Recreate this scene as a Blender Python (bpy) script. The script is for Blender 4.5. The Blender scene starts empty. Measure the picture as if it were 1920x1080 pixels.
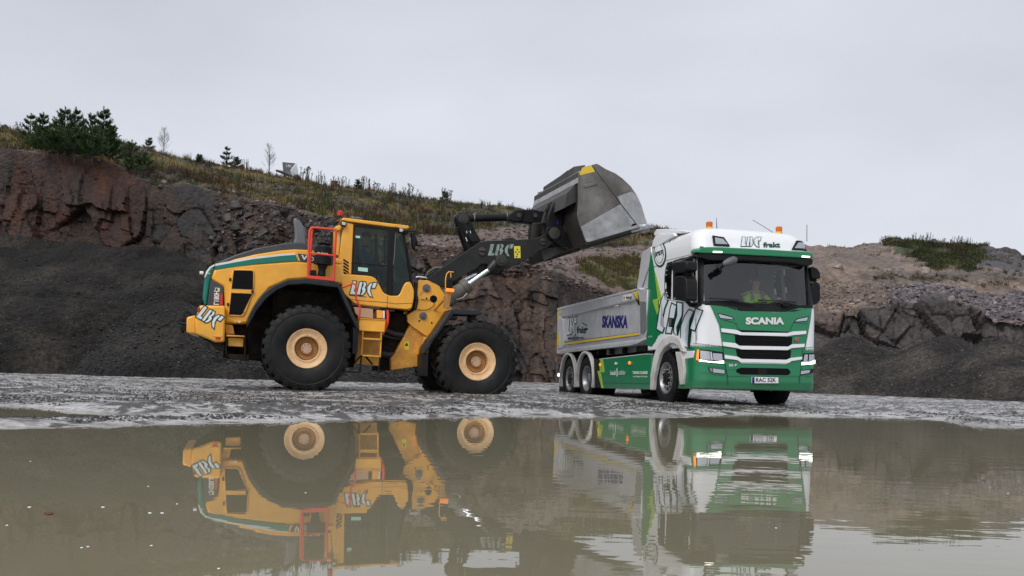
import bpy, bmesh, math, random
import numpy as np
from mathutils import Vector, Matrix, Euler
random.seed(7); RNG = np.random.default_rng(7)
SC = bpy.context.scene
COL = SC.collection
# ------------------------------------------------------------------ camera
F, CX, CY, CZ = 1750.0, 960.0, 694.8, 0.58
ROLL = math.atan(0.028)
cam = bpy.data.cameras.new('camera'); camo = bpy.data.objects.new('camera', cam); COL.objects.link(camo)
cam.sensor_width = 36.0; cam.lens = 36.0 * F / 1920.0
cam.shift_y = (CY - 540.0) / 1920.0
cam.clip_start = 0.05; cam.clip_end = 2000
camo.matrix_world = Matrix.Translation((0, 0, CZ)) @ Matrix.Rotation(math.radians(90), 4, 'X') @ Matrix.Rotation(ROLL, 4, 'Z')
SC.camera = camo
# ------------------------------------------------------------------ world, sun, exposure
SUN_EL, SUN_AZ = math.radians(48), math.radians(205)     # azimuth clockwise from +Y
W = bpy.data.worlds.new('World'); SC.world = W; W.use_nodes = True
nt = W.node_tree; nt.nodes.clear()
sky = nt.nodes.new('ShaderNodeTexSky'); sky.sky_type = 'NISHITA'; sky.sun_disc = False
sky.sun_elevation = SUN_EL; sky.sun_rotation = SUN_AZ; sky.dust_density = 4.0; sky.air_density = 1.0
bg1 = nt.nodes.new('ShaderNodeBackground'); bg1.inputs['Strength'].default_value = 0.05
hs = nt.nodes.new('ShaderNodeHueSaturation'); hs.inputs['Saturation'].default_value = 0.15
tc = nt.nodes.new('ShaderNodeTexCoord'); mp = nt.nodes.new('ShaderNodeMapping'); mp.inputs['Scale'].default_value = (1, 1, 2.6)
nz = nt.nodes.new('ShaderNodeTexNoise'); nz.inputs['Scale'].default_value = 2.1; nz.inputs['Detail'].default_value = 5; nz.inputs['Roughness'].default_value = 0.45
cr = nt.nodes.new('ShaderNodeValToRGB')
cr.color_ramp.elements[0].position = 0.3; cr.color_ramp.elements[0].color = (0.425, 0.450, 0.515, 1)
cr.color_ramp.elements[1].position = 0.72; cr.color_ramp.elements[1].color = (0.595, 0.622, 0.700, 1)
bg2 = nt.nodes.new('ShaderNodeBackground'); bg2.inputs['Strength'].default_value = 0.98
ad = nt.nodes.new('ShaderNodeAddShader'); wo = nt.nodes.new('ShaderNodeOutputWorld')
L = nt.links.new
L(sky.outputs[0], hs.inputs['Color']); L(hs.outputs[0], bg1.inputs['Color'])
L(tc.outputs['Generated'], mp.inputs[0]); L(mp.outputs[0], nz.inputs['Vector']); L(nz.outputs[0], cr.inputs[0]); L(cr.outputs[0], bg2.inputs['Color'])
L(bg1.outputs[0], ad.inputs[0]); L(bg2.outputs[0], ad.inputs[1]); L(ad.outputs[0], wo.inputs[0])
sl = bpy.data.lights.new('sun', 'SUN'); sl.energy = 1.5; sl.angle = math.radians(35); sl.color = (1.0, 0.975, 0.95)
so = bpy.data.objects.new('sun', sl); COL.objects.link(so)
sd = Vector((math.sin(SUN_AZ) * math.cos(SUN_EL), math.cos(SUN_AZ) * math.cos(SUN_EL), math.sin(SUN_EL)))
so.rotation_euler = sd.to_track_quat('Z', 'Y').to_euler(); so.location = (0, 0, 40)
SC.view_settings.view_transform = 'Standard'; SC.view_settings.look = 'None'
SC.view_settings.exposure = 0.0; SC.view_settings.gamma = 1.0
# ------------------------------------------------------------------ surveying helpers (photo pixel -> ray from the camera)
CR, SR = math.cos(ROLL), math.sin(ROLL)
def ray(px, py):
    u = px - CX; v = -(py - CY)
    return np.array([u * CR - v * SR, F, u * SR + v * CR])
def at(px, py, d):
    r = ray(px, py) * (d / F); r[2] += CZ; return r
def proj(P):
    U = F * P[0] / P[1]; V = F * (P[2] - CZ) / P[1]
    return CX + U * CR + V * SR, CY - (-U * SR + V * CR)
class Frame:
    def __init__(s, o, yaw, pitch):
        s.M = Matrix.Translation(o) @ Matrix.Rotation(yaw, 4, 'Z') @ Matrix.Rotation(pitch, 4, 'Y')
        m = np.array(s.M); s.R = m[:3, :3]; s.o = m[:3, 3]; s.c = s.R.T @ (np.array([0, 0, CZ]) - s.o)
    def hit(s, px, py, axis, val):
        d = s.R.T @ ray(px, py); t = (val - s.c[axis]) / d[axis]; return s.c + t * d
    def proj(s, p): return proj(s.R @ np.asarray(p, float) + s.o)
LF = Frame((-4.51, 19.97, .045), math.radians(16.5), math.radians(2.6))
TF = Frame((4.15, 18.35, .02), math.radians(-75), math.radians(-1.0))
CROPS = {1: (340, 380, 3.0), 2: (620, 380, 2.8417), 3: (780, 290, 4.0), 4: (1030, 400, 2.917), 5: (1280, 400, 5.685), 6: (1280, 560, 5.144),
         7: (1195, 425, 4.696), 8: (640, 540, 6.3556), 9: (340, 520, 6.35), 10: (1000, 300, 5.4), 11: (1040, 640, 6.857), 12: (640, 400, 6.75), 0: (0, 0, 1.0)}
def C(c, pts):
    a, b, k = CROPS[c]; return [(a + x / k, b + y / k) for x, y in pts]
def LS(c, pts, y):            # survey points lying on the loader's side plane
    return [tuple(LF.hit(px, py, 1, y)[[0, 2]]) for px, py in C(c, pts)]
def LP(c, x, y, yy):
    p = LF.hit(*C(c, [(x, y)])[0], 1, yy); return Vector(p)
def TS(c, pts, y):
    return [tuple(TF.hit(px, py, 1, y)[[0, 2]]) for px, py in C(c, pts)]
# ------------------------------------------------------------------ materials
def new_mat(name):
    m = bpy.data.materials.new(name); m.use_nodes = True; n = m.node_tree
    return m, n, n.nodes['Principled BSDF']
def mat(name, col, rough=.5, metal=0., dirt=0., dcol=(.10, .085, .065), dscale=3., bump=0., bscale=60., var=0., spec=.5, coat=0., low=0.):
    """paint/metal/rubber with uneven grime; low = extra road dirt below that local height"""
    m, n, b = new_mat(name); N, K = n.nodes, n.links.new
    b.inputs['Roughness'].default_value = rough; b.inputs['Metallic'].default_value = metal
    b.inputs['Specular IOR Level'].default_value = spec; b.inputs['Coat Weight'].default_value = coat; b.inputs['Coat Roughness'].default_value = .12
    t = N.new('ShaderNodeTexCoord'); co = t.outputs['Object']
    c = N.new('ShaderNodeRGB'); c.outputs[0].default_value = (*col, 1); cur = c.outputs[0]
    if var:
        z = N.new('ShaderNodeTexNoise'); z.inputs['Scale'].default_value = dscale * 2.3; z.inputs['Detail'].default_value = 6; K(co, z.inputs['Vector'])
        mr = N.new('ShaderNodeMapRange'); mr.inputs['From Min'].default_value = .3; mr.inputs['From Max'].default_value = .7
        mr.inputs['To Min'].default_value = 1 - var; mr.inputs['To Max'].default_value = 1 + var; K(z.outputs[0], mr.inputs[0])
        vm = N.new('ShaderNodeVectorMath'); vm.operation = 'SCALE'; K(cur, vm.inputs[0]); K(mr.outputs[0], vm.inputs['Scale']); cur = vm.outputs[0]
    if dirt or low:
        z = N.new('ShaderNodeTexNoise'); z.inputs['Scale'].default_value = dscale; z.inputs['Detail'].default_value = 9; z.inputs['Roughness'].default_value = .68; K(co, z.inputs['Vector'])
        mr = N.new('ShaderNodeMapRange'); mr.inputs['From Min'].default_value = .42; mr.inputs['From Max'].default_value = .78
        mr.inputs['To Max'].default_value = max(dirt, .02) * 1.6; K(z.outputs[0], mr.inputs[0]); f = mr.outputs[0]
        if low:
            sx = N.new('ShaderNodeSeparateXYZ'); K(co, sx.inputs[0])
            m2 = N.new('ShaderNodeMapRange'); m2.inputs['From Min'].default_value = low; m2.inputs['From Max'].default_value = low * .25
            m2.inputs['To Min'].default_value = 0; m2.inputs['To Max'].default_value = .9; K(sx.outputs[2], m2.inputs[0])
            mu = N.new('ShaderNodeMath'); mu.operation = 'MULTIPLY'; K(m2.outputs[0], mu.inputs[0]); K(z.outputs[0], mu.inputs[1])
            aa = N.new('ShaderNodeMath'); aa.operation = 'ADD'; aa.use_clamp = True; K(mu.outputs[0], aa.inputs[0]); K(f, aa.inputs[1]); f = aa.outputs[0]
        mx = N.new('ShaderNodeMix'); mx.data_type = 'RGBA'; K(f, mx.inputs[0]); K(cur, mx.inputs[6]); mx.inputs[7].default_value = (*dcol, 1); cur = mx.outputs[2]
        rr = N.new('ShaderNodeMapRange'); rr.inputs['To Min'].default_value = rough; rr.inputs['To Max'].default_value = max(rough, .75); K(f, rr.inputs[0]); K(rr.outputs[0], b.inputs['Roughness'])
    K(cur, b.inputs['Base Color'])
    if bump:
        z = N.new('ShaderNodeTexNoise'); z.inputs['Scale'].default_value = bscale; z.inputs['Detail'].default_value = 5; K(co, z.inputs['Vector'])
        bp = N.new('ShaderNodeBump'); bp.inputs['Strength'].default_value = bump; bp.inputs['Distance'].default_value = .01; K(z.outputs[0], bp.inputs['Height']); K(bp.outputs[0], b.inputs['Normal'])
    return m
def emit(name, col, st, base=(.8, .8, .8)):
    m, n, b = new_mat(name); b.inputs['Base Color'].default_value = (*base, 1); b.inputs['Emission Color'].default_value = (*col, 1); b.inputs['Emission Strength'].default_value = st; b.inputs['Roughness'].default_value = .2
    return m
def glass(name, tint, refl=.1, rough=.02):
    m, n, b = new_mat(name); N, K = n.nodes, n.links.new; N.remove(b)
    tr = N.new('ShaderNodeBsdfTransparent'); tr.inputs[0].default_value = (*tint, 1)
    gl = N.new('ShaderNodeBsdfGlossy'); gl.inputs['Roughness'].default_value = rough; gl.inputs[0].default_value = (1, 1, 1, 1)
    df = N.new('ShaderNodeBsdfDiffuse'); df.inputs[0].default_value = (.16, .17, .165, 1)
    fr = N.new('ShaderNodeFresnel'); fr.inputs['IOR'].default_value = 1.33
    ma = N.new('ShaderNodeMath'); ma.operation = 'ADD'; ma.use_clamp = True; ma.inputs[1].default_value = refl; K(fr.outputs[0], ma.inputs[0])
    z = N.new('ShaderNodeTexNoise'); z.inputs['Scale'].default_value = 5; z.inputs['Detail'].default_value = 8; t = N.new('ShaderNodeTexCoord'); K(t.outputs['Object'], z.inputs['Vector'])
    mr = N.new('ShaderNodeMapRange'); mr.inputs['From Min'].default_value = .4; mr.inputs['From Max'].default_value = .8; mr.inputs['To Max'].default_value = .05; K(z.outputs[0], mr.inputs[0])
    m1 = N.new('ShaderNodeMixShader'); K(mr.outputs[0], m1.inputs[0]); K(tr.outputs[0], m1.inputs[1]); K(df.outputs[0], m1.inputs[2])
    mx = N.new('ShaderNodeMixShader'); K(ma.outputs[0], mx.inputs[0]); K(m1.outputs[0], mx.inputs[1]); K(gl.outputs[0], mx.inputs[2])
    K(mx.outputs[0], N['Material Output'].inputs[0]); return m
M = {}
M['yellow'] = mat('loader_yellow', (.88, .415, .034), .36, dirt=.14, dcol=(.30, .17, .06), dscale=2.2, var=.06, coat=.3, low=1.35)
M['yellow_mud'] = mat('loader_yellow_muddy', (.68, .325, .04), .55, dirt=.5, dcol=(.28, .15, .06), dscale=3.5, var=.15)
M['rim'] = mat('loader_rim_paint', (.74, .47, .24), .5, dirt=.35, dcol=(.35, .20, .09), dscale=5, var=.12)
M['rim_in'] = mat('loader_rim_inner_shade', (.42, .20, .05), .55, dirt=.4, dcol=(.22, .11, .04), dscale=7, var=.15)  # rim colour darkened so the recessed disc looks deeper, recess shade in the paint
M['dark_hood'] = mat('dark_grey_hood', (.035, .038, .043), .42, dirt=.2, dcol=(.10, .10, .10), dscale=2, coat=.2)
M['teal'] = mat('teal_stripe', (.0, .17, .125), .35, dirt=.1)
M['white_decal'] = mat('white_decal', (.74, .75, .73), .4, dirt=.12)
M['green_line'] = mat('green_outline', (.0, .055, .035), .4)
M['black'] = mat('black_plastic', (.005, .0055, .0065), .45, spec=.25, dirt=.2, dcol=(.035, .032, .03), dscale=4)
M['fender'] = mat('black_fender', (.010, .012, .017), .4, spec=.35, dirt=.25, dcol=(.06, .055, .05), dscale=3, var=.2)
M['under'] = mat('grimy_underbody', (.007, .006, .005), .8, spec=.15, dirt=.6, dcol=(.045, .03, .018), dscale=4, bump=.4, bscale=30)
M['boom'] = mat('dark_grey_boom_paint', (.014, .015, .015), .5, spec=.3, dirt=.3, dcol=(.045, .04, .036), dscale=2.5, var=.2, bump=.1, bscale=90)
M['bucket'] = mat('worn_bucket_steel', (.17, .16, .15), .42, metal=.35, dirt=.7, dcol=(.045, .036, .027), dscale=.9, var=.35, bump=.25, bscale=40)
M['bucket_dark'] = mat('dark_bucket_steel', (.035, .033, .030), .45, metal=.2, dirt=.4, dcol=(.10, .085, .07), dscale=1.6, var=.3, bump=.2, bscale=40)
M['bucket_top'] = mat('scraped_bucket_steel', (.36, .37, .375), .42, metal=.3, dirt=.4, dcol=(.11, .10, .09), dscale=2.2, var=.2)
M['chrome'] = mat('polished_rod', (.85, .87, .9), .12, metal=1.)
M['cyl'] = mat('grey_cylinder_barrel', (.13, .125, .10), .6, dirt=.5, dcol=(.05, .045, .04), dscale=6)
M['red'] = mat('red_rail_paint', (.75, .055, .02), .4, dirt=.1)
M['tyre'] = mat('worn_tyre_rubber', (.007, .0075, .008), .55, spec=.25, dirt=.32, dcol=(.034, .032, .028), dscale=3.2, var=.25, bump=.25, bscale=70)
M['tyre_t'] = mat('truck_tyre_rubber', (.006, .006, .007), .6, spec=.2, dirt=.3, dcol=(.03, .03, .028), dscale=5, bump=.2, bscale=80)
M['hubcap'] = mat('hub_cap_paint', (.55, .36, .24), .45, dirt=.2)
M['steel'] = mat('bolt_steel', (.25, .25, .25), .4, metal=.8)
M['lamp'] = mat('lamp_reflector', (.55, .57, .6), .12, metal=.9)
M['lampglass'] = glass('clear_lamp_cover', (.9, .92, .95), .06)
M['glass'] = glass('loader_cab_glass', (.58, .72, .67), .0)
M['glass_t'] = glass('truck_cab_glass', (.80, .88, .86), .055)
M['seat'] = mat('dark_seat_fabric', (.02, .022, .024), .9, spec=.1)
M['amber'] = mat('amber_lens', (.62, .13, .01), .2, spec=.6)
M['amber_on'] = emit('amber_lit', (1, .22, .01), 1.1, (.8, .22, .01))
M['redlens'] = mat('red_lens', (.55, .02, .01), .2)
M['drl'] = emit('running_light', (1, .98, .90), 5.0)
M['drl2'] = emit('marker_light', (1, .95, .75), 3.0)
M['silver'] = mat('aluminium_body', (.66, .67, .69), .30, metal=.4, dirt=.3, dcol=(.20, .20, .20), dscale=2, var=.1)
M['silver_l'] = mat('light_aluminium', (.78, .79, .80), .3, metal=.4, dirt=.25, dcol=(.25, .25, .25), dscale=3)
M['silver_d'] = mat('dull_aluminium', (.28, .29, .30), .4, metal=.5, dirt=.3, dcol=(.12, .12, .12), dscale=2)
M['green'] = mat('truck_green', (.0, .19, .070), .3, dirt=.08, dcol=(.10, .11, .095), coat=.5, low=.6)
M['green_d'] = mat('truck_green_shaded', (.0, .11, .045), .4, dirt=.1)  # truck green with crease shade put into the colour
M['lime'] = mat('lime_flash', (.30, .47, .05), .35)
M['white'] = mat('truck_white', (.80, .81, .82), .28, dirt=.06, dcol=(.45, .44, .42), coat=.5, dscale=1.6)
M['white_f'] = mat('white_mudguard', (.66, .65, .62), .42, dirt=.35, dcol=(.22, .20, .17), dscale=3, low=1.0)
M['navy'] = mat('navy_print', (.012, .012, .14), .4)
M['pale_print'] = mat('pale_blue_grey_print', (.68, .73, .77), .4)
M['yel_ref'] = mat('yellow_reflective_tape', (.72, .50, .03), .4)
M['plate'] = mat('plate_white', (.78, .79, .8), .4)
M['blackp'] = mat('black_print', (.01, .01, .012), .4)
M['grille'] = mat('black_grille', (.003, .003, .0035), .6, spec=.15)
M['rimt'] = mat('aluminium_rim', (.34, .35, .36), .32, metal=.8, dirt=.5, dcol=(.15, .145, .14), dscale=6)
M['skin'] = mat('skin', (.50, .28, .20), .6)
M['blue'] = mat('blue_jacket', (.015, .06, .22), .85, bump=.4, bscale=25)
M['hivis'] = mat('hi_vis_jacket', (.50, .85, .06), .8, bump=.3, bscale=25)
M['hivis_grey'] = mat('grey_reflective_band', (.25, .25, .26), .6)
M['trouser'] = mat('dark_trousers', (.015, .018, .03), .9)
M['hair'] = mat('dark_hair', (.03, .02, .015), .8)
M['mint'] = mat('mint_sticker', (.45, .72, .62), .5)
M['ylabel'] = mat('yellow_label', (.72, .60, .05), .5)
M['hose'] = mat('black_hose', (.01, .01, .01), .5)
M['bark'] = mat('grey_brown_bark', (.07, .055, .045), .9, var=.3, dscale=6)
M['beige_in'] = mat('beige_cab_lining', (.30, .30, .27), .8)
M['fin'] = mat('grey_exhaust_cover', (.13, .14, .15), .35, dirt=.25, dcol=(.05, .05, .05), dscale=3, coat=.3)
M['ghood'] = mat('grey_plastic', (.10, .105, .11), .5, dirt=.2)
# ------------------------------------------------------------------ mesh helpers
class MB:
    def __init__(s): s.v = []; s.f = []; s.mi = []; s.cm = 0
    def add(s, v, f):
        o = len(s.v); s.v += [tuple(p) for p in v]; s.f += [tuple(o + i for i in q) for q in f]; s.mi += [s.cm] * len(f); return s
    def box(s, x0, x1, y0, y1, z0, z1):
        return s.add([(x, y, z) for z in (z0, z1) for x, y in ((x0, y0), (x1, y0), (x1, y1), (x0, y1))],
                     [(3, 2, 1, 0), (4, 5, 6, 7), (0, 1, 5, 4), (1, 2, 6, 5), (2, 3, 7, 6), (3, 0, 4, 7)])
    def hexa(s, p):  # eight points: bottom 4, top 4
        return s.add(p, [(3, 2, 1, 0), (4, 5, 6, 7), (0, 1, 5, 4), (1, 2, 6, 5), (2, 3, 7, 6), (3, 0, 4, 7)])
    def prism(s, poly, y0, y1, poly2=None):
        n = len(poly); q = poly2 or poly
        return s.add([(x, y0, z) for x, z in poly] + [(x, y1, z) for x, z in q],
                     [tuple(range(n)), tuple(range(2 * n - 1, n - 1, -1))] + [(i, i + n, (i + 1) % n + n, (i + 1) % n) for i in range(n)])
    def prismx(s, poly, x0, x1):   # poly in (y, z)
        n = len(poly)
        return s.add([(x0, y, z) for y, z in poly] + [(x1, y, z) for y, z in poly],
                     [tuple(range(n)), tuple(range(2 * n - 1, n - 1, -1))] + [(i, i + n, (i + 1) % n + n, (i + 1) % n) for i in range(n)])
    def prismz(s, poly, z0, z1):
        n = len(poly)
        return s.add([(x, y, z0) for x, y in poly] + [(x, y, z1) for x, y in poly],
                     [tuple(range(n)), tuple(range(2 * n - 1, n - 1, -1))] + [(i, i + n, (i + 1) % n + n, (i + 1) % n) for i in range(n)])
    def tube(s, pts, r, n=8):
        pts = [Vector(p) for p in pts]; R = r if isinstance(r, (list, tuple)) else [r] * len(pts); vs = []; fs = []
        t0 = (pts[1] - pts[0]).normalized(); up = Vector((0, 0, 1)) if abs(t0.z) < .9 else Vector((1, 0, 0)); a = t0.cross(up).normalized()
        for i, p in enumerate(pts):
            t = (pts[min(i + 1, len(pts) - 1)] - pts[max(i - 1, 0)]).normalized(); a = (a - t * a.dot(t)).normalized(); b = t.cross(a)
            for k in range(n):
                w = 2 * math.pi * k / n; vs.append(p + (a * math.cos(w) + b * math.sin(w)) * R[i])
        for i in range(len(pts) - 1):
            for k in range(n): fs.append((i * n + k, i * n + (k + 1) % n, (i + 1) * n + (k + 1) % n, (i + 1) * n + k))
        fs += [tuple(range(n - 1, -1, -1)), tuple((len(pts) - 1) * n + k for k in range(n))]
        return s.add(vs, fs)
    def lathe(s, prof, n=48, c=(0, 0, 0), axis='y', cap=True):
        vs = []; fs = []
        for r, h in prof:
            for k in range(n):
                w = 2 * math.pi * k / n; a, b = r * math.cos(w), r * math.sin(w)
                vs.append((c[0] + a, c[1] + h, c[2] + b) if axis == 'y' else ((c[0] + a, c[1] + b, c[2] + h) if axis == 'z' else (c[0] + h, c[1] + a, c[2] + b)))
        for i in range(len(prof) - 1):
            for k in range(n): fs.append((i * n + k, i * n + (k + 1) % n, (i + 1) * n + (k + 1) % n, (i + 1) * n + k))
        if cap: fs += [tuple(range(n)), tuple((len(prof) - 1) * n + k for k in range(n - 1, -1, -1))]
        return s.add(vs, fs)
    def build(s, name, m, parent=None, bevel=0., smooth=35., loc=None, seg=2):
        me = bpy.data.meshes.new(name); me.from_pydata(s.v, [], s.f)
        ms = m if isinstance(m, (list, tuple)) else [m]
        for k in ms: me.materials.append(M[k] if isinstance(k, str) else k)
        if len(ms) > 1: me.polygons.foreach_set('material_index', s.mi)
        bm = bmesh.new(); bm.from_mesh(me); bmesh.ops.recalc_face_normals(bm, faces=bm.faces); bm.to_mesh(me); bm.free()
        if smooth:
            me.shade_smooth(); me.set_sharp_from_angle(angle=math.radians(smooth))
        o = bpy.data.objects.new(name, me); COL.objects.link(o)
        if parent: o.parent = parent
        if loc is not None: o.location = loc
        if bevel:
            b = o.modifiers.new('bevel', 'BEVEL'); b.width = bevel; b.segments = seg; b.limit_method = 'ANGLE'; b.angle_limit = math.radians(38); b.harden_normals = False
        return o
def empty(name, parent=None, mtx=None, loc=None):
    o = bpy.data.objects.new(name, None); COL.objects.link(o)
    if parent: o.parent = parent
    if mtx is not None: o.matrix_world = mtx
    if loc is not None: o.location = loc
    return o
def tag(o, label=None, cat=None, group=None, kind=None):
    if label: o['label'] = label
    if cat: o['category'] = cat
    if group: o['group'] = group
    if kind: o['kind'] = kind
    return o
def copy_tree(o, parent=None, ch=None):
    if ch is None:
        ch = {}
        for q in bpy.data.objects:
            if q.parent: ch.setdefault(q.parent, []).append(q)
    c = o.copy(); COL.objects.link(c); c.parent = parent
    for k in ch.get(o, []): copy_tree(k, c, ch)
    return c
def arrmesh(name, v, f, m, attr=None, smooth=True):
    """v (n,3), f (m,3|4) numpy -> object"""
    me = bpy.data.meshes.new(name); k = f.shape[1]
    me.vertices.add(len(v)); me.vertices.foreach_set('co', np.asarray(v, np.float32).ravel())
    me.loops.add(f.size); me.loops.foreach_set('vertex_index', f.astype(np.int32).ravel())
    me.polygons.add(len(f)); me.polygons.foreach_set('loop_start', np.arange(0, f.size, k, dtype=np.int32)); 
    me.update(calc_edges=True)
    if attr is not None:
        a = me.color_attributes.new('tone', 'FLOAT_COLOR', 'POINT'); c = np.ones((len(v), 4), np.float32); c[:, :attr.shape[1]] = attr; a.data.foreach_set('color', c.ravel())
    me.polygons.foreach_set('use_smooth', np.full(len(f), smooth)); me.validate()
    me.materials.append(m); o = bpy.data.objects.new(name, me); COL.objects.link(o); return o
# text: flat lettering object on a plane given by origin, right, up (local space of parent)
def text(s, org, right, up, h, m, parent, name='lettering', width=None, bold=0., shear=0., sx=1., ext=.0015, center=True):
    c = bpy.data.curves.new(name, 'FONT'); c.body = s; c.size = 1; c.offset = bold; c.shear = shear; c.extrude = 0; c.resolution_u = 3
    if center: c.align_x = 'CENTER'; c.align_y = 'CENTER'
    t = bpy.data.objects.new(name, c); COL.objects.link(t)
    dg = bpy.context.evaluated_depsgraph_get(); me = bpy.data.meshes.new_from_object(t.evaluated_get(dg)); bpy.data.objects.remove(t)
    co = np.array([v.co for v in me.vertices]); ctr = (co.max(0) + co.min(0)) / 2; sz = co.max(0) - co.min(0)
    sy = h / sz[1]; sxx = (width / sz[0]) if width else sy * sx
    right, up = Vector(right).normalized(), Vector(up).normalized(); nrm = right.cross(up)
    me.name = name; org = Vector(org)
    for v in me.vertices:
        p = v.co - Vector(ctr); v.co = org + right * (p.x * sxx) + up * (p.y * sy)
    me.materials.clear(); me.materials.append(M[m]); o = bpy.data.objects.new(name, me); COL.objects.link(o); o.parent = parent; return o
LBC = [[(.12, 1), (.38, 1), (.29, .22), (.52, .17), (.47, 0), (0, 0)],
       [(.68, .97), (.90, 1.0), (.80, .0), (.58, .02)],
       [(.97, .98), (1.14, 1.0), (1.24, .82), (1.12, .56), (1.26, .46), (1.20, .2), (1.02, 0), (.88, 0), (1.03, .27), (.93, .5), (1.05, .78)],
       [(1.74, .97), (1.55, .92), (1.38, .62), (1.42, .28), (1.66, -.03), (1.86, -.08), (1.64, .30), (1.62, .62)],
       [(1.84, 1), (2.10, 1), (1.99, .62), (1.75, .62)]]
def offset_poly(P, d):
    n = len(P); A = sum(P[i][0] * P[(i + 1) % n][1] - P[(i + 1) % n][0] * P[i][1] for i in range(n)); sg = 1 if A > 0 else -1; out = []
    for i in range(n):
        p0, p1, p2 = Vector(P[i - 1]), Vector(P[i]), Vector(P[(i + 1) % n]); a = (p1 - p0).normalized(); b = (p2 - p1).normalized()
        n1 = Vector((a.y, -a.x)) * sg; n2 = Vector((b.y, -b.x)) * sg; m = (n1 + n2); m = m / max(m.dot(n1), .35) if m.length > .01 else n1
        out.append(tuple(p1 + m * d))
    return out
def lbc(org, right, up, h, w, parent, normal, fill='white_decal', line='green_line', lw=.05, gap=.003, mapf=None):
    """stencil letters L B C: filled shapes over a darker outline, as thin print"""
    org, right, up, nm = map(Vector, (org, right, up, normal)); right = right * (w / 2.1); up = up * h
    for q, (m, off, g) in enumerate(((line, lw, gap), (fill, 0, gap * 2))):
        if m is None: continue
        vs = []; fs = []
        for P in LBC:
            Q = offset_poly(P, off) if off else P; o = len(vs)
            vs += [tuple(org + right * x + up * y + nm * g) for x, y in Q]; fs.append(tuple(range(o, o + len(Q))))
        me = bpy.data.meshes.new('lettering'); me.from_pydata(vs, [], fs); me.materials.append(M[m]); ob = bpy.data.objects.new('lettering' if q else 'lettering_outline', me); COL.objects.link(ob); ob.parent = parent
# ------------------------------------------------------------------ numpy noise
_perm = np.random.default_rng(3).random(1 << 16).astype(np.float32)
def _h(ix, iy, iz, s=0):
    k = (ix.astype(np.int64) * 73856093) ^ (iy.astype(np.int64) * 19349663) ^ (iz.astype(np.int64) * 83492791) ^ (s * 2654435761 & 0xffffffff)
    k = (k ^ (k >> 13)) * 1274126177; k = k ^ (k >> 16); return _perm[k & 65535]
def vnoise(p, s=0):
    i = np.floor(p); f = p - i; f = f * f * (3 - 2 * f); r = 0
    for dx in (0, 1):
        for dy in (0, 1):
            for dz in (0, 1):
                w = (f[..., 0] if dx else 1 - f[..., 0]) * (f[..., 1] if dy else 1 - f[..., 1]) * (f[..., 2] if dz else 1 - f[..., 2])
                r = r + w * _h(i[..., 0] + dx, i[..., 1] + dy, i[..., 2] + dz, s)
    return r * 2 - 1
def fbm(p, o=4, s=0, g=.5):
    r = 0; a = 1; t = 0
    for k in range(o): r = r + a * vnoise(p * 2.03 ** k + 13.7 * k, s + k); t += a; a *= g
    return r / t
def cells(p, s=0):
    """worley: F1, F2, random value of the nearest cell, tilt height inside that cell"""
    i = np.floor(p); f1 = np.full(p.shape[:-1], 9., np.float32); f2 = f1.copy(); rid = np.zeros_like(f1); tl = np.zeros_like(f1)
    for dx in (-1, 0, 1):
        for dy in (-1, 0, 1):
            for dz in (-1, 0, 1):
                c = i + np.array([dx, dy, dz]); a = [_h(c[..., 0], c[..., 1], c[..., 2], s + k) for k in range(6)]
                q = np.stack([c[..., 0] + a[0], c[..., 1] + a[1], c[..., 2] + a[2]], -1) - p; d = np.sqrt((q * q).sum(-1))
                m = d < f1; f2 = np.where(m, f1, np.minimum(f2, d)); f1 = np.where(m, d, f1); rid = np.where(m, a[3], rid)
                tl = np.where(m, q[..., 0] * (a[4] - .5) + q[..., 2] * (a[5] - .5), tl)
    return f1, f2, rid, tl
def ip(x, pts):
    xs, ys = zip(*pts); return np.interp(x, xs, ys)
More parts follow.
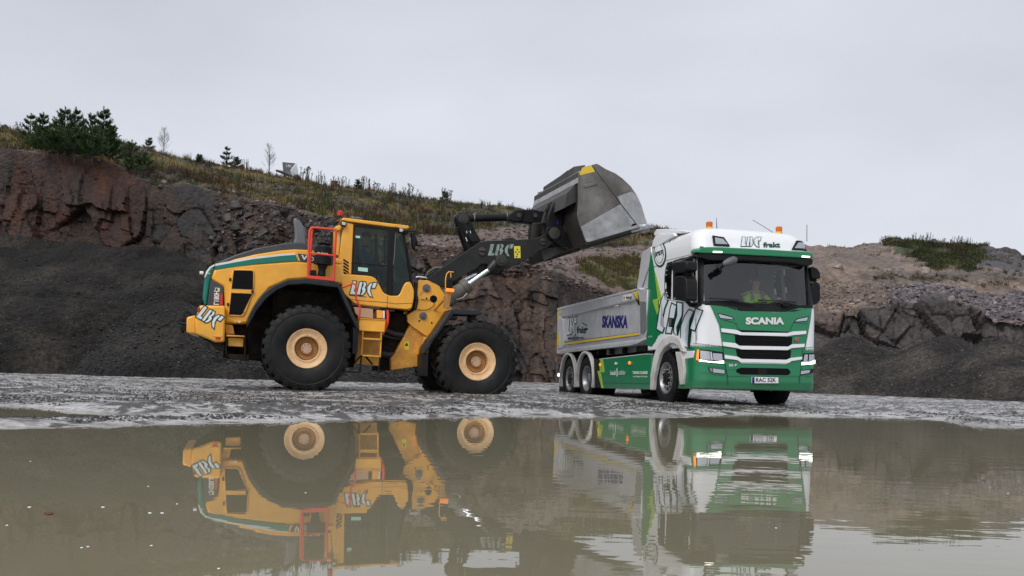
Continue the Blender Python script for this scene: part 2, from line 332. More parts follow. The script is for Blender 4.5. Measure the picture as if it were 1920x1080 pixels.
# ================================================================== SETTING
def terrain_mat(name, rough=.8, s1=9., s2=45., lo=.55, hi=1.5, bump=.6, bd=.05, wet=0., tone=True, col=(.1, .1, .1)):
    m, n, b = new_mat(name); N, K = n.nodes, n.links.new
    g = N.new('ShaderNodeNewGeometry')
    if tone: a = N.new('ShaderNodeAttribute'); a.attribute_name = 'tone'; base = a.outputs['Color']
    else: a = N.new('ShaderNodeRGB'); a.outputs[0].default_value = (*col, 1); base = a.outputs[0]
    z1 = N.new('ShaderNodeTexNoise'); z1.inputs['Scale'].default_value = s1; z1.inputs['Detail'].default_value = 10; z1.inputs['Roughness'].default_value = .72; K(g.outputs['Position'], z1.inputs['Vector'])
    z2 = N.new('ShaderNodeTexVoronoi'); z2.inputs['Scale'].default_value = s2; K(g.outputs['Position'], z2.inputs['Vector'])
    mr = N.new('ShaderNodeMapRange'); mr.inputs['From Min'].default_value = .32; mr.inputs['From Max'].default_value = .68; mr.inputs['To Min'].default_value = lo; mr.inputs['To Max'].default_value = hi; K(z1.outputs[0], mr.inputs[0])
    sp = N.new('ShaderNodeSeparateColor'); K(z2.outputs['Color'], sp.inputs[0])
    m2 = N.new('ShaderNodeMapRange'); m2.inputs['To Min'].default_value = .7; m2.inputs['To Max'].default_value = 1.35; K(sp.outputs[0], m2.inputs[0])
    mu = N.new('ShaderNodeMath'); mu.operation = 'MULTIPLY'; K(mr.outputs[0], mu.inputs[0]); K(m2.outputs[0], mu.inputs[1])
    vm = N.new('ShaderNodeVectorMath'); vm.operation = 'SCALE'; K(base, vm.inputs[0]); K(mu.outputs[0], vm.inputs['Scale']); K(vm.outputs[0], b.inputs['Base Color'])
    b.inputs['Roughness'].default_value = rough; b.inputs['Specular IOR Level'].default_value = .3 + wet * .4
    if wet:
        r = N.new('ShaderNodeMapRange'); r.inputs['From Min'].default_value = .35; r.inputs['From Max'].default_value = .65; r.inputs['To Min'].default_value = rough - wet; r.inputs['To Max'].default_value = rough; K(z1.outputs[0], r.inputs[0]); K(r.outputs[0], b.inputs['Roughness'])
    ad = N.new('ShaderNodeMath'); ad.operation = 'ADD'; K(z1.outputs[0], ad.inputs[0]); m3 = N.new('ShaderNodeMath'); m3.operation = 'MULTIPLY'; m3.inputs[1].default_value = -.35; K(z2.outputs[0], m3.inputs[0]); K(m3.outputs[0], ad.inputs[1])
    bp = N.new('ShaderNodeBump'); bp.inputs['Strength'].default_value = bump; bp.inputs['Distance'].default_value = bd; K(ad.outputs[0], bp.inputs['Height']); K(bp.outputs[0], b.inputs['Normal'])
    return m
M['rock'] = terrain_mat('quarry_rock', .62, 1.6, 5, .55, 1.45, .8, .25, wet=.2)
M['pile'] = terrain_mat('crushed_stone', .85, 6, 13, .45, 1.7, 1.0, .08, wet=.0)
M['pile'].node_tree.nodes['Principled BSDF'].inputs['Specular IOR Level'].default_value = .15
M['gravelbed'] = terrain_mat('coarse_rubble', .75, 2.5, 7, .6, 1.45, 1.0, .22, wet=.15)
M['stone'] = terrain_mat('loose_stone', .6, 2.0, 3, .6, 1.4, .6, .1, wet=.2, tone=False, col=(.085, .067, .062))
M['stone_d'] = terrain_mat('dark_loose_stone', .55, 2.0, 3, .6, 1.4, .6, .1, wet=.2, tone=False, col=(.045, .038, .036))
M['stone_p'] = terrain_mat('pale_loose_stone', .65, 2.0, 3, .6, 1.4, .6, .1, tone=False, col=(.24, .20, .18))
def grid_normals(P):
    a = np.gradient(P, axis=0); b = np.gradient(P, axis=1); n = np.cross(b, a); n /= np.linalg.norm(n, axis=-1, keepdims=True) + 1e-9; return n
def quads(nr, nc):
    i = np.arange(nr * nc).reshape(nr, nc); return np.stack([i[:-1, :-1], i[:-1, 1:], i[1:, 1:], i[1:, :-1]], -1).reshape(-1, 4)
def ribbon(px0, px1, step, rows, subs):
    """rows bottom to top: (py points | ('z', value points), depth points). Straight lofts between them in space."""
    px = np.arange(px0, px1 + step, step, dtype=float); ctrl = []
    for yy, dd in rows:
        d = ip(px, dd)
        if yy[0] == 'z':
            z = ip(px, yy[1]) if isinstance(yy[1], list) else np.full(len(px), yy[1])
            v = (z - CZ) * F / d; u = px - CX; U = (u + 0 * v); # image column kept
            U = (u - v * SR) / CR; ctrl.append(np.stack([U * d / F, d, z], -1))
        else:
            py = ip(px, yy); u = px - CX; v = -(py - CY); ctrl.append(np.stack([(u * CR - v * SR) * d / F, d, CZ + (u * SR + v * CR) * d / F], -1))
    out = []; t = []
    for i, n in enumerate(subs):
        w = np.linspace(0, 1, n, endpoint=False)[:, None, None]
        out.append(ctrl[i][None] * (1 - w) + ctrl[i + 1][None] * w); t += list(i + np.linspace(0, 1, n, endpoint=False))
    out.append(ctrl[-1][None]); t.append(len(subs)); P = np.concatenate(out); T = np.array(t)[:, None] * np.ones(len(px))
    return P, T
def pixof(P):
    U = F * P[..., 0] / P[..., 1]; V = F * (P[..., 2] - CZ) / P[..., 1]; return CX + U * CR + V * SR, CY - (-U * SR + V * CR)
def sm(a, b, x): t = np.clip((x - a) / (b - a), 0, 1); return t * t * (3 - 2 * t)
def mixc(a, b, t): return a * (1 - t[..., None]) + np.asarray(b) * t[..., None]
def inpoly(x, y, poly):
    r = np.zeros(x.shape, bool); n = len(poly)
    for i in range(n):
        (x0, y0), (x1, y1) = poly[i], poly[(i + 1) % n]
        c = ((y0 > y) != (y1 > y)) & (x < (x1 - x0) * (y - y0) / (y1 - y0 + 1e-9) + x0); r ^= c
    return r
# ---- main quarry hill: cliff face, rubble bench, grassy slope
foot = [(-900, 52), (0, 48), (450, 46), (740, 41), (1050, 40), (1250, 44), (1500, 52)]
topd = [(-900, 55), (0, 50), (235, 49.5), (450, 50), (740, 44), (1050, 43.5), (1250, 49), (1500, 56)]
cliff_py = [(-900, 205), (-200, 262), (0, 277), (60, 287), (110, 290), (150, 296), (190, 298), (235, 318), (262, 334), (300, 347), (345, 343), (400, 360), (470, 378), (520, 385), (600, 405), (700, 432), (780, 458), (850, 460), (900, 462), (960, 470), (1020, 502), (1068, 520), (1120, 540), (1160, 550), (1250, 562), (1400, 590), (1500, 600)]
mid_py = [(-900, 190), (-200, 248), (0, 262), (60, 270), (190, 285), (262, 312), (345, 325), (400, 335), (470, 352), (600, 372), (700, 392), (760, 420), (850, 436), (900, 420), (960, 432), (1020, 470), (1068, 482), (1120, 472), (1200, 476), (1300, 500), (1500, 560)]
sky_py = [(-900, 150), (-200, 215), (0, 240), (50, 250), (120, 248), (230, 268), (270, 276), (310, 292), (360, 303), (430, 312), (480, 322), (530, 332), (560, 337), (600, 346), (640, 350), (700, 359), (760, 367), (850, 379), (950, 388), (1000, 398), (1060, 410), (1130, 424), (1190, 430), (1225, 426), (1260, 434), (1330, 455), (1500, 520)]
P, T = ribbon(-420, 1500, 3.2, [(('z', -.6), foot), (cliff_py, topd), (mid_py, [(-900, 58), (450, 56), (740, 50), (1050, 50), (1250, 54), (1500, 60)]),
    (sky_py, [(-900, 72), (0, 66), (450, 70), (850, 68), (1250, 70), (1500, 74)]), (('z', 8.0), [(-900, 84), (1500, 84)]), (('z', 0), [(-900, 110), (1500, 110)])], [150, 34, 46, 6, 4])
X, Y, Z = P[..., 0], P[..., 1], P[..., 2]; px, py = pixof(P)
cl = sm(1.14, .9, T)                                     # 1 on the cliff, 0 above it
nrm = grid_normals(P); nrm[..., 2] *= .3; s = np.sign(nrm[..., 1:2]); nrm = nrm * -s
q = P * np.array([.34, .15, .16]) + fbm(P * .12, 3, 5)[..., None] * .45
# leaning joints of the rock on the left
q[..., 0] += q[..., 2] * .35
f1, f2, rid, tl = cells(q, 1); e1 = f2 - f1
g1, g2, rid2, tl2 = cells(P * np.array([.95, .5, .40]) + fbm(P * .4, 2, 9)[..., None] * .3 + P[..., 2:3] * np.array([.25, 0, 0]), 7); e2 = g2 - g1
h1, h2, rid3, tl3 = cells(P * np.array([2.3, 2, 2.6]), 17)
rough = sm(430, 520, px) * sm(700, 620, px)               # rubble slide zone
disp = (rid - .5) * 1.1 + tl * 2.4 - .22 * sm(.05, .0, e1) + (rid2 - .5) * .5 + tl2 * 1.1 - .08 * sm(.05, 0, e2) + fbm(P * 1.2, 5, 21, .6) * .22 + (rid3 - .5) * .14 + tl3 * .25
flut = vnoise(np.stack([X * 1.3, Z * .12, Y * .1], -1), 31) * sm(760, 860, px)
disp = disp * (1 - .35 * sm(760, 860, px)) + flut * .35 - rough * .3
ground_blend = sm(0, .12, T)
slope = fbm(P * .25, 3, 41) * .5 + fbm(P * 1.4, 4, 43) * .22 + (rid3 - .5) * .08
edge = sm(1.0, .75, T) * .9 + .1
wp_ = fbm(P * .35, 3, 25) * .8
blk = _h(np.floor(X * .55 + wp_ + Z * .12), np.floor(Z * .34 + wp_ * .7 + fbm(P * .9, 2, 27) * .3), np.zeros_like(X), 3) - .5; blk2 = _h(np.floor(X * 1.5 + wp_ * 1.6 + Z * .1), np.floor(Z * .8 + wp_ + fbm(P * 1.3, 2, 28) * .35), np.zeros_like(X), 4) - .5
disp = disp * .8 + blk * .9 + blk2 * .38 * (1 - .5 * rough)
lz_ = sm(520, 380, px); disp = disp * (1 - lz_) + lz_ * ((rid - .5) * .55 + tl * 1.5 - .10 * sm(.04, 0, e1) + tl2 * .55 + blk * .35 + blk2 * .14 + fbm(P * 1.2, 5, 21, .6) * .16)
D = np.maximum(disp, -.45) * cl * ground_blend * edge + slope * (1 - cl)
ledge = sm(.97, 1.0, T) * sm(1.25, 1.05, T)
P = P + nrm * D[..., None]; P[..., 2] += (1 - cl) * (fbm(P * .8, 3, 51) * .18)
# colours of the rock, soil and grass
rust = np.array([.108, .032, .011]); brown = np.array([.074, .045, .031]); grey = np.array([.046, .044, .045]); pink = np.array([.135, .088, .066]); darkc = np.array([.020, .017, .016])
n1 = fbm(P * .22, 4, 61); n2 = fbm(P * .7, 4, 63); n3 = fbm(P * np.array([1.2, 1, .25]), 4, 65)
c = np.broadcast_to(brown, P.shape).copy()
leftz = sm(330, 210, px + n1 * 120)
c = mixc(c, rust, np.clip(leftz * (sm(-.35, .35, n1 + (rid - .5)) * .9 + .25), 0, 1))
c = c * (.75 + .5 * (blk2 + .5))[..., None]
c = mixc(c, grey, np.clip(sm(.0, .3, n2 + (rid2 - .5) * 1.1 + .25 * sm(120, 260, px) * sm(470, 380, px)), 0, 1) * (.8 - .45 * leftz))
c = mixc(c, pink, sm(.12, .5, n2 * .8 + (rid3 - .5) * .4 + .1 * sm(620, 780, px)) * .6)
c = mixc(c, darkc, sm(.0, .28, n3 - .10 * (1 - sm(760, 900, px))) * .75 * sm(380, 800, px))
c = mixc(c, pink * .9, sm(.1, .5, fbm(np.stack([X * 2.2, Y, Z * .2], -1), 3, 71)) * .6 * sm(820, 900, px))
c = mixc(c, darkc, rough * sm(-.3, .2, n2) * .8)
c = mixc(c, np.array([.10, .05, .03]), sm(.25, .0, T) * sm(700, 900, px) * .7)
c = c * (.85 - .30 * sm(800, 560, px) * cl - .17 * sm(480, 300, px) * cl)[..., None]  # cliff rock gets darker towards the left
# vertical water stains
st = sm(.15, .5, fbm(np.stack([X * 1.8, Y * .3, Z * .10], -1), 4, 81)); c = mixc(c, darkc, st * .6 * cl)
soil = np.array([.065, .045, .034]); dry = np.array([.095, .075, .034]); moss = np.array([.042, .052, .016]); olive = np.array([.038, .033, .019]); pinks = np.array([.21, .145, .12])
g = np.broadcast_to(olive, P.shape).copy(); m1 = fbm(P * .35, 4, 91); m2 = fbm(P * 1.5, 4, 93)
g = mixc(g, dry, sm(-.05, .3, m1 + m2 * .6 + .18 * sm(600, 300, px))); g = mixc(g, moss, sm(.05, .35, m2 + fbm(P * .5, 3, 95) * .8)); g = mixc(g, soil, sm(.15, .4, fbm(P * .9, 4, 97)))
PX, PY = px + m1 * 26, py + m2 * 12
bare = sm(0, 1, inpoly(PX, PY, [(770, 446), (800, 440), (860, 444), (905, 428), (1000, 424), (1045, 450), (1060, 470), (1195, 462), (1260, 470), (1260, 484), (1120, 481), (1070, 494), (1100, 515), (1150, 535), (1250, 550), (1250, 575), (1000, 520), (880, 500), (760, 480)]).astype(float))
g = mixc(g, pinks * .72, bare * (.85 + .15 * m2)); mossz = inpoly(PX, PY, [(1066, 490), (1120, 478), (1250, 484), (1250, 552), (1160, 540), (1090, 508)]).astype(float)
g = mixc(g, np.array([.12, .12, .03]), mossz * sm(-.25, .2, m2) * .85)
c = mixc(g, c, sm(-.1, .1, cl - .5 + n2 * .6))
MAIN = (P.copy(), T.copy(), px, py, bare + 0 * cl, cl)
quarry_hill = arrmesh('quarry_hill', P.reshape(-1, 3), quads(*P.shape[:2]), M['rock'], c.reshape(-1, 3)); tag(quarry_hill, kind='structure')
quarry_hill.data.set_sharp_from_angle(angle=math.radians(28))
# ---- right hill with benches
sky2 = [(1200, 560), (1330, 480), (1420, 464), (1500, 460), (1527, 463), (1560, 461), (1600, 464), (1622, 457), (1650, 459), (1680, 447), (1700, 449), (1750, 455), (1790, 458), (1840, 463), (1870, 467), (1900, 472), (1935, 492), (2100, 520), (2700, 560)]
bench = [(1200, 590), (1420, 520), (1527, 500), (1620, 506), (1700, 511), (1760, 512), (1920, 522), (2100, 540), (2700, 590)]
ridge_lo = [(1200, 610), (1420, 560), (1527, 530), (1620, 530), (1680, 530), (1760, 532), (1860, 548), (1920, 552), (2100, 570), (2700, 610)]
clifft = [(1200, 630), (1527, 592), (1640, 578), (1690, 566), (1770, 566), (1860, 590), (1920, 596), (2100, 610), (2700, 640)]
P, T = ribbon(1180, 2560, 3.0, [(('z', -.5), [(1180, 46), (2560, 40)]), (clifft, [(1180, 48), (2560, 42)]), (ridge_lo, [(1180, 60), (1700, 58), (2560, 52)]), (bench, [(1180, 64), (1700, 62), (2560, 56)]),
    (sky2, [(1180, 84), (2560, 78)]), (('z', 4.0), [(1180, 100), (2560, 96)]), (('z', 0), [(1180, 120), (2560, 120)])], [90, 52, 30, 46, 5, 4])
X, Y, Z = P[..., 0], P[..., 1], P[..., 2]; px, py = pixof(P); nrm = grid_normals(P); nrm = nrm * -np.sign(nrm[..., 1:2])
f1, f2, rid, tl = cells(P * np.array([.42, .25, .33]) + fbm(P * .2, 3, 105)[..., None] * .6, 101); g1, g2, rid2, tl2 = cells(P * np.array([1.1, .8, .9]), 107); h1, h2, rid3, tl3 = cells(P * 3.0, 117)
n0_ = fbm(P * .4, 3, 145) * .8; cl = sm(1.1, .9, T); D = ((rid - .5) * .9 + tl * 1.2 - .2 * sm(.06, 0, f2 - f1) + (rid2 - .5) * .3 + tl2 * .5 - .1 * sm(.07, 0, g2 - g1) + (_h(np.floor(X * .6 + n0_), np.floor(Z * .5 + n0_), np.zeros_like(X), 5) - .5) * .7) * cl * sm(0, .1, T)
run = vnoise(np.stack([X * 2.2 + Z * 1.2, Z * .3, Y * .1], -1), 121) + .5 * vnoise(np.stack([X * 5 + Z * 2.4, Z * .5, Y * .1], -1), 123)
sl3 = sm(1.9, 2.2, T) * sm(3.05, 2.9, T); up = sm(3.0, 3.2, T)
D = D + run * .28 * sl3 + (1 - cl) * (fbm(P * .9, 5, 127) * .16) + sm(1, 1.2, T) * sm(2.1, 1.8, T) * ((rid3 - .5) * .3 - .1 * h1) + up * (fbm(P * .35, 4, 131) * .5 + run * .1)
P = P + nrm * D[..., None]
n1 = fbm(P * .3, 4, 141); n2 = fbm(P * 1.2, 4, 143); PX, PY = px + n1 * 16, py + n2 * 7
c = np.broadcast_to(np.array([.066, .056, .052]), P.shape).copy(); c = mixc(c, [.045, .040, .038], sm(.1, .4, n2 + (rid2 - .5))); c = mixc(c, [.12, .085, .075], sm(.2, .5, n1 + (rid - .5) * .6) * .8)
sand = np.array([.172, .124, .094]); purple = np.array([.098, .080, .084])
s_ = np.broadcast_to(sand * .8, P.shape).copy(); s_ = mixc(s_, sand * 1.25, sm(-.1, .4, n1)); s_ = mixc(s_, [.12, .085, .07], sm(.1, .5, n2) * .7); s_ = mixc(s_, sand * .62, sm(.1, .6, run) * .7 * np.maximum(sl3, up))
c = mixc(s_, c, sm(-.1, .1, cl - .5 + n2 * .3))
pz = inpoly(PX, PY, [(1665, 538), (1730, 531), (1790, 540), (1850, 553), (1880, 558), (1905, 540), (2600, 520), (2600, 680), (1680, 620), (1690, 568), (1660, 552)]).astype(float) * sm(.95, 1.05, T) * sm(2.25, 2.05, T); c = mixc(c, purple, pz)
bz = sm(505, 512, PY) * sm(530, 520, PY) * sm(1600, 1680, PX) * .75; c = mixc(c, [.085, .068, .058], bz)
gz = inpoly(PX, PY, [(1645, 462), (1670, 445), (1720, 445), (1830, 455), (1830, 470), (1840, 500), (1800, 506), (1760, 503), (1730, 492), (1700, 475)]).astype(float); c = mixc(c, mixc(np.broadcast_to([.034, .045, .018], P.shape), [.075, .085, .03], sm(-.1, .3, n2)), gz)
rz = inpoly(PX, PY, [(1825, 455), (1920, 462), (2600, 470), (2600, 520), (1840, 505)]).astype(float); c = mixc(c, [.055, .05, .05], rz)
RIGHT = (P.copy(), T.copy(), px, py, gz)
right_hill = arrmesh('terraced_hill', P.reshape(-1, 3), quads(*P.shape[:2]), M['rock'], c.reshape(-1, 3)); tag(right_hill, kind='structure'); right_hill.data.set_sharp_from_angle(angle=math.radians(28))
PILES = []
# ---- gravel piles
def pile(name, px0, px1, step, rows, subs, col, col2, amp, seed, label, ribs=0.):
    P, T = ribbon(px0, px1, step, rows, subs); nrm = grid_normals(P); nrm = nrm * -np.sign(nrm[..., 1:2] + 1e-6)
    fade = sm(0, .12, T) * sm(len(subs), len(subs) - .5, T)
    r = vnoise(np.stack([P[..., 0] * .9 + P[..., 2] * .35, P[..., 2] * .22, P[..., 1] * .2], -1), seed + 8)
    D = (fbm(P * .22, 3, seed) * amp + fbm(P * .9, 4, seed + 3) * .26 + r * ribs) * fade + fbm(P * 4, 3, seed + 5) * .05 * sm(0, .05, T)
    P = P + nrm * D[..., None]; n = fbm(P * .5, 4, seed + 11) + r * .4
    c = mixc(np.broadcast_to(np.array(col), P.shape), col2, sm(-.3, .5, n)); o = arrmesh(name, P.reshape(-1, 3), quads(*P.shape[:2]), M['pile'], c.reshape(-1, 3))
    pi_, pj_ = RNG.integers(int(P.shape[0] * .1), int(P.shape[0] * .85), 4500), RNG.integers(0, P.shape[1] - 1, 4500); PILES.append((o, P[pi_, pj_] + RNG.uniform(-.05, .05, (4500, 3)), np.array(col2))); return tag(o, label, 'gravel pile'), P
cl_ = [(-900, 380), (-200, 432), (0, 443), (50, 452), (130, 459), (230, 467), (290, 470), (340, 486), (390, 515), (440, 560), (520, 610), (620, 655), (720, 690), (780, 700)]
gp1, _ = pile('gravel_pile', -520, 800, 3.0, [(('z', -.15), [(-900, 27), (0, 27), (420, 31), (800, 34)]), (('z', [(-900, .55), (0, .55), (420, .45), (800, .12)]), [(-900, 28), (0, 28.3), (420, 31.8), (800, 34.6)]),
     ([(a, b + 60 if a < 500 else b + 14) for a, b in cl_], [(-900, 36), (0, 35.5), (420, 36), (800, 36)]), (cl_, [(-900, 41), (0, 41), (420, 39), (800, 37)]), (('z', 1), [(-900, 47), (800, 40)])], [18, 130, 50, 6],
     (.013, .0118, .0105), (.034, .0295, .0245), .9, 201, 'huge near-black gravel pile behind the yellow loader', .14)
cm_ = [(150, 705), (250, 640), (330, 560), (385, 540), (430, 520), (500, 530), (600, 580), (700, 660), (780, 712)]
gp2, _ = pile('gravel_pile', 110, 800, 3.0, [(('z', -.15), [(110, 26.5), (800, 30)]), (('z', [(110, -.1), (240, .5), (600, .4), (800, -.1)]), [(110, 27.4), (800, 30.6)]),
     ([(a, min(b + 8, 712)) for a, b in [(110, 712), (160, 650), (240, 600), (330, 560), (420, 590), (520, 640), (650, 690), (800, 716)]], [(110, 33), (800, 32.5)]), (('z', 0), [(110, 36), (800, 33.5)])], [14, 110, 8],
     (.016, .0155, .0145), (.030, .028, .025), .5, 231, 'lower dark gravel pile in front of the huge one, ending behind the loader', .10)
cr_ = [(1180, 690), (1400, 640), (1527, 633), (1570, 626), (1600, 624), (1640, 630), (1680, 642), (1710, 640), (1740, 628), (1765, 620), (1800, 622), (1850, 636), (1890, 652), (1930, 668), (2100, 700), (2300, 735)]
gx, gy_ = np.meshgrid(np.linspace(4.5, 30, 620), np.linspace(26.5, 41, 330)); zc = np.full(gx.shape, -.6)
wob = fbm(np.stack([gx * .5, gy_ * .5, gx * 0], -1), 4, 263) * .5
for hx, hy, dd, sl_ in ((1785, 619, 33.5, .62), (1865, 628, 31.8, .60), (1740, 636, 35.5, .62), (1600, 624, 35.5, .60), (1530, 630, 36.5, .60), (1430, 622, 37.5, .6), (1935, 668, 30.5, .58), (1660, 640, 36.0, .60)):
    c3 = at(hx, hy, dd); r3 = np.sqrt((gx - c3[0]) ** 2 + (gy_ - c3[1]) ** 2 + .09); h3 = c3[2] + .12 - sl_ * (r3 + wob) + .03 * r3 * 0; zc = np.log(np.exp(zc * 7) + np.exp(h3 * 7)) / 7
P = np.stack([gx, gy_, np.maximum(zc, -.6)], -1); P[..., 2] += fbm(P * 1.0, 4, 267) * .10 + fbm(P * 4, 3, 269) * .03
n = fbm(P * .5, 4, 271); run_ = vnoise(np.stack([gx * 1.6, gy_ * 1.6, P[..., 2] * .2], -1), 273); c = mixc(np.broadcast_to(np.array([.024, .022, .0205]), P.shape), [.058, .051, .044], sm(-.35, .4, n + run_ * .35))
gp3 = arrmesh('gravel_pile', P.reshape(-1, 3), quads(*P.shape[:2])[:, ::-1], M['pile'], c.reshape(-1, 3)); tag(gp3, 'dark gravel pile with merged cones to the right of the truck', 'gravel pile')
ii = np.argwhere(P[..., 2] > .1); kk = ii[RNG.integers(0, len(ii), 4500)]; PILES.append((gp3, P[kk[:, 0], kk[:, 1]], np.array([.055, .05, .044])))
# ---- ground, with the two puddles left as hollows
shore_px = [(-1500, 830), (-600, 806), (0, 802), (200, 801), (296, 794), (518, 792), (611, 786), (752, 784.5), (998, 778), (1160, 782), (1280, 780.5), (1410, 776), (1510, 780), (1660, 782), (1770, 787), (1810, 796), (1860, 801), (1920, 800), (2400, 815), (3300, 850)]
pa = [(-900, 740), (-300, 752), (0, 760.5), (60, 762), (110, 767), (180, 772), (240, 775), (325, 779.5)]; pb = [(-900, 770), (-300, 780), (0, 787), (80, 787), (185, 785.5), (240, 784), (290, 782), (325, 779.6)]
def depth_on(px, py, z=0.):
    v = (px - CX) * SR - (py - CY) * CR; return F * (z - CZ) / v
pxs = np.arange(-700, 2700, 2.6); rows_d = np.concatenate([np.exp(np.linspace(math.log(6.3), math.log(16.5), 330)), np.exp(np.linspace(math.log(16.55), math.log(75), 120))])
D_, A_ = np.meshgrid(rows_d, pxs, indexing='ij'); ds = ip(A_, [(a, depth_on(a, b)) for a, b in shore_px])
U0 = (A_ - CX); Zg = D_ * 0 + .05
v0 = (Zg - CZ) * F / D_; Ux = (U0 - v0 * SR) / CR; P = np.stack([Ux * D_ / F, D_, Zg], -1)
e = (D_ - ds) + fbm(P * np.array([1.6, 1.2, 1]), 4, 301) * .18
z = .058 * np.tanh(e * 1.1) * np.where(e > 0, 1, 2.2) + .0015 * np.clip(D_ - 16, 0, 40)
da = ip(A_, [(a, depth_on(a, b)) for a, b in pa]); db = ip(A_, [(a, depth_on(a, b)) for a, b in pb])
inside = np.minimum(da - D_, D_ - db) + fbm(P * 2, 3, 305) * .12; inside = np.where(A_ < 328, inside, -1.); z = z - sm(-.5, .5, inside) * .10 * sm(328, 250, A_)  # second puddle
tr = fbm(np.stack([P[..., 0] * .55, P[..., 1] * 3.2, Z_ if False else P[..., 2]], -1), 4, 311)      # wheel ruts run across
land = sm(-.1, .5, e) * (1 - sm(-.3, .2, inside))
cld = np.clip(fbm(P * np.array([4.2, 6.5, 1]), 4, 321, .6) - .10, 0, 1) ** 1.0
far = sm(24, 18, D_)
z = z + land * (tr * .014 + cld * .085 * (.35 + far) * sm(-.25, .35, fbm(P * np.array([.35, .6, 1]), 3, 331) + .1) + fbm(P * np.array([7, 9, 1]), 3, 341) * .008) + sm(0, .3, e) * sm(1.4, .3, e) * .012
P[..., 2] = z
wetn = fbm(P * np.array([.6, 2.2, 0]) , 4, 351)
c = mixc(np.broadcast_to(np.array([.39, .38, .37]), P.shape), [.040, .036, .032], np.clip(sm(.02, .16, cld) * 1.0 + sm(.15, .45, wetn) * .4, 0, 1)); spk = fbm(P * np.array([9., 16., 0]), 3, 361, .65); c = mixc(c, [.055, .050, .045], sm(.10, .24, spk + .35 * wetn) * land * .95); c = mixc(c, [.07, .055, .04], sm(.015, -.04, z))
mg, n, b = new_mat('wet_gravel_mud'); N, K = n.nodes, n.links.new; g_ = N.new('ShaderNodeNewGeometry'); a = N.new('ShaderNodeAttribute'); a.attribute_name = 'tone'
mp_ = N.new('ShaderNodeMapping'); mp_.inputs['Scale'].default_value = (1, 1.8, 1); K(g_.outputs['Position'], mp_.inputs[0])
z1 = N.new('ShaderNodeTexNoise'); z1.inputs['Scale'].default_value = 9; z1.inputs['Detail'].default_value = 12; z1.inputs['Roughness'].default_value = .75; K(mp_.outputs[0], z1.inputs['Vector'])
mr = N.new('ShaderNodeMapRange'); mr.inputs['From Min'].default_value = .35; mr.inputs['From Max'].default_value = .65; mr.inputs['To Min'].default_value = .45; mr.inputs['To Max'].default_value = 1.6; K(z1.outputs[0], mr.inputs[0])
vm = N.new('ShaderNodeVectorMath'); vm.operation = 'SCALE'; K(a.outputs['Color'], vm.inputs[0]); K(mr.outputs[0], vm.inputs['Scale']); K(vm.outputs[0], b.inputs['Base Color'])
r_ = N.new('ShaderNodeMapRange'); r_.inputs['From Min'].default_value = .42; r_.inputs['From Max'].default_value = .58; r_.inputs['To Min'].default_value = .25; r_.inputs['To Max'].default_value = .6; K(z1.outputs[0], r_.inputs[0]); K(r_.outputs[0], b.inputs['Roughness'])
bp = N.new('ShaderNodeBump'); bp.inputs['Strength'].default_value = .55; bp.inputs['Distance'].default_value = .02; K(z1.outputs[0], bp.inputs['Height']); K(bp.outputs[0], b.inputs['Normal']); b.inputs['Specular IOR Level'].default_value = .6
GROUND = (P.copy(), land)
ground = arrmesh('ground', P.reshape(-1, 3), quads(*P.shape[:2])[:, ::-1], mg, c.reshape(-1, 3)); tag(ground, kind='structure')
# far sheet to the horizon and the bed below the water
me = MB(); me.add([(-400, 70, -.35), (400, 70, -.35), (400, 900, -.35), (-400, 900, -.35)], [(0, 1, 2, 3)]).add([(-60, -30, -.45), (60, -30, -.45), (60, 70.1, -.45), (-60, 70.1, -.45)], [(0, 1, 2, 3)])
me.add([(-400, -30, -.45), (-60, -30, -.45), (-60, 70, -.45), (-400, 70, -.45)], [(0, 1, 2, 3)]).add([(60, -30, -.45), (400, -30, -.45), (400, 70, -.45), (60, 70, -.45)], [(0, 1, 2, 3)])
M['bed'] = terrain_mat('distant_ground', .8, .5, 3, tone=False, col=(.07, .06, .05)); fo = me.build('distant_ground', 'bed', smooth=0); tag(fo, kind='structure')
# water
mw, n, b = new_mat('muddy_water'); N, K = n.nodes, n.links.new; g_ = N.new('ShaderNodeNewGeometry')
b.inputs['Base Color'].default_value = (.205, .185, .124, 1); b.inputs['Roughness'].default_value = .012; b.inputs['IOR'].default_value = 1.33; b.inputs['Specular IOR Level'].default_value = .5
mp_ = N.new('ShaderNodeMapping'); mp_.inputs['Scale'].default_value = (1.0, 2.6, 1); K(g_.outputs['Position'], mp_.inputs[0])
z1 = N.new('ShaderNodeTexNoise'); z1.inputs['Scale'].default_value = 2.6; z1.inputs['Detail'].default_value = 2.5; z1.inputs['Roughness'].default_value = .45; K(mp_.outputs[0], z1.inputs['Vector'])
z2 = N.new('ShaderNodeTexNoise'); z2.inputs['Scale'].default_value = .30; z2.inputs['Detail'].default_value = 2; K(g_.outputs['Position'], z2.inputs['Vector'])
sx = N.new('ShaderNodeSeparateXYZ'); K(g_.outputs['Position'], sx.inputs[0])
m_r = N.new('ShaderNodeMapRange'); m_r.inputs['From Min'].default_value = -1.5; m_r.inputs['From Max'].default_value = 3.5; m_r.inputs['To Min'].default_value = .15; m_r.inputs['To Max'].default_value = 1.5; K(sx.outputs[0], m_r.inputs[0])
m_z = N.new('ShaderNodeMapRange'); m_z.inputs['From Min'].default_value = .38; m_z.inputs['From Max'].default_value = .62; m_z.inputs['To Min'].default_value = .25; m_z.inputs['To Max'].default_value = 1.3; K(z2.outputs[0], m_z.inputs[0])
mu = N.new('ShaderNodeMath'); mu.operation = 'MULTIPLY'; K(m_r.outputs[0], mu.inputs[0]); K(m_z.outputs[0], mu.inputs[1])
mh = N.new('ShaderNodeMath'); mh.operation = 'MULTIPLY'; K(z1.outputs[0], mh.inputs[0]); K(mu.outputs[0], mh.inputs[1])
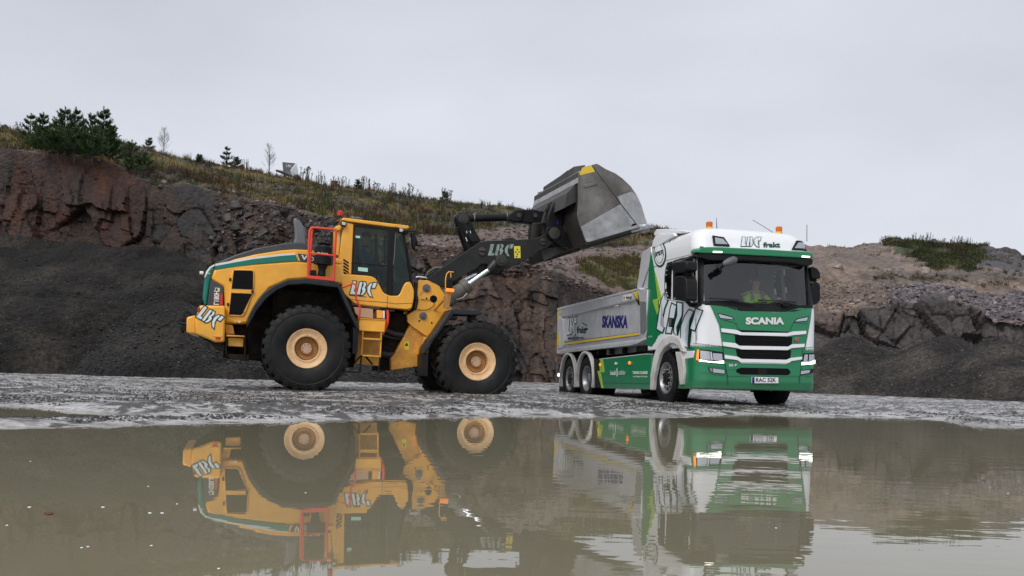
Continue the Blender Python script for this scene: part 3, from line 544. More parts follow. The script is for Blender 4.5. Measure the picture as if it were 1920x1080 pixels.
bp = N.new('ShaderNodeBump'); bp.inputs['Strength'].default_value = 1.0; bp.inputs['Distance'].default_value = .0012; K(mh.outputs[0], bp.inputs['Height']); K(bp.outputs[0], b.inputs['Normal'])
w = MB().add([(-70, -20, 0), (70, -20, 0), (70, 34, 0), (-70, 34, 0)], [(0, 1, 2, 3)]).build('water', mw, smooth=0); tag(w, kind='structure')
# ================================================================== ROCKS AND PLANTS ON THE HILLS
def rockmesh(seed, n=1.):
    bm = bmesh.new(); bmesh.ops.create_icosphere(bm, subdivisions=2, radius=1); r = random.Random(seed)
    pl = [(Vector((r.uniform(-1, 1), r.uniform(-1, 1), r.uniform(-1, 1))).normalized(), r.uniform(.38, .75)) for _ in range(11)]
    for v in bm.verts:
        for nn, d in pl:
            k = v.co.dot(nn)
            if k > d: v.co -= nn * (k - d)
    bmesh.ops.scale(bm, vec=(r.uniform(.8, 1.25), r.uniform(.7, 1), r.uniform(.55, .85)), verts=bm.verts); bmesh.ops.dissolve_degenerate(bm, dist=.02, edges=bm.edges)
    bmesh.ops.remove_doubles(bm, verts=bm.verts, dist=.05)
    me = bpy.data.meshes.new('stone'); bm.to_mesh(me); bm.free(); me.shade_smooth(); me.set_sharp_from_angle(angle=math.radians(25)); return me
RM = []
for k in range(9):
    me = rockmesh(k); me.materials.append(M[('stone', 'stone_d', 'stone_p')[k % 3]]); RM.append(me)
def surf(A, px, py, lo=-1e9, hi=1e9):
    """3D point of a built terrain seen nearest to a photo pixel, limited to a band of its rows"""
    P, T = A[0], A[1]; m = (T >= lo) & (T <= hi); d = (A[2] - px) ** 2 + (A[3] - py) ** 2 + np.where(m, 0, 1e9); i = np.unravel_index(np.argmin(d), d.shape); return P[i]
def stone(parent, p, s, k, r, sink=.3):
    o = bpy.data.objects.new('stone', RM[k]); COL.objects.link(o); o.location = (p[0], p[1], p[2] - s * sink * .3); o.scale = (s, s, s); o.rotation_euler = (r.uniform(-.5, .5), r.uniform(-.5, .5), r.uniform(0, 6.3))
    if parent: o.parent = parent
    return o
r = random.Random(11)
for i in range(190):            # rubble slide left of the cab
    t = r.random(); x = 400 + 250 * r.random(); y = 385 + (x - 480) * .12 + 95 * t; p = surf(MAIN, x, y); stone(quarry_hill, p, r.uniform(.10, .30) * (1 if r.random() < .85 else 1.8), r.choice([0, 1, 1, 4, 4]), r)
for i in range(60):             # loose stones along the cliff edge
    x = r.uniform(-50, 1240); y = ip(x, cliff_py) - r.uniform(0, 10); p = surf(MAIN, x, y, .95, 1.6); stone(quarry_hill, p, r.uniform(.12, .36), r.randrange(9), r)
for i in range(110):            # broken rim of the right cliff
    x = r.uniform(1540, 1925); y = ip(x, clifft) - r.uniform(-4, 22); p = surf(RIGHT, x, y, .9, 2.0); stone(right_hill, p, r.uniform(.12, .30), r.choice([0, 3, 6, 4, 2]), r)
for i in range(45):             # rock heap at the far right skyline
    x = r.uniform(1835, 1925); y = r.uniform(474, 502); p = surf(RIGHT, x, y, 3.0, 4.1); stone(right_hill, p, r.uniform(.2, .55), r.choice([0, 1, 4, 3]), r)
# small rubble that nobody could count: one joined mesh per hill
def scatter(name, pts, smin, smax, m, rng, flat=.7, cols=None):
    n = len(pts); base = np.array([[1, 0, 0], [-1, 0, 0], [0, 1, 0], [0, -1, 0], [0, 0, 1], [0, 0, -1]], float); fc = np.array([[0, 2, 4], [2, 1, 4], [1, 3, 4], [3, 0, 4], [2, 0, 5], [1, 2, 5], [3, 1, 5], [0, 3, 5]])
    s = rng.uniform(0, 1, (n, 1, 1)) ** 2.2 * (smax - smin) + smin; v = base[None] * rng.uniform(.6, 1.2, (n, 6, 1)) + rng.uniform(-.25, .25, (n, 6, 3)); a = rng.uniform(0, 6.28, n); c, s_ = np.cos(a), np.sin(a)
    v = np.stack([v[..., 0] * c[:, None] - v[..., 1] * s_[:, None], v[..., 0] * s_[:, None] + v[..., 1] * c[:, None], v[..., 2] * flat], -1) * s + pts[:, None, :]
    f = fc[None] + (np.arange(n) * 6)[:, None, None]; at_ = None if cols is None else np.repeat(cols, 6, 0)
    return arrmesh(name, v.reshape(-1, 3), f.reshape(-1, 3), m, at_, smooth=False)
def pick(A, mask, n, rng):
    I = np.argwhere(mask); k = I[rng.integers(0, len(I), n)]; P = A[0]; a = rng.uniform(0, 1, (n, 1)); b = rng.uniform(0, 1, (n, 1)); i, j = k[:, 0], k[:, 1]; i2 = np.minimum(i + 1, P.shape[0] - 1); j2 = np.minimum(j + 1, P.shape[1] - 1)
    return P[i, j] * (1 - a) * (1 - b) + P[i2, j] * a * (1 - b) + P[i, j2] * (1 - a) * b + P[i2, j2] * a * b
mk = (RIGHT[1] > 1.0) & (RIGHT[1] < 2.1) & inpoly(RIGHT[2], RIGHT[3], [(1662, 538), (1730, 531), (1790, 540), (1850, 553), (1880, 558), (1905, 540), (2300, 520), (2300, 640), (1690, 600)])
pts = pick(RIGHT, mk, 9000, RNG); cb = np.array([.105, .088, .092])[None] * RNG.uniform(.45, 1.9, (9000, 1)); tag(scatter('rubble', pts, .05, .26, M['rock'], RNG, cols=cb), 'purplish broken stone lying on the right bench', 'rubble', kind='stuff')
mk = (RIGHT[1] > 1.0) & (RIGHT[1] < 2.05) & (RIGHT[2] < 1700) & (RIGHT[2] > 1500)
pts = pick(RIGHT, mk, 3500, RNG); cb = np.array([.16, .12, .10])[None] * RNG.uniform(.5, 1.5, (3500, 1)); tag(scatter('rubble', pts, .03, .14, M['rock'], RNG, cols=cb), 'brownish small stone on the slope right of the truck', 'rubble', kind='stuff')
mk = ((MAIN[4] > .5) | ((MAIN[2] > 400) & (MAIN[2] < 660) & (MAIN[1] > .75))) & (MAIN[1] < 2.5)
pts = pick(MAIN, mk, 3500, RNG); cb = np.array([.11, .08, .07])[None] * RNG.uniform(.35, 1.7, (3500, 1)); tag(scatter('rubble', pts, .04, .17, M['rock'], RNG, cols=cb), 'loose reddish rubble on the quarry ledge', 'rubble', kind='stuff')
for o_, pts, c_ in PILES: s_ = scatter('stones', pts, .015, .065, M['rock'], RNG, .8, c_[None] * RNG.uniform(.5, 1.9, (len(pts), 1))); s_.parent = o_; s_['kind'] = 'stuff'
# clods and pebbles on the yard
gm = (GROUND[1] > .5) & (GROUND[0][..., 1] < 26) & (np.abs(GROUND[0][..., 0]) < 16)
pts = pick(GROUND, gm, 60000, RNG); k = fbm(pts * np.array([.5, 1.4, 0]), 3, 401) > -.12; pts = pts[k]; n = len(pts); cb = np.array([.045, .04, .036])[None] * RNG.uniform(.5, 2.2, (n, 1))
tag(scatter('pebbles', pts, .004, .026, M['rock'], RNG, .7, cb), 'wet dark pebbles and clods strewn over the yard', 'pebbles', kind='stuff')
# grass and low scrub
mgr, n_, b_ = new_mat('grass_blades'); a = n_.nodes.new('ShaderNodeAttribute'); a.attribute_name = 'tone'; n_.links.new(a.outputs['Color'], b_.inputs['Base Color']); b_.inputs['Roughness'].default_value = .8; b_.inputs['Specular IOR Level'].default_value = .15
def blades(name, pts, h, w, cols, nb, rng, lean=.5):
    n = len(pts) * nb; c = np.repeat(pts, nb, 0) + rng.normal(0, 1, (n, 3)) * np.array([w * 5, w * 5, .0]); a = rng.uniform(0, 6.28, n); H = np.repeat(h, nb) * rng.uniform(.4, 1.1, n); ln = rng.normal(0, lean, (n, 2)) * H[:, None]
    dx = np.stack([np.cos(a), np.sin(a), 0 * a], -1) * w; tip = c + np.stack([ln[:, 0], ln[:, 1], H], -1); mid = c + np.stack([ln[:, 0] * .35, ln[:, 1] * .35, H * .6], -1)
    v = np.stack([c - dx - [0, 0, .05], c + dx - [0, 0, .05], mid + dx * .7, tip, mid - dx * .7], 1); f = (np.array([[0, 1, 2], [0, 2, 4], [4, 2, 3]])[None] + (np.arange(n) * 5)[:, None, None]).reshape(-1, 3)
    cc = np.repeat(np.repeat(cols, nb, 0) * rng.uniform(.6, 1.4, (n, 1)), 5, 0); return arrmesh(name, v.reshape(-1, 3), f, mgr, cc, smooth=False)
mk = (MAIN[1] > 1.05) & (MAIN[1] < 3.15) & (MAIN[4] < .5) & (MAIN[2] > -200) & (MAIN[2] < 1300)
pts = pick(MAIN, mk, 11000, RNG); t1 = fbm(pts * .35, 4, 91); t2 = fbm(pts * 1.2, 3, 93); pxx, _ = pixof(pts)
cc = mixc(np.broadcast_to(np.array([.055, .042, .024]), pts.shape), [.25, .19, .065], sm(-.1, .3, t1 + t2 * .5 + .3 * sm(680, 300, pxx))); cc = mixc(cc, [.05, .068, .018], sm(.05, .3, t2)); cc = mixc(cc, [.07, .045, .035], sm(.1, .4, fbm(pts * .9, 4, 97)))
k = RNG.uniform(0, 1, len(pts)) < .45 + .5 * sm(-.3, .2, t1)
tag(blades('hill_grass', pts[k], np.full(k.sum(), .20) * RNG.uniform(.4, 1.5, k.sum()), .018, cc[k], 7, RNG), 'straw yellow and olive grass over the quarry hill', 'grass', kind='stuff')
mk = (inpoly(RIGHT[2] + 14 * fbm(RIGHT[0] * .8, 3, 171), RIGHT[3] + 8 * fbm(RIGHT[0] * 1.1, 3, 173), [(1648, 458), (1670, 445), (1720, 447), (1835, 458), (1845, 480), (1838, 506), (1800, 512), (1750, 506), (1725, 494), (1690, 474)])) & (RIGHT[1] > 2.7) & (RIGHT[1] < 4.2)
pts = pick(RIGHT, mk, 6500, RNG); pts = pts[fbm(pts * .9, 4, 175) + RNG.normal(0, .12, len(pts)) > -.02][:3000]; n3_ = len(pts); t2 = fbm(pts * 1.2, 3, 93); cc = mixc(np.broadcast_to(np.array([.028, .040, .016]), pts.shape), [.085, .085, .035], sm(-.1, .35, t2)); cc = mixc(cc, [.06, .04, .028], sm(.1, .4, fbm(pts * .6, 3, 177)))
tag(blades('scrub', pts, RNG.uniform(.08, .45, n3_), .03, cc, 8, RNG), 'dark green scrub on top of the right hill', 'scrub', kind='stuff')
mk = (MAIN[1] > 1.02) & (MAIN[1] < 2.1) & (MAIN[2] > 1060) & (MAIN[2] < 1260) & (MAIN[4] < .5)
pts = pick(MAIN, mk, 3600, RNG); pts = pts[fbm(pts * 1.1, 4, 181) + RNG.normal(0, .12, len(pts)) > .0][:1800]; n4_ = len(pts); t2 = fbm(pts * 1.2, 3, 93); cc = mixc(np.broadcast_to(np.array([.085, .072, .028]), pts.shape), [.105, .11, .03], sm(-.2, .3, t2))
tag(blades('bench_grass', pts, RNG.uniform(.04, .16, n4_), .015, cc, 7, RNG), 'mossy green grass on the ledge behind the tipper body', 'grass', kind='stuff')
mk = (MAIN[1] > 1.0) & (MAIN[1] < 3.1) & (MAIN[4] < .5) & (MAIN[2] > -150) & (MAIN[2] < 1290)
pts = pick(MAIN, mk, 9000, RNG); pts = pts[fbm(pts * .5, 4, 191) + RNG.normal(0, .08, len(pts)) > .09][:1500]; t2 = fbm(pts * .7, 3, 193); cc = mixc(np.broadcast_to(np.array([.060, .040, .030]), pts.shape), [.060, .068, .022], sm(-.05, .2, t2)); cc = mixc(cc, [.12, .085, .035], sm(.15, .35, fbm(pts * .8, 3, 195)))
tag(blades('low_scrub', pts, RNG.uniform(.2, .62, len(pts)), .016, cc, 16, RNG, .38), 'brown heather and low scrub in clumps over the quarry hill', 'scrub', kind='stuff')
mk = (RIGHT[1] > 2.3) & (RIGHT[1] < 4.2) & (RIGHT[2] > 1540)
pts = pick(RIGHT, mk, 5000, RNG); ppx, ppy = pixof(pts); pts = pts[fbm(pts * .6, 4, 197) + RNG.normal(0, .1, len(pts)) + .16 * np.exp(-((ppx - 1750) / 90) ** 2) > .22][:1300]; cc = mixc(np.broadcast_to(np.array([.055, .042, .026]), pts.shape), [.06, .062, .024], RNG.uniform(0, 1, len(pts)))
tag(blades('low_scrub', pts, RNG.uniform(.06, .28, len(pts)), .014, cc, 10, RNG, .5), 'sparse brown weeds thinning out over the right hill', 'scrub', kind='stuff')
# young pines
mpn, n_, b_ = new_mat('pine_needles'); b_.inputs['Roughness'].default_value = .7; b_.inputs['Specular IOR Level'].default_value = .2
g_ = n_.nodes.new('ShaderNodeNewGeometry'); z_ = n_.nodes.new('ShaderNodeTexNoise'); z_.inputs['Scale'].default_value = 2.5; n_.links.new(g_.outputs['Position'], z_.inputs['Vector'])
c_ = n_.nodes.new('ShaderNodeValToRGB'); c_.color_ramp.elements[0].position = .3; c_.color_ramp.elements[0].color = (.020, .046, .018, 1); c_.color_ramp.elements[1].position = .75; c_.color_ramp.elements[1].color = (.085, .145, .050, 1); n_.links.new(z_.outputs[0], c_.inputs[0]); n_.links.new(c_.outputs[0], b_.inputs['Base Color'])
def pine(base, H, spread, seed, label, dens=1., group=None):
    r = random.Random(seed); rg = np.random.default_rng(seed); root = empty('young_pine', loc=tuple(base)); tag(root, label, 'pine', group)
    tk = MB(); tk.tube([(0, 0, -.3), (r.uniform(-.05, .05), 0, H * .5), (0, 0, H * .97)], [.05 * H / 3 + .015, .035, .012], 6)
    seg = []; nw = max(4, int(H / .33))
    for wv in range(nw):
        t = (wv + .4) / nw; z = H * (.0 + .96 * t); ln = spread * (1 - t) ** .75 * r.uniform(.8, 1.15) + .16
        for k in range(r.randint(5, 7)):
            a = r.uniform(0, 6.28); el = .25 + .55 * t; d = Vector((math.cos(a), math.sin(a), el)).normalized(); p0 = Vector((0, 0, z)); p1 = p0 + d * ln * .6; p2 = p1 + (d + Vector((0, 0, .55))).normalized() * ln * .45
            tk.tube([p0, p1, p2], [.014, .009, .005], 3); seg += [(p0 + (p1 - p0) * .25, p1), (p1, p2)]
            for _ in range(int(4 * dens)):
                q = p0.lerp(p1, r.uniform(.3, 1)); e = q + (d + Vector((r.uniform(-1, 1), r.uniform(-1, 1), r.uniform(.1, .9)))).normalized() * ln * .38; seg.append((q, e))
    seg.append((Vector((0, 0, H * .86)), Vector((0, 0, H * 1.04))))
    S = np.array([[*a, *b] for a, b in seg]); L_ = np.linalg.norm(S[:, 3:] - S[:, :3], axis=1); cnt = np.maximum(5, (L_ * 130 * dens).astype(int)); idx = np.repeat(np.arange(len(S)), cnt); n = len(idx); t = rg.uniform(0, 1, (n, 1))
    p = S[idx, :3] * (1 - t) + S[idx, 3:] * t; ax = (S[idx, 3:] - S[idx, :3]) / L_[idx, None]; rd = rg.normal(0, 1, (n, 3)); rd -= ax * (rd * ax).sum(1, keepdims=True); rd /= np.linalg.norm(rd, axis=1, keepdims=True)
    dr = rd * .8 + ax * .75; dr /= np.linalg.norm(dr, axis=1, keepdims=True); sd_ = np.cross(dr, rg.normal(0, 1, (n, 3))); sd_ /= np.linalg.norm(sd_, axis=1, keepdims=True); ln = rg.uniform(.07, .14, (n, 1))
    v = np.stack([p - sd_ * .012, p + sd_ * .012, p + dr * ln], 1).reshape(-1, 3); f = np.arange(3 * n).reshape(-1, 3)
    cr = arrmesh('crown', v, f, mpn, smooth=False); cr.parent = root; tk.build('trunk', 'bark', root, smooth=60); return root
pines = [(58, 214, 268, .8, 'far left pine of the dense clump on the cliff top'), (80, 213, 280, 1.0, 'tall pine with a double tip, second from the left in the clump'), (105, 222, 285, 1.1, 'broad low pine in the middle left of the clump'),
    (122, 205, 288, 1.25, 'tallest pine in the middle of the dense clump'), (140, 208, 290, 1.2, 'slightly lower pine touching the tallest one on its right'), (168, 217, 292, 1.2, 'pine with an open grey-green tip right of the clump centre'),
    (190, 206, 296, 1.15, 'tall slender pine at the right end of the clump'), (205, 234, 299, 1.1, 'short bushy pine at the right foot of the clump'), (150, 250, 296, 1.5, 'low wide pine bush in front of the clump'), (98, 248, 290, 1.4, 'low dark pine bush at the left front of the clump'), (182, 262, 300, 1.3, 'low dark pine bush at the right front of the clump'), (122, 255, 292, 1.3, 'dark low pine bush in the centre front of the clump')]
for i, (x, t, b, sp, lb) in enumerate(pines):
    p = surf(MAIN, x, b, 1.0, 3.0); d = p[1] - (.6 if i >= 8 else 0); H = (b - t + 4) * d / F; pine((p[0], d, p[2] - .1), H, sp, 40 + i, lb, 1.25, 'pines on the cliff top')
for i, (x, t, b, sp, lb) in enumerate([(247, 262, 322, .75, 'small bright green pine on the yellow grass right of the clump'), (277, 256, 278, .35, 'tiny pine sapling on the ridge with upturned tufts'), (264, 290, 326, .6, 'low pine bush below the ridge, among straw grass'),
     (424, 272, 309, .5, 'slim pine sapling on the ridge left of the bare tree'), (443, 291, 312, .45, 'short pine sapling beside the slim one on the ridge'), (373, 292, 308, .3, 'very small pine tuft on the ridge between the two bare saplings'),
     (672, 338, 358, .25, 'tiny green sapling on the ridge above the cab'), (835, 360, 377, .3, 'tiny green shrub on the ridge left of the boom')]):
    p = surf(MAIN, x, b, 1.0, 3.05); H = (b - t) * p[1] / F; pine((p[0], p[1], p[2] - .05), H, sp, 70 + i, lb, 1.0)
# bare birch saplings
def bare_tree(base, H, seed, label):
    r = random.Random(seed); root = empty('bare_sapling', loc=tuple(base)); tag(root, label, 'bare tree'); tk = MB(); tw = MB(); tk.tube([(0, 0, -.2), (.03, 0, H * .5), (0, .02, H)], [.035, .022, .006], 6)
    for k in range(46):
        z = H * (.12 + .8 * r.random()); a = r.uniform(0, 6.28); l = H * .30 * (1 - (z / H) ** 1.5) + .2; d = Vector((math.cos(a) * .75, math.sin(a) * .75, 1)).normalized(); p0 = Vector((0, 0, z)); p1 = p0 + d * l
        tw.tube([p0, p0 + d * l * .5 + Vector((math.cos(a), math.sin(a), 0)) * .05, p1], [.008, .005, .003], 3)
        for _ in range(5): q = p0.lerp(p1, r.uniform(.3, .9)); e = q + (d + Vector((r.uniform(-.6, .6), r.uniform(-.6, .6), .2))).normalized() * l * .45; tw.tube([q, e], [.0035, .002], 3)
    tk.build('trunk', 'bark', root, smooth=60); tw.build('twigs', 'bark', root, smooth=0)
p = surf(MAIN, 505, 322, 2.5, 3.05); bare_tree(p, 60 * p[1] / F, 5, 'bare leafless tree on the ridge beside the tipped dump body')
p = surf(MAIN, 308, 288, 2.5, 3.05); bare_tree(p, 52 * p[1] / F, 6, 'thin bare sapling on the ridge just right of the pines')
p = surf(MAIN, 150, 250, 2.5, 3.05); bare_tree(p, 34 * p[1] / F, 8, 'bare birch twigs poking out behind the pine clump')
# dry weeds standing on the ridge
M['weed'] = mat('dry_weed', (.035, .026, .022), .9)
WV = []
for k in range(4):
    r = random.Random(90 + k); w_ = MB()
    for _ in range(16):
        x, y = r.uniform(-.4, .4), r.uniform(-.25, .25); h = r.uniform(.45, 1.0); t_ = (x + r.uniform(-.15, .15), y, h); w_.tube([(x * .6, y, -.1), (x, y, h * .5), t_], [.020, .017, .014], 3)
        for q in range(5): a, b, c2 = r.uniform(-.05, .05), r.uniform(-.05, .05), r.uniform(-.12, .05); w_.add([(t_[0] + a - .04, t_[1] + b, t_[2] + c2), (t_[0] + a + .04, t_[1] + b, t_[2] + c2), (t_[0] + a, t_[1] + b, t_[2] + c2 + .05), (t_[0] + a, t_[1] + b + .03, t_[2] + c2 + .02)], [(0, 1, 2), (0, 1, 3), (1, 2, 3), (2, 0, 3)])
    o_ = w_.build('dry_weed', 'weed', smooth=0); WV.append(o_)
spots = [(571, 338, .95, 'thick clump of dry weeds just right of the tipped dump body'), (601, 345, .8, 'dry weed clump between the dump body and the red bin'), (629, 344, .7, 'dry weed stalks standing behind the red bin'), (646, 351, .7, 'short dry weeds right of the red bin'),
    (682, 356, .9, 'dark dry weed clump above the orange beacon of the loader'), (700, 361, .8, 'twin weed clump above the rear of the cab roof'), (736, 367, .85, 'wide dry weed clump on the ridge above the cab windscreen'), (768, 372, .95, 'tall dry weeds on the ridge above the cab mirror'),
    (752, 371, .5, 'low dry weeds between two taller clumps on the ridge'), (837, 379, .85, 'lone dry weed clump above the bell crank'), (34, 243, .6, 'single brown weed at the far left of the ridge'), (460, 316, .7, 'thin dry weeds between the slim pine and the bare tree')]
for i, (x, y, s, lb) in enumerate(spots):
    o_ = WV[i] if i < 4 else WV[i % 4].copy()
    if i >= 4: COL.objects.link(o_)
    p = surf(MAIN, x, y, 2.6, 3.05); o_.location = (p[0], p[1], p[2] - .05); o_.scale = (s * 1.2, s * 1.2, s * 1.2); o_.rotation_euler = (0, 0, i * 1.3); tag(o_, lb, 'weeds', 'dry weeds along the ridge')
r = random.Random(77)
for i, (x, w_) in enumerate([(1655, 'at the left foot of the green mound'), (1715, 'left of the dark squarish boulder, standing alone'), (1730, 'second to the left of the dark squarish boulder'), (1742, 'just left of the dark squarish boulder'), (1768, 'just right of the dark squarish boulder'), (1786, 'in the middle of the right half of the green mound'), (1800, 'last but one before the rock heap'), (1817, 'nearest to the rock heap at the far right')]):
    o_ = WV[i % 4].copy(); COL.objects.link(o_); p = surf(RIGHT, x, ip(x, sky2), 3.7, 4.05); s = r.uniform(.5, 1.0); o_.location = (p[0], p[1], p[2] - .05); o_.scale = (s, s, s)
    tag(o_, 'dry weeds on the skyline ' + w_, 'weeds', 'weeds on the right mound')
# boulders standing on the benches
def boulder(A, x, y, w, h, k, label, lo=0, hi=9, m='stone'):
    p = surf(A, x, y, lo, hi); s = w * 1.3 * p[1] / F / 2; me = RM[k].copy(); me.materials.clear(); me.materials.append(M[m]); o = bpy.data.objects.new('boulder', me); COL.objects.link(o); o.location = (p[0], p[1] - s * .3, p[2] + s * .15); o.scale = (s, s, s * h / w * 1.7); return tag(o, label, 'boulder')
boulder(RIGHT, 1570, 503, 22, 9, 1, 'pale boulder lying on the bench just right of the truck', 2.6, 3.6, 'stone_p'); boulder(RIGHT, 1732, 511, 30, 12, 4, 'rounded boulder on the bench near the middle of the right hill', 2.6, 3.6, 'stone_p')
boulder(RIGHT, 1690, 507, 9, 7, 2, 'small pointed stone on the bench left of the rounded boulder', 2.6, 3.6, 'stone_p'); boulder(RIGHT, 1754, 459, 26, 16, 5, 'dark squarish boulder sitting on the green skyline', 3.5, 4.1, 'stone_d')
boulder(MAIN, 585, 387, 16, 8, 7, 'pale slab of rock on the ledge left of the cab', 1, 2.5, 'stone_p'); boulder(MAIN, 1212, 444, 34, 14, 3, 'pink-grey rock on the skyline above the tipper headboard', 2.2, 3.1)
boulder(MAIN, 460, 360, 20, 12, 8, 'grey rock in the grass above the loader hood', 1, 2.7, 'stone_d'); boulder(MAIN, 455, 313, 16, 12, 1, 'dark rock on the ridge left of the bare tree', 2.2, 3.05, 'stone_d'); boulder(MAIN, 12, 243, 20, 12, 4, 'dark rock mound at the far left edge of the ridge', 2.2, 3.05, 'stone_d')
boulder(MAIN, 556, 334, 20, 10, 7, 'dark rock beneath the tipped dump body', 2.5, 3.05, 'stone_d')
# dump body lying tipped on the ridge
p = surf(MAIN, 540, 331, 2.6, 3.05); root = empty('dump_body', loc=(p[0], p[1] + .3, p[2])); root.rotation_euler = (0, 0, .3); tag(root, 'grey steel dump body tipped up on the ridge beside the bare tree', 'dump body')
k = p[1] / F
def dv(x, y, dy=0): return ((x - 540) * k, dy, (334 - y) * k)
b = MB(); b.add([dv(527, 304), dv(551, 304), dv(553, 318), dv(529, 320), dv(527, 304, .06), dv(551, 304, .06), dv(553, 318, .06), dv(529, 320, .06)], [(0, 1, 2, 3), (7, 6, 5, 4), (0, 4, 5, 1), (1, 5, 6, 2), (2, 6, 7, 3), (3, 7, 4, 0)]); b.build('headboard', 'ghood', root)
b = MB(); b.add([dv(529, 320), dv(553, 318), dv(542, 334, -1.4), dv(514, 326, -1.4), dv(529, 323, .05), dv(553, 321, .05), dv(542, 338, -1.3), dv(514, 329, -1.3)], [(0, 1, 2, 3), (7, 6, 5, 4), (0, 4, 5, 1), (1, 5, 6, 2), (2, 6, 7, 3), (3, 7, 4, 0)]); b.build('floor', 'ghood', root)
b = MB(); b.add([dv(551, 304, -.05), dv(557, 330, .0), dv(543, 334, -1.4), dv(540, 325, -1.4), dv(553, 304, -.0), dv(559, 330, .05), dv(545, 335, -1.35), dv(542, 325, -1.35)], [(0, 1, 2, 3), (7, 6, 5, 4), (0, 4, 5, 1), (1, 5, 6, 2), (2, 6, 7, 3), (3, 7, 4, 0)]); b.build('side_wall', 'silver_l', root)
text('LBC', dv(540, 310, -.01), (1, 0, 0), (0, 0, 1), 5 * k, 'white_decal', root, width=11 * k)
# rusty bin
p = surf(MAIN, 627, 349, 2.6, 3.05); M['rust'] = mat('rusty_bin', (.14, .06, .045), .8, dirt=.4); b = MB(); b.lathe([(.20, 0), (.23, .42), (.25, .44), (.25, .48), (.21, .48)], 20, axis='z'); b.build('bin', 'rust', loc=(p[0], p[1], p[2] - .05)); tag(bpy.data.objects['bin'], 'dull red drum standing among weeds on the ridge', 'drum')
# foam flecks and a leaf on the water
M['foam'] = mat('foam', (.8, .8, .8), .5); M['leaf'] = mat('dark_red_leaf', (.10, .012, .02), .6)
fl = [(55, 951, 'just left of the dark red leaf'), (193, 951, 'in the open water well right of the dark red leaf'), (281, 962, 'left one of the close pair left of the mirrored tail'), (304, 962, 'right one of the close pair left of the mirrored tail'), (13, 985, 'at the left picture edge below the red leaf'),
 (153, 1027, 'left one of the touching pair near the bottom left'), (165, 1025, 'right one of the touching pair near the bottom left'), (332, 945, 'just left of the mirrored hood'), (278, 912, 'in open water left of the mirrored counterweight'), (57, 865, 'alone in the upper left puddle'),
 (284, 1023, 'lying below the mirrored hood, left of centre'), (573, 924, 'inside the mirrored yellow hood'), (410, 1066, 'at the bottom edge under the mirrored loader'), (264, 799, 'at the left waterline, right one of two'), (243, 799, 'at the left waterline, left one of two'), (1767, 803, 'near the waterline at the far right'), (1455, 990, 'inside the mirrored truck windscreen'), (1890, 925, 'by the right picture edge on dark water')]
for i, (x, y, w_) in enumerate(fl):
    d = depth_on(x, y); q = at(x, y, d); s = .0045 if i > 3 else .007; b = MB(); b.lathe([(.2 * s, .3 * s), (.7 * s, .2 * s), (s, 0), (s, -.2 * s)], 8, axis='z'); o = b.build('foam_fleck', 'foam', loc=(q[0], q[1], .0005)); tag(o, 'tiny white foam fleck ' + w_, 'foam', 'foam flecks on the puddle')
q = at(91, 965, depth_on(91, 965)); b = MB(); n_ = 10; b.add([(math.cos(2 * math.pi * i / n_) * .017 * (1.3 if i % 2 else .8), math.sin(2 * math.pi * i / n_) * .012, .002 + .003 * (i % 3)) for i in range(n_)] + [(0, 0, .008)], [(i, (i + 1) % n_, n_) for i in range(n_)]); tag(b.build('leaf', 'leaf', loc=(q[0], q[1], .001)), 'small dark red leaf floating at the lower left of the puddle', 'leaf')
# ================================================================== WHEELS
def circ(n, r, c=(0, 0)): return [(c[0] + r * math.cos(2 * math.pi * i / n), c[1] + r * math.sin(2 * math.pi * i / n)) for i in range(n)]
def wheel(name, parent, loc, R, w, rr, tyre, rim_fn, lugs, flip=False, rot=0., lug=(.05, .32)):
    root = empty(name, parent, loc=loc); root.rotation_euler = (0, 0, math.pi) if flip else (0, rot, 0)
    h = w / 2; s = R - rr
    prof = [(rr - .01, -h * .66), (rr + .02, -h * .80), (rr + s * .22, -h * .97), (rr + s * .45, -h * 1.0), (rr + s * .62, -h * .985), (rr + s * .66, -h * .965), (rr + s * .70, -h * .99), (R - lug[0] * 1.6, -h * .94), (R - lug[0] * .9, -h * .86), (R - lug[0] * .9, h * .86), (R - lug[0] * 1.6, h * .94), (rr + s * .45, h), (rr + .02, h * .8), (rr - .01, h * .66)]
    t = MB(); t.lathe(prof, 72, cap=False)
    lw = 2 * math.pi / lugs * .56
    for i in range(lugs):
        for sd_ in (-1, 1):
            a = 2 * math.pi * (i + (.5 if sd_ > 0 else 0)) / lugs; k = lug[1] * lw * 2
            def q(aa, r_, y): return (r_ * math.cos(aa), y, r_ * math.sin(aa))
            y0, y1 = sd_ * h * .90, sd_ * h * .04; a0, a1 = a, a + k
            if sd_ > 0: y0, y1 = y1, y0; a0, a1 = a1, a0
            rb = R - lug[0] * 1.1
            t.hexa([q(a0, rb, y0), q(a0 + lw, rb, y0), q(a1 + lw, rb, y1), q(a1, rb, y1), q(a0, R, y0 * .97), q(a0 + lw, R, y0 * .97), q(a1 + lw, R, y1), q(a1, R, y1)])
            # shoulder foot of the lug running down the sidewall
            yo = sd_ * h * .90; yi = sd_ * h * .55; yy = sd_ * h * 1.0
            aa0 = a
            t.hexa([q(aa0, R - lug[0] * 2.7, yi), q(aa0 + lw * .8, R - lug[0] * 2.7, yi), q(aa0 + lw * .8, R - lug[0] * 2.5, yy), q(aa0, R - lug[0] * 2.5, yy), q(aa0, R - .004, yi), q(aa0 + lw * .8, R - .004, yi), q(aa0 + lw, R - lug[0] * .35, yo), q(aa0, R - lug[0] * .35, yo)])
    t.build('tyre', tyre, root, bevel=.006 if R > .7 else 0, smooth=35, seg=1); rim_fn(root, rr, h); return root
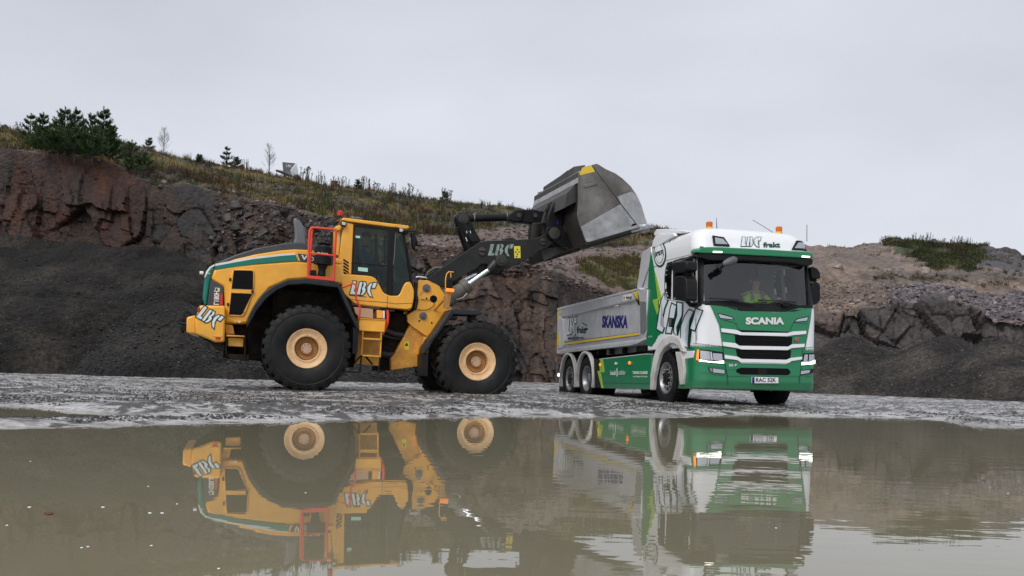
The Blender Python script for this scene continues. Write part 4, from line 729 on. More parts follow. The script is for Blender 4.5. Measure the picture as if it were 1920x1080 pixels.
def loader_rim(root, rr, h):
    b = MB(); b.lathe([(rr + .03, -h * .74), (rr + .035, -h * .80), (rr + .022, -h * .84), (rr - .005, -h * .82), (rr - .03, -h * .76), (rr - .075, -h * .72), (rr - .095, -h * .72), (rr - .105, -h * .745), (rr - .125, -h * .735), (rr - .135, -h * .60), (rr - .14, -h * .1)], 64, cap=False); b.build('rim', 'rim', root, smooth=30)
    b = MB(); b.lathe([(rr - .138, -h * .35), (rr - .15, -h * .32), (.13, -h * .26), (.10, -h * .40)], 48, cap=False); b.build('rim_disc', 'rim_in', root, smooth=30)
    b = MB(); b.lathe([(.115, -h * .20), (.112, -h * .48), (.10, -h * .52), (.0, -h * .52)], 32, cap=False); b.build('hub_cap', 'hubcap', root, smooth=30)
    for i in range(24):
        a = 2 * math.pi * i / 24; b = MB() if i == 0 else b
        if i == 0:
            bo = MB(); bo.lathe([(.019, .02), (.019, -.03), (.012, -.036), (0, -.036)], 6, cap=False); bolt = bo.build('bolt', 'rim_in', root, smooth=0, loc=(0, 0, 0))
        c = bolt if i == 0 else bolt.copy()
        if i: COL.objects.link(c); c.parent = root
        c.location = ((rr - .165) * math.cos(a), -h * .33, (rr - .165) * math.sin(a))
    for i in range(8):
        a = 2 * math.pi * i / 8 + .2; c = bolt.copy(); COL.objects.link(c); c.parent = root; c.scale = (.6, .6, .6); c.location = (.087, -h * .53, 0); c.location = (.09 * math.cos(a), -h * .52, .09 * math.sin(a))
    b = MB(); b.tube([(.17 * math.cos(2.0) , -h * .5, .30 * math.sin(2.0)), (-.12, -h * .78, .24)], .008, 5); b.build('valve', 'steel', root)
# ================================================================== WHEEL LOADER
ld = empty('wheel_loader', mtx=LF.M); tag(ld, 'yellow articulated wheel loader with raised steel bucket over the tipper truck', 'wheel loader')
for x in (0, 3.52):
    for sd_ in (-1, 1):
        wheel('wheel', ld, (x - .03, 1.14 * sd_, .86), .875, .66, .37, 'tyre', loader_rim, 26, flip=sd_ > 0, rot=.4 + x)
def lprism(name, c, pts, y0, y1, m, bevel=.012, parent=None, yref=None, mirror=False, smooth=35):
    P = LS(c, pts, y0 if yref is None else yref); b = MB(); b.prism(P, y0, y1)
    if mirror: b.prism(P, -y0, -y1)
    return b.build(name, m, parent or ld, bevel=bevel, smooth=smooth)
def rnd(pts, k=3):           # chaikin corner rounding
    for _ in range(k):
        q = []
        for i in range(len(pts)):
            a, b = pts[i], pts[(i + 1) % len(pts)]; q += [(a[0] * .82 + b[0] * .18, a[1] * .82 + b[1] * .18), (a[0] * .18 + b[0] * .82, a[1] * .18 + b[1] * .82)]
        pts = q
    return pts
HY = -.86
# ---- engine hood
hood = [(165, 432), (185, 372), (300, 350), (640, 325), (905, 345), (940, 480), (900, 460), (700, 430), (600, 438), (500, 482), (440, 550), (400, 620), (372, 682), (243, 682), (243, 577), (235, 470)]
hd = lprism('engine_hood', 1, hood, HY, -HY, 'yellow', .05)
top_l = LS(1, [(190, 375), (300, 350), (640, 325), (905, 345), (905, 322), (760, 300), (745, 268), (640, 262), (560, 268), (420, 290), (300, 318), (222, 345)], HY)
b = MB(); b.prism(top_l, HY + .012, -HY - .012); b.build('hood_side_top', 'yellow', ld, bevel=.02)
tp = LS(1, [(192, 352), (640, 290), (745, 298), (880, 318), (880, 300), (745, 246), (720, 236), (640, 228), (560, 236), (420, 262), (300, 300), (222, 334)], -.62)
b = MB(); b.prism(tp, -.80, .80); b.build('hood_top', 'dark_hood', ld, bevel=.10, seg=4)
lprism('white_stripe', 1, [(190, 344), (400, 306), (560, 289), (640, 284), (642, 293), (560, 299), (400, 318), (190, 356)], HY - .006, HY + .05, 'white_decal', 0)
lprism('teal_stripe', 1, [(190, 356), (400, 318), (560, 299), (642, 293), (658, 327), (560, 332), (400, 346), (190, 376)], HY - .006, HY + .05, 'teal', 0)
lprism('hood_edge_strip', 1, [(640, 284), (652, 284), (668, 328), (658, 327)], HY - .007, HY + .05, 'yellow', 0)
bd = lprism('badge_panel', 1, [(652, 286), (860, 306), (858, 350), (668, 328)], HY - .006, HY + .05, 'dark_hood', 0)
p = LP(1, 760, 320, HY - .014); text('VOLVO', p, (1, 0, -.06), (0, 0, 1), .10, 'white_decal', ld, width=.62, bold=.035)
# rear corner: dark panel, teal corner, tail
lprism('corner_panel', 1, [(165, 433), (236, 470), (236, 577), (145, 577)], HY - .01, HY + .2, 'dark_hood', .01)
tc_ = LS(1, [(185, 350), (165, 362), (145, 385), (132, 420), (122, 500), (117, 572), (145, 577), (155, 500), (166, 432), (178, 390), (190, 376)], HY)
b = MB(); b.prism(tc_, HY + .02, -HY - .02); b.build('rear_corner', 'teal', ld, bevel=.04, seg=3)
lprism('corner_white_line', 1, [(185, 346), (160, 360), (140, 385), (129, 420), (135, 422), (150, 390), (170, 364), (188, 356)], HY + .015, HY + .05, 'white_decal', 0)
b = MB(); g0 = LP(1, 135, 400, HY); g1 = LP(1, 118, 570, HY); b.prism([(g0.x - .03, g0.z), (g0.x + .1, g0.z), (g1.x + .1, g1.z), (g1.x - .04, g1.z)], -.6, .6); b.build('radiator_grille', 'black', ld, bevel=.02)
b = MB(); q0 = LP(1, 112, 395, -.95); b.lathe([(.02, -.03), (.03, -.03), (.035, .02), (.03, .04)], 16, (q0.x, q0.y, q0.z), 'x'); b.tube([q0 + Vector((.1, 0, .0)), q0 + Vector((.2, .2, .02))], .015); b.build('rear_work_light', 'white', ld)
lprism('rear_light', 1, [(100, 545), (118, 545), (118, 575), (95, 575)], HY - .02, -.5, 'black', .01); lprism('rear_light', 1, [(140, 345), (170, 345), (150, 375), (140, 372)], HY + .05, -.4, 'black', .01)
t0 = LP(1, 198, 535, HY - .018); upv = (LP(1, 200, 480, HY) - LP(1, 197, 570, HY)).normalized(); text('L180H', t0, upv, (upv.cross(Vector((0, -1, 0)))) * 1, .105, 'white_decal', ld, width=.28, bold=.03)
lprism('decal_square', 1, [(190, 478), (217, 480), (216, 500), (188, 498)], HY - .016, HY - .012, 'white_decal', 0); lprism('decal_fill', 1, [(193, 481), (204, 482), (203, 497), (191, 496)], HY - .019, HY - .012, 'navy', 0); lprism('decal_fill', 1, [(205, 482), (215, 483), (214, 497), (204, 497)], HY - .019, HY - .012, 'ylabel', 0)
lprism('reflector', 1, [(219, 515), (229, 510), (232, 520), (232, 575), (218, 575)], HY - .02, HY - .01, 'redlens', 0)
# side vents
lprism('vent_frame', 1, rnd([(282, 372), (400, 375), (412, 385), (410, 490), (362, 622), (345, 642), (262, 638), (258, 610), (272, 500)], 2), HY - .025, HY + .02, 'yellow', .012)
for pts in ([(295, 380), (398, 382), (404, 390), (403, 488), (283, 484)], [(281, 507), (398, 512), (345, 622), (335, 632), (268, 628)]):
    v = lprism('vent_screen', 1, pts, HY - .032, HY - .02, 'grille', 0); P = LS(1, pts, HY - .033); xs = [a for a, _ in P]; zs = [c_ for _, c_ in P]; b = MB(); cx_ = sum(xs) / len(xs)
    for z_ in np.linspace(min(zs) + .06, max(zs) - .06, 4): b.tube([(min(xs) + .05, HY - .034, z_), (max(xs) - .12, HY - .034, z_)], .004, 4)
    b.build('vent_bar', 'black', v)
for x, y in ((275, 432), (262, 572), (400, 500)): q = LP(1, x, y, HY - .035); MB().box(q.x - .02, q.x + .02, q.y - .02, q.y + .02, q.z - .03, q.z + .03).build('hinge', 'black', ld, bevel=.006)
lprism('warning_label', 1, [(292, 663), (314, 664), (314, 674), (292, 673)], HY - .004, HY + .05, 'ylabel', 0); lprism('warning_label', 1, [(318, 664), (334, 665), (334, 675), (318, 674)], HY - .004, HY + .05, 'white_decal', 0)
# exhaust fin on the hood
f_ = LS(1, [(630, 85), (652, 92), (672, 108), (688, 135), (698, 175), (708, 238), (625, 232), (636, 215), (640, 190), (637, 140)], -.1); b = MB(); b.prism(f_, -.14, .14); b.build('exhaust_stack', 'fin', ld, bevel=.05, seg=3)
# counterweight
CW = -1.22
lprism('counterweight', 1, [(100, 577), (248, 579), (244, 785), (190, 785), (145, 765), (78, 738), (78, 640), (92, 615)], CW, -CW, 'yellow', .04); lprism('counterweight_tail', 1, [(30, 650), (36, 643), (80, 632), (82, 742), (28, 730)], CW + .14, -CW - .14, 'yellow', .03)
lprism('counterweight_base', 1, [(78, 736), (190, 783), (244, 783), (246, 835), (190, 822), (165, 790)], CW + .1, -CW - .1, 'under', .02); lprism('tail_light', 1, [(92, 590), (104, 588), (104, 605), (92, 612)], CW - .01, CW + .1, 'redlens', .004)
lprism('reflector', 1, [(192, 755), (222, 755), (220, 772), (192, 770)], CW - .006, CW + .02, 'redlens', 0); lprism('recess_edge', 1, [(178, 748), (230, 750), (226, 756), (176, 753)], CW - .012, CW + .02, 'yellow', .003)
b = MB(); q = LP(1, 15, 680, 0); b.box(q.x - .06, q.x + .10, -.12, .12, q.z - .16, q.z - .05).box(q.x - .06, q.x + .10, -.12, .12, q.z + .04, q.z + .12).tube([q + Vector((-.02, 0, -.2)), q + Vector((-.02, 0, .2))], .035); MB().tube([(q.x - .05, -.5, q.z - .02), (q.x + .2, -.5, q.z - .02)], .03).build('tail_hook', 'black', ld); b.build('tow_hitch', 'black', ld, bevel=.01)
p = LP(9, 178, 470, CW - .004); p1 = LP(9, 405, 600, CW - .004); r_ = (p1 - p); 
lbc(p, (r_.normalized()), Vector((r_.z, 0, -r_.x)).normalized() * -1, .26, r_.length * 1.08, ld, (0, -1, 0), lw=.09)
# rear steps and frame
lprism('rear_frame', 1, [(245, 683), (290, 690), (300, 740), (248, 740)], -.95, .95, 'yellow_mud', .02); lprism('step_tread', 1, [(250, 742), (358, 748), (357, 757), (250, 752)], -1.2, -.75, 'yellow_mud', .006); lprism('step_box', 1, [(262, 758), (352, 762), (348, 812), (262, 806)], -1.1, -.7, 'yellow_mud', .01)
lprism('step_side', 1, [(249, 742), (255, 742), (255, 852), (249, 852)], -1.2, -1.15, 'black', 0); lprism('step_side', 1, [(354, 748), (361, 748), (360, 880), (354, 880)], -1.2, -.75, 'under', 0); lprism('step_bottom', 1, [(255, 850), (380, 856), (380, 888), (285, 882), (258, 868)], -1.15, -.7, 'under', .01)
b = MB(); a0 = LP(1, 245, 690, -.9); a1 = LP(1, 960, 850, -.9); b.box(a0.x, a1.x + .1, -.55, .55, .55, 1.55).box(-.75, .85, -.84, .84, 1.45, 2.05); b.build('rear_chassis', 'under', ld, bevel=.02)
lprism('arch_lining', 1, [(378, 682), (440, 560), (520, 490), (600, 455), (700, 450), (880, 465), (940, 520), (975, 700), (985, 850), (930, 880), (370, 880)], -.62, .62, 'under', .01)
MB().lathe([(.16, -1.0), (.24, -.5), (.3, 0), (.24, .5), (.16, 1.0)], 20, (0, 0, .86)).build('rear_axle', 'under', ld); MB().lathe([(.16, -1.0), (.24, -.5), (.3, 0), (.24, .5), (.16, 1.0)], 20, (3.5, 0, .86)).build('front_axle', 'under', ld)
# mudguards
RF = [(366, 690), (378, 640), (410, 575), (460, 510), (520, 465), (600, 432), (700, 426), (880, 446), (905, 480), (1002, 700), (994, 722), (975, 690), (880, 477), (700, 457), (600, 463), (535, 494), (478, 540), (425, 606), (392, 668), (372, 700)]
for y0, y1 in ((-1.42, -.80), (1.42, .80)): b = MB(); b.prism(LS(1, RF, -1.42), y0, y1); b.build('rear_mudguard', 'fender', ld, bevel=.018)
lprism('mudflap', 1, [(968, 700), (998, 715), (990, 850), (962, 850)], -1.38, -.85, 'black', .004)
FF = [(497, 805), (500, 780), (520, 735), (560, 690), (640, 569), (660, 565), (790, 575), (806, 584), (806, 592), (795, 600), (700, 598), (655, 594), (620, 640), (545, 740), (515, 795)]
for y0, y1 in ((-1.42, -.82), (1.42, .82)): b = MB(); b.prism(LS(2, FF, -1.42), y0, y1); b.build('front_mudguard', 'fender', ld, bevel=.018)
lprism('mudflap', 2, [(487, 808), (520, 800), (517, 925), (487, 920)], -1.38, -.85, 'black', .004); lprism('mudguard_bracket', 2, [(745, 600), (775, 600), (772, 640), (740, 640)], -1.2, -.9, 'black', .006)
# guard rail and pre-cleaner beside the hood
def ltube(name, c, pts, y, r, m, parent=None, n=8):
    P = [LP(c, q[0], q[1], q[2] if len(q) > 2 else y) for q in pts]; return MB().tube(P, r, n).build(name, m, parent or ld, smooth=60)
gr = empty('guard_rail', ld)
ltube('frame_tube', 1, [(712, 425), (718, 230), (722, 160), (732, 142), (745, 140), (850, 150), (866, 156), (870, 170), (862, 300), (857, 440)], -1.36, .024, 'red', gr)
ltube('frame_tube', 1, [(722, 424), (730, 250), (735, 150), (735, 142)], -.98, .022, 'red', gr); ltube('mid_rail', 1, [(706, 300), (720, 284), (780, 290), (862, 298)], -1.36, .018, 'red', gr)
lprism('kick_plate', 1, [(712, 408), (790, 416), (858, 424), (857, 441), (790, 434), (712, 426)], -1.38, -1.34, 'red', .003, gr); lprism('platform', 1, [(712, 424), (857, 440), (857, 446), (712, 432)], -1.36, -.85, 'fender', .003)
q = LP(1, 790, 400, -1.1); k = LP(1, 790, 300, -1.1).z - q.z; pc = MB(); sc_ = k / 100
prof = [(22, -12), (22, 5), (20, 20), (28, 42), (30, 48), (50, 52), (50, 92), (46, 96), (46, 100), (40, 102), (40, 108), (47, 110), (47, 148), (42, 156), (20, 160), (0, 161)]
pc.lathe([(a * sc_, b_ * sc_) for a, b_ in prof], 36, tuple(q), 'z', cap=False); pc.build('pre_cleaner', 'black', ld, smooth=30, bevel=0)
text('TURBO', LP(1, 790, 293, -1.1) + Vector((0, -.172, 0)), (1, 0, 0), (0, 0, 1), .05, 'white_decal', ld, width=.22, bold=.02)
lprism('intake_box', 1, [(725, 378), (760, 380), (760, 410), (725, 405)], -1.15, -.85, 'black', .006)
# ---- cab
CBY = -.84
lprism('cab_roof', 2, [(55, 92), (60, 84), (72, 80), (415, 122), (419, 130), (416, 138), (395, 141), (370, 140), (356, 131), (330, 131), (95, 101)], CBY - .04, -CBY + .04, 'yellow', .03)
lprism('rear_pillar', 2, [(76, 102), (123, 113), (112, 382), (55, 380), (44, 300), (62, 150)], CBY, CBY + .14, 'yellow', .02); lprism('rear_pillar', 2, [(76, 102), (123, 113), (112, 382), (55, 380), (44, 300), (62, 150)], -CBY, -CBY - .14, 'yellow', .02, yref=CBY)
lprism('rear_cab_panel', 2, [(20, 130), (52, 118), (62, 150), (45, 280), (58, 420), (20, 418), (14, 340)], CBY + .05, CBY + .3, 'yellow', .02); lprism('rear_window', 2, [(52, 152), (74, 148), (56, 290), (46, 290)], CBY + .03, CBY + .1, 'ghood', .004)
body = [(60, 385), (75, 380), (215, 390), (240, 403), (256, 430), (280, 478), (312, 495), (358, 496), (370, 485), (388, 440), (400, 425), (420, 420), (432, 432), (446, 462), (443, 520), (430, 572), (300, 560), (200, 550), (130, 540), (95, 510), (60, 470)]
lprism('cab_body', 2, rnd(body, 1), CBY - .03, CBY + .12, 'yellow', .02); b = MB(); P = LS(2, rnd(body, 1), CBY); b.prism(P, -CBY, -CBY - .12); b.build('cab_body', 'yellow', ld, bevel=.02)
b = MB(); b.prism(LS(2, [(62, 470), (95, 512), (430, 572), (443, 520), (440, 500), (95, 470)], CBY), CBY + .12, -CBY - .12); b.build('cab_floor', 'yellow', ld, bevel=.01)
lprism('door_seam', 2, [(302, 497), (304, 497), (303, 560), (301, 560)], CBY - .033, CBY, 'blackp', 0); lprism('body_seam', 2, [(95, 509), (130, 518), (300, 531), (350, 538), (440, 534), (440, 536), (350, 540.5), (300, 533.5), (130, 520.5), (95, 511)], CBY - .033, CBY, 'blackp', 0)
door = [(125, 117), (318, 137), (312, 497), (282, 480), (258, 432), (242, 405), (216, 393), (112, 382)]; wind = [(340, 140), (368, 147), (388, 160), (402, 230), (418, 330), (428, 420), (400, 427), (388, 442), (370, 487), (356, 497), (318, 497)]
def ring(pts, k):
    c_ = (sum(a for a, _ in pts) / len(pts), sum(b_ for _, b_ in pts) / len(pts)); return [(c_[0] + (a - c_[0]) * (1 - k / abs(np.hypot(a - c_[0], b_ - c_[1])) * 1.1), c_[1] + (b_ - c_[1]) * (1 - k / abs(np.hypot(a - c_[0], b_ - c_[1])) * 1.1)) for a, b_ in pts]
def frame_mesh(c, pts, k, y0, y1):
    o_ = LS(c, pts, y0); i_ = LS(c, ring(pts, k), y0); n = len(o_); b = MB(); vs = [(x, y0, z) for x, z in o_] + [(x, y0, z) for x, z in i_] + [(x, y1, z) for x, z in o_] + [(x, y1, z) for x, z in i_]; fs = []
    for i in range(n):
        j = (i + 1) % n; fs += [(i, j, n + j, n + i), (2 * n + i, 3 * n + i, 3 * n + j, 2 * n + j), (i, 2 * n + i, 2 * n + j, j), (n + i, n + j, 3 * n + j, 3 * n + i)]
    return b.add(vs, fs)
frame_mesh(2, door, 9, CBY - .012, CBY + .05).build('door_frame', 'black', ld); frame_mesh(2, wind, 8, CBY - .012, CBY + .05).build('window_frame', 'black', ld)
lprism('door_glass', 2, ring(door, 7), CBY + .01, CBY + .016, 'glass', 0, smooth=0); lprism('side_glass', 2, ring(wind, 6), CBY + .01, CBY + .016, 'glass', 0, smooth=0)
for pts in (door, wind): P = LS(2, ring(pts, 4), CBY); MB().prism(P, -CBY - .01, -CBY).build('far_glass', 'glass', ld, smooth=0)
lprism('middle_pillar', 2, [(306, 134), (346, 139), (336, 300), (330, 497), (300, 492), (305, 320)], CBY - .025, CBY + .06, 'black', .01)
f0, f1 = LS(2, [(388, 160), (428, 420)], CBY); MB().add([(f0[0], CBY + .05, f0[1]), (f1[0], CBY + .05, f1[1]), (f1[0], -CBY - .05, f1[1]), (f0[0], -CBY - .05, f0[1])], [(0, 1, 2, 3)]).build('windscreen', 'glass', ld, smooth=0)
ltube('front_pillar', 2, [(384, 150), (402, 230), (420, 330), (432, 430), (446, 470)], CBY - .01, .022, 'black'); ltube('front_pillar', 2, [(384, 150), (402, 230), (420, 330), (432, 430)], CBY, .022, 'black').location = (0, -2 * CBY, 0)
lprism('door_bar', 2, [(112, 318), (312, 334), (312, 338), (112, 322)], CBY - .02, CBY + .03, 'black', 0); ltube('door_handle', 2, [(346, 165), (338, 300), (334, 330)], CBY - .05, .012, 'ghood')
for i, y in enumerate((305, 322, 339, 356, 372)): lprism('vent_slot', 2, [(70, y - 6), (96, y + 12), (98, y + 20), (94, y + 20), (66, y + 2)], CBY - .006, CBY + .01, 'grille', 0)
lprism('mint_sticker', 2, [(134, 176), (157, 178), (157, 189), (134, 187)], CBY - .003, CBY + .009, 'mint', 0); lprism('mint_sticker', 2, [(146, 343), (198, 348), (197, 369), (146, 363)], CBY - .003, CBY + .009, 'mint', 0)
b = MB(); b.prism(LS(2, [(125, 300), (180, 300), (185, 400), (210, 440), (130, 440)], -.2), -.25, .25); b.build('seat', 'seat', ld, bevel=.05); b = MB(); b.prism(LS(2, [(128, 190), (148, 190), (150, 300), (125, 300)], -.2), -.2, .2); b.build('seat_back', 'seat', ld, bevel=.04)
sw = empty('steering_wheel', ld, loc=LP(2, 262, 320, 0)); b = MB(); b.tube([(.2 * math.cos(t), .2 * math.sin(t), 0) for t in np.linspace(0, 2 * math.pi, 20)], .016, 6); ro = b.build('rim', 'black', sw); sw.rotation_euler = (0, -.6, 0); MB().tube([(0, 0, 0), (.05, 0, -.5)], .04).tube([(-.2, 0, 0), (.2, 0, 0)], .012).build('column', 'black', sw)
b = MB(); b.prism(LS(2, [(225, 290), (255, 290), (262, 330), (230, 330)], -.5), -.55, -.5); b.build('monitor', 'black', ld, bevel=.01); b = MB(); q0, q1 = LP(2, 290, 140, .5), LP(2, 290, 470, .5); b.tube([q0, q1], .03).tube([LP(2, 240, 150, .4), LP(2, 245, 450, .4)], .025); b.build('far_pillar', 'black', ld)
b = MB(); b.prism(LS(2, [(330, 430), (370, 400), (385, 440), (355, 490), (330, 490)], -.2), -.5, .5); b.build('front_console', 'ghood', ld, bevel=.02)
# lights, beacon, mirror
def worklight(c, x, y, yy, w=.11, h=.10):
    q = LP(c, x, y, yy); r_ = empty('work_light', ld, loc=q); MB().box(-w / 2, w / 2, 0, .12, -h / 2, h / 2).build('housing', 'black', r_, bevel=.015); MB().box(-w / 2 + .015, w / 2 - .015, -.012, .01, -h / 2 + .015, h / 2 - .015).build('lens', 'lamp', r_, bevel=.01); return r_
worklight(2, 70, 112, CBY - .09); worklight(2, 377, 148, CBY - .09); lprism('lamp_bracket', 2, [(22, 128), (50, 118), (62, 128), (50, 148), (30, 148)], CBY - .05, CBY + .2, 'yellow', .02)
q = LP(2, 48, 78, -.55); r_ = empty('beacon', ld, loc=q); MB().lathe([(.05, 0), (.05, .03), (.035, .03)], 16, axis='z').build('base', 'black', r_); MB().lathe([(.055, .03), (.058, .05), (.052, .13), (.035, .14), (0, .14)], 16, axis='z').build('lens', 'redlens', r_)
lprism('roof_cover', 2, [(115, 84), (125, 74), (150, 74), (165, 84), (168, 94)], -.3, .3, 'ghood', .02)
mr_ = empty('wing_mirror', ld); ltube('arm', 2, [(385, 152), (415, 150), (450, 153), (455, 170)], CBY - .15, .014, 'black', mr_); lprism('mirror_head', 2, [(432, 158), (444, 156), (466, 210), (462, 228), (455, 208), (450, 250), (440, 232)], CBY - .25, CBY - .05, 'black', .012, mr_); lprism('arm_bracket', 2, [(385, 145), (415, 150), (415, 165), (388, 180)], CBY - .05, CBY + .1, 'black', .01)
# logo on the cab door
p = LP(2, 103, 487, CBY - .036); p1 = LP(2, 240, 497, CBY - .036); lbc(p, (p1 - p).normalized(), (.06, 0, 1), .27, (p1 - p).length * .97, ld, (0, -1, 0), lw=.08)
lprism('small_print', 2, [(102, 492), (190, 500), (190, 504), (102, 496)], CBY - .034, CBY, 'ghood', 0)
# ---- ladder, tool box and rails below the cab
lprism('tank_cover', 8, [(150, 228), (378, 250), (378, 362), (215, 350), (165, 300)], -.95, -.5, 'hubcap', .01); lprism('bracket', 8, [(425, 262), (492, 270), (492, 362), (425, 358)], -.95, -.6, 'yellow', .01); lprism('post', 8, [(496, 270), (520, 272), (520, 365), (496, 362)], -1.0, -.9, 'silver_l', .004)
lprism('step_box', 8, [(213, 363), (530, 380), (516, 527), (210, 508)], -1.22, -.75, 'yellow', .012); lprism('box_lip', 8, [(212, 358), (530, 374), (530, 382), (212, 367)], -1.24, -.75, 'yellow', .003); lprism('lower_panel', 8, [(195, 520), (480, 530), (450, 930), (160, 905), (180, 700)], -.72, -.3, 'yellow_mud', .01)
lprism('frame_gap', 8, [(480, 250), (820, 330), (830, 420), (600, 830), (590, 985), (415, 985), (450, 700), (500, 540)], -.35, .35, 'under', .01)
la = empty('ladder', ld)
for a, b_ in (((258, 515), (240, 800)), ((478, 528), (462, 830))): ltube('rail', 8, [a, b_], -1.2, .018, 'yellow_mud', la)
for a, b_ in (((240, 800), (218, 1018)), ((462, 815), (440, 1028)), ((40, 900), (18, 1000))): ltube('strap', 8, [a, b_], -1.2, .017, 'black', la)
for pts in ([(262, 592), (470, 604), (468, 622), (262, 612)], [(252, 795), (458, 806), (456, 824), (252, 812)]): lprism('step', 8, pts, -1.24, -1.0, 'yellow', .004, la)
lprism('step', 8, [(18, 985), (225, 1002), (224, 1016), (18, 1002)], -1.24, -1.0, 'black', .003, la)
ltube('brace', 8, [(230, 810), (160, 890)], -1.1, .015, 'under', la); ltube('brace', 8, [(290, 815), (370, 910)], -1.1, .02, 'under', la)
ltube('hand_rail', 2, [(62, 452), (95, 440), (120, 430), (132, 436), (136, 455), (134, 508), (145, 530), (157, 560), (155, 590), (149, 618)], -1.25, .02, 'red'); ltube('hand_rail', 2, [(303, 573), (306, 600), (303, 640), (292, 670), (275, 702)], -1.1, .03, 'red')
for i, (a, b_, r_) in enumerate([((505, 500), (760, 570), .07), ((490, 560), (720, 600), .05), ((480, 780), (640, 800), .10), ((500, 620), (700, 650), .035), ((690, 480), (820, 400), .05), ((760, 330), (600, 290), .035)]): ltube('hose', 8, [a, ((a[0] + b_[0]) / 2, (a[1] + b_[1]) / 2 + 14), b_], -.45 + .05 * i, r_, 'hose')
b = MB(); q = LP(8, 620, 450, -.1); [b.lathe([(.10, -.3), (.12, 0), (.10, .3)], 14, (q.x + dx, 0, q.z + dz), 'z') for dx, dz in ((-.15, 0), (.12, .05), (.02, -.4))]; b.build('articulation_joint', 'under', ld)
# ---- front frame
FY = -.62
fr_ = [(468, 413), (520, 413), (548, 420), (580, 445), (606, 488), (620, 540), (648, 562), (640, 575), (600, 620), (522, 715), (500, 705), (435, 660), (420, 645), (410, 635), (408, 600), (430, 585), (453, 570), (460, 500)]
lprism('front_frame_plate', 2, fr_, FY, FY + .07, 'yellow', .01); MB().prism(LS(2, fr_, FY), -FY, -FY - .07).build('front_frame_plate', 'yellow', ld, bevel=.01)
lprism('front_frame_core', 2, [(475, 470), (560, 480), (600, 600), (520, 700), (430, 640), (455, 580)], FY + .07, -FY - .07, 'under', .01)
lprism('front_frame_base', 2, [(447, 640), (495, 690), (515, 712), (500, 740), (484, 870), (322, 893), (320, 830), (345, 800), (425, 650)], -.55, .55, 'yellow_mud', .015)
lprism('frame_bracket', 2, [(500, 715), (530, 712), (520, 800), (478, 808), (492, 740)], -.95, -.5, 'yellow_mud', .01)
for x, y, r_, r2 in ((510, 455, .085, .04), (492, 603, .08, .03)):
    q = LP(2, x, y, FY); pv = empty('pivot_cover', ld); MB().lathe([(r_, 0), (r_, -.03), (r_ * .85, -.035), (r2, -.035), (r2, -.05), (0, -.05)], 28, tuple(q), cap=False).build('plate', 'ghood', pv, smooth=30); MB().lathe([(.02, -.03), (.02, -.065), (0, -.065)], 8, tuple(q + Vector((.05, 0, -.03))), cap=False).build('bolt', 'steel', pv)
q = LP(2, 548, 513, FY); MB().lathe([(.08, .01), (.08, -.004), (.07, -.006), (0, -.004)], 28, tuple(q), cap=False).build('frame_hole', 'grille', ld, smooth=30)
for x, y in ((511, 510), (472, 630), (538, 640)): q = LP(2, x, y, FY); MB().lathe([(.02, 0), (.02, -.008), (0, -.008)], 10, tuple(q), cap=False).build('bolt', 'black', ld)
ltube('grease_line', 2, [(480, 515), (500, 518), (530, 519)], FY - .02, .006, 'black'); ltube('grease_line', 2, [(553, 530), (548, 552), (520, 570), (490, 573), (462, 570)], FY - .03, .008, 'black'); ltube('grease_line', 2, [(505, 458), (490, 470), (476, 490)], FY - .02, .006, 'steel')
ltube('hydraulic_hose', 2, [(455, 425), (448, 470), (458, 520), (446, 570)], FY + .0, .045, 'hose')
ltube('hydraulic_hose', 2, [(505, 400), (520, 370), (550, 350), (590, 345), (600, 352)], -.3, .03, 'cyl'); ltube('pipe', 2, [(455, 400), (465, 395), (510, 400), (512, 415)], -.35, .02, 'chrome')
# ---- lift arms
BOOM = [(75, 935), (130, 895), (200, 842), (340, 748), (480, 655), (540, 645), (700, 640), (880, 632), (940, 612), (1000, 590), (1030, 595), (1042, 625), (1030, 660), (985, 698), (930, 718), (880, 762), (740, 832), (700, 852), (600, 872), (570, 870), (545, 835), (520, 815), (485, 822), (460, 850), (330, 920), (290, 945), (225, 995), (180, 990), (110, 960)]
BY = -.62
lprism('lift_arm', 3, BOOM, BY, BY + .10, 'boom', .012); MB().prism(LS(3, BOOM, BY), .62, .52).build('lift_arm', 'boom', ld, bevel=.012)
q = LP(3, 720, 700, BY); b = MB(); b.lathe([(.24, -.52), (.24, .52)], 24, (q.x, 0, q.z)); b.build('cross_tube', 'boom', ld)
for x, y, r_ in ((495, 727, .09), (952, 653, .075)): q = LP(3, x, y, BY); pv = empty('pivot_pin', ld); MB().lathe([(r_, .0), (r_, -.03), (r_ * .8, -.035), (0, -.03)], 20, tuple(q), cap=False).build('plate', 'bucket_dark', pv, smooth=30); MB().box(q.x - r_ * .9, q.x + r_ * .9, q.y - .045, q.y - .03, q.z - .012, q.z + .012).build('bar', 'black', pv)
p = LP(3, 540, 756, BY - .002); p1 = LP(3, 722, 756, BY - .002); M['faded'] = mat('faded_stencil', (.33, .38, .34), .6, dirt=.6, dcol=(.04, .04, .04), dscale=14); M['faded_g'] = mat('faded_green', (.02, .12, .08), .6); lbc(p, (p1 - p).normalized(), (0.06, 0, 1), .25, (p1 - p).length, ld, (0, -1, 0), fill='faded', line='faded_g', lw=.03)
lprism('warning_label', 3, [(735, 686), (782, 686), (785, 775), (738, 775)], BY - .006, BY, 'ylabel', 0)
lb = MB()
for x, y in ((760, 710), (760, 745), (748, 728), (772, 728), (755, 762)): q = LP(3, x, y, BY - .009); lb.add([(q.x - .022, q.y, q.z - .018), (q.x + .022, q.y, q.z - .018), (q.x, q.y, q.z + .022)], [(0, 1, 2)])
lb.build('warning_sign', 'blackp', ld, smooth=0)
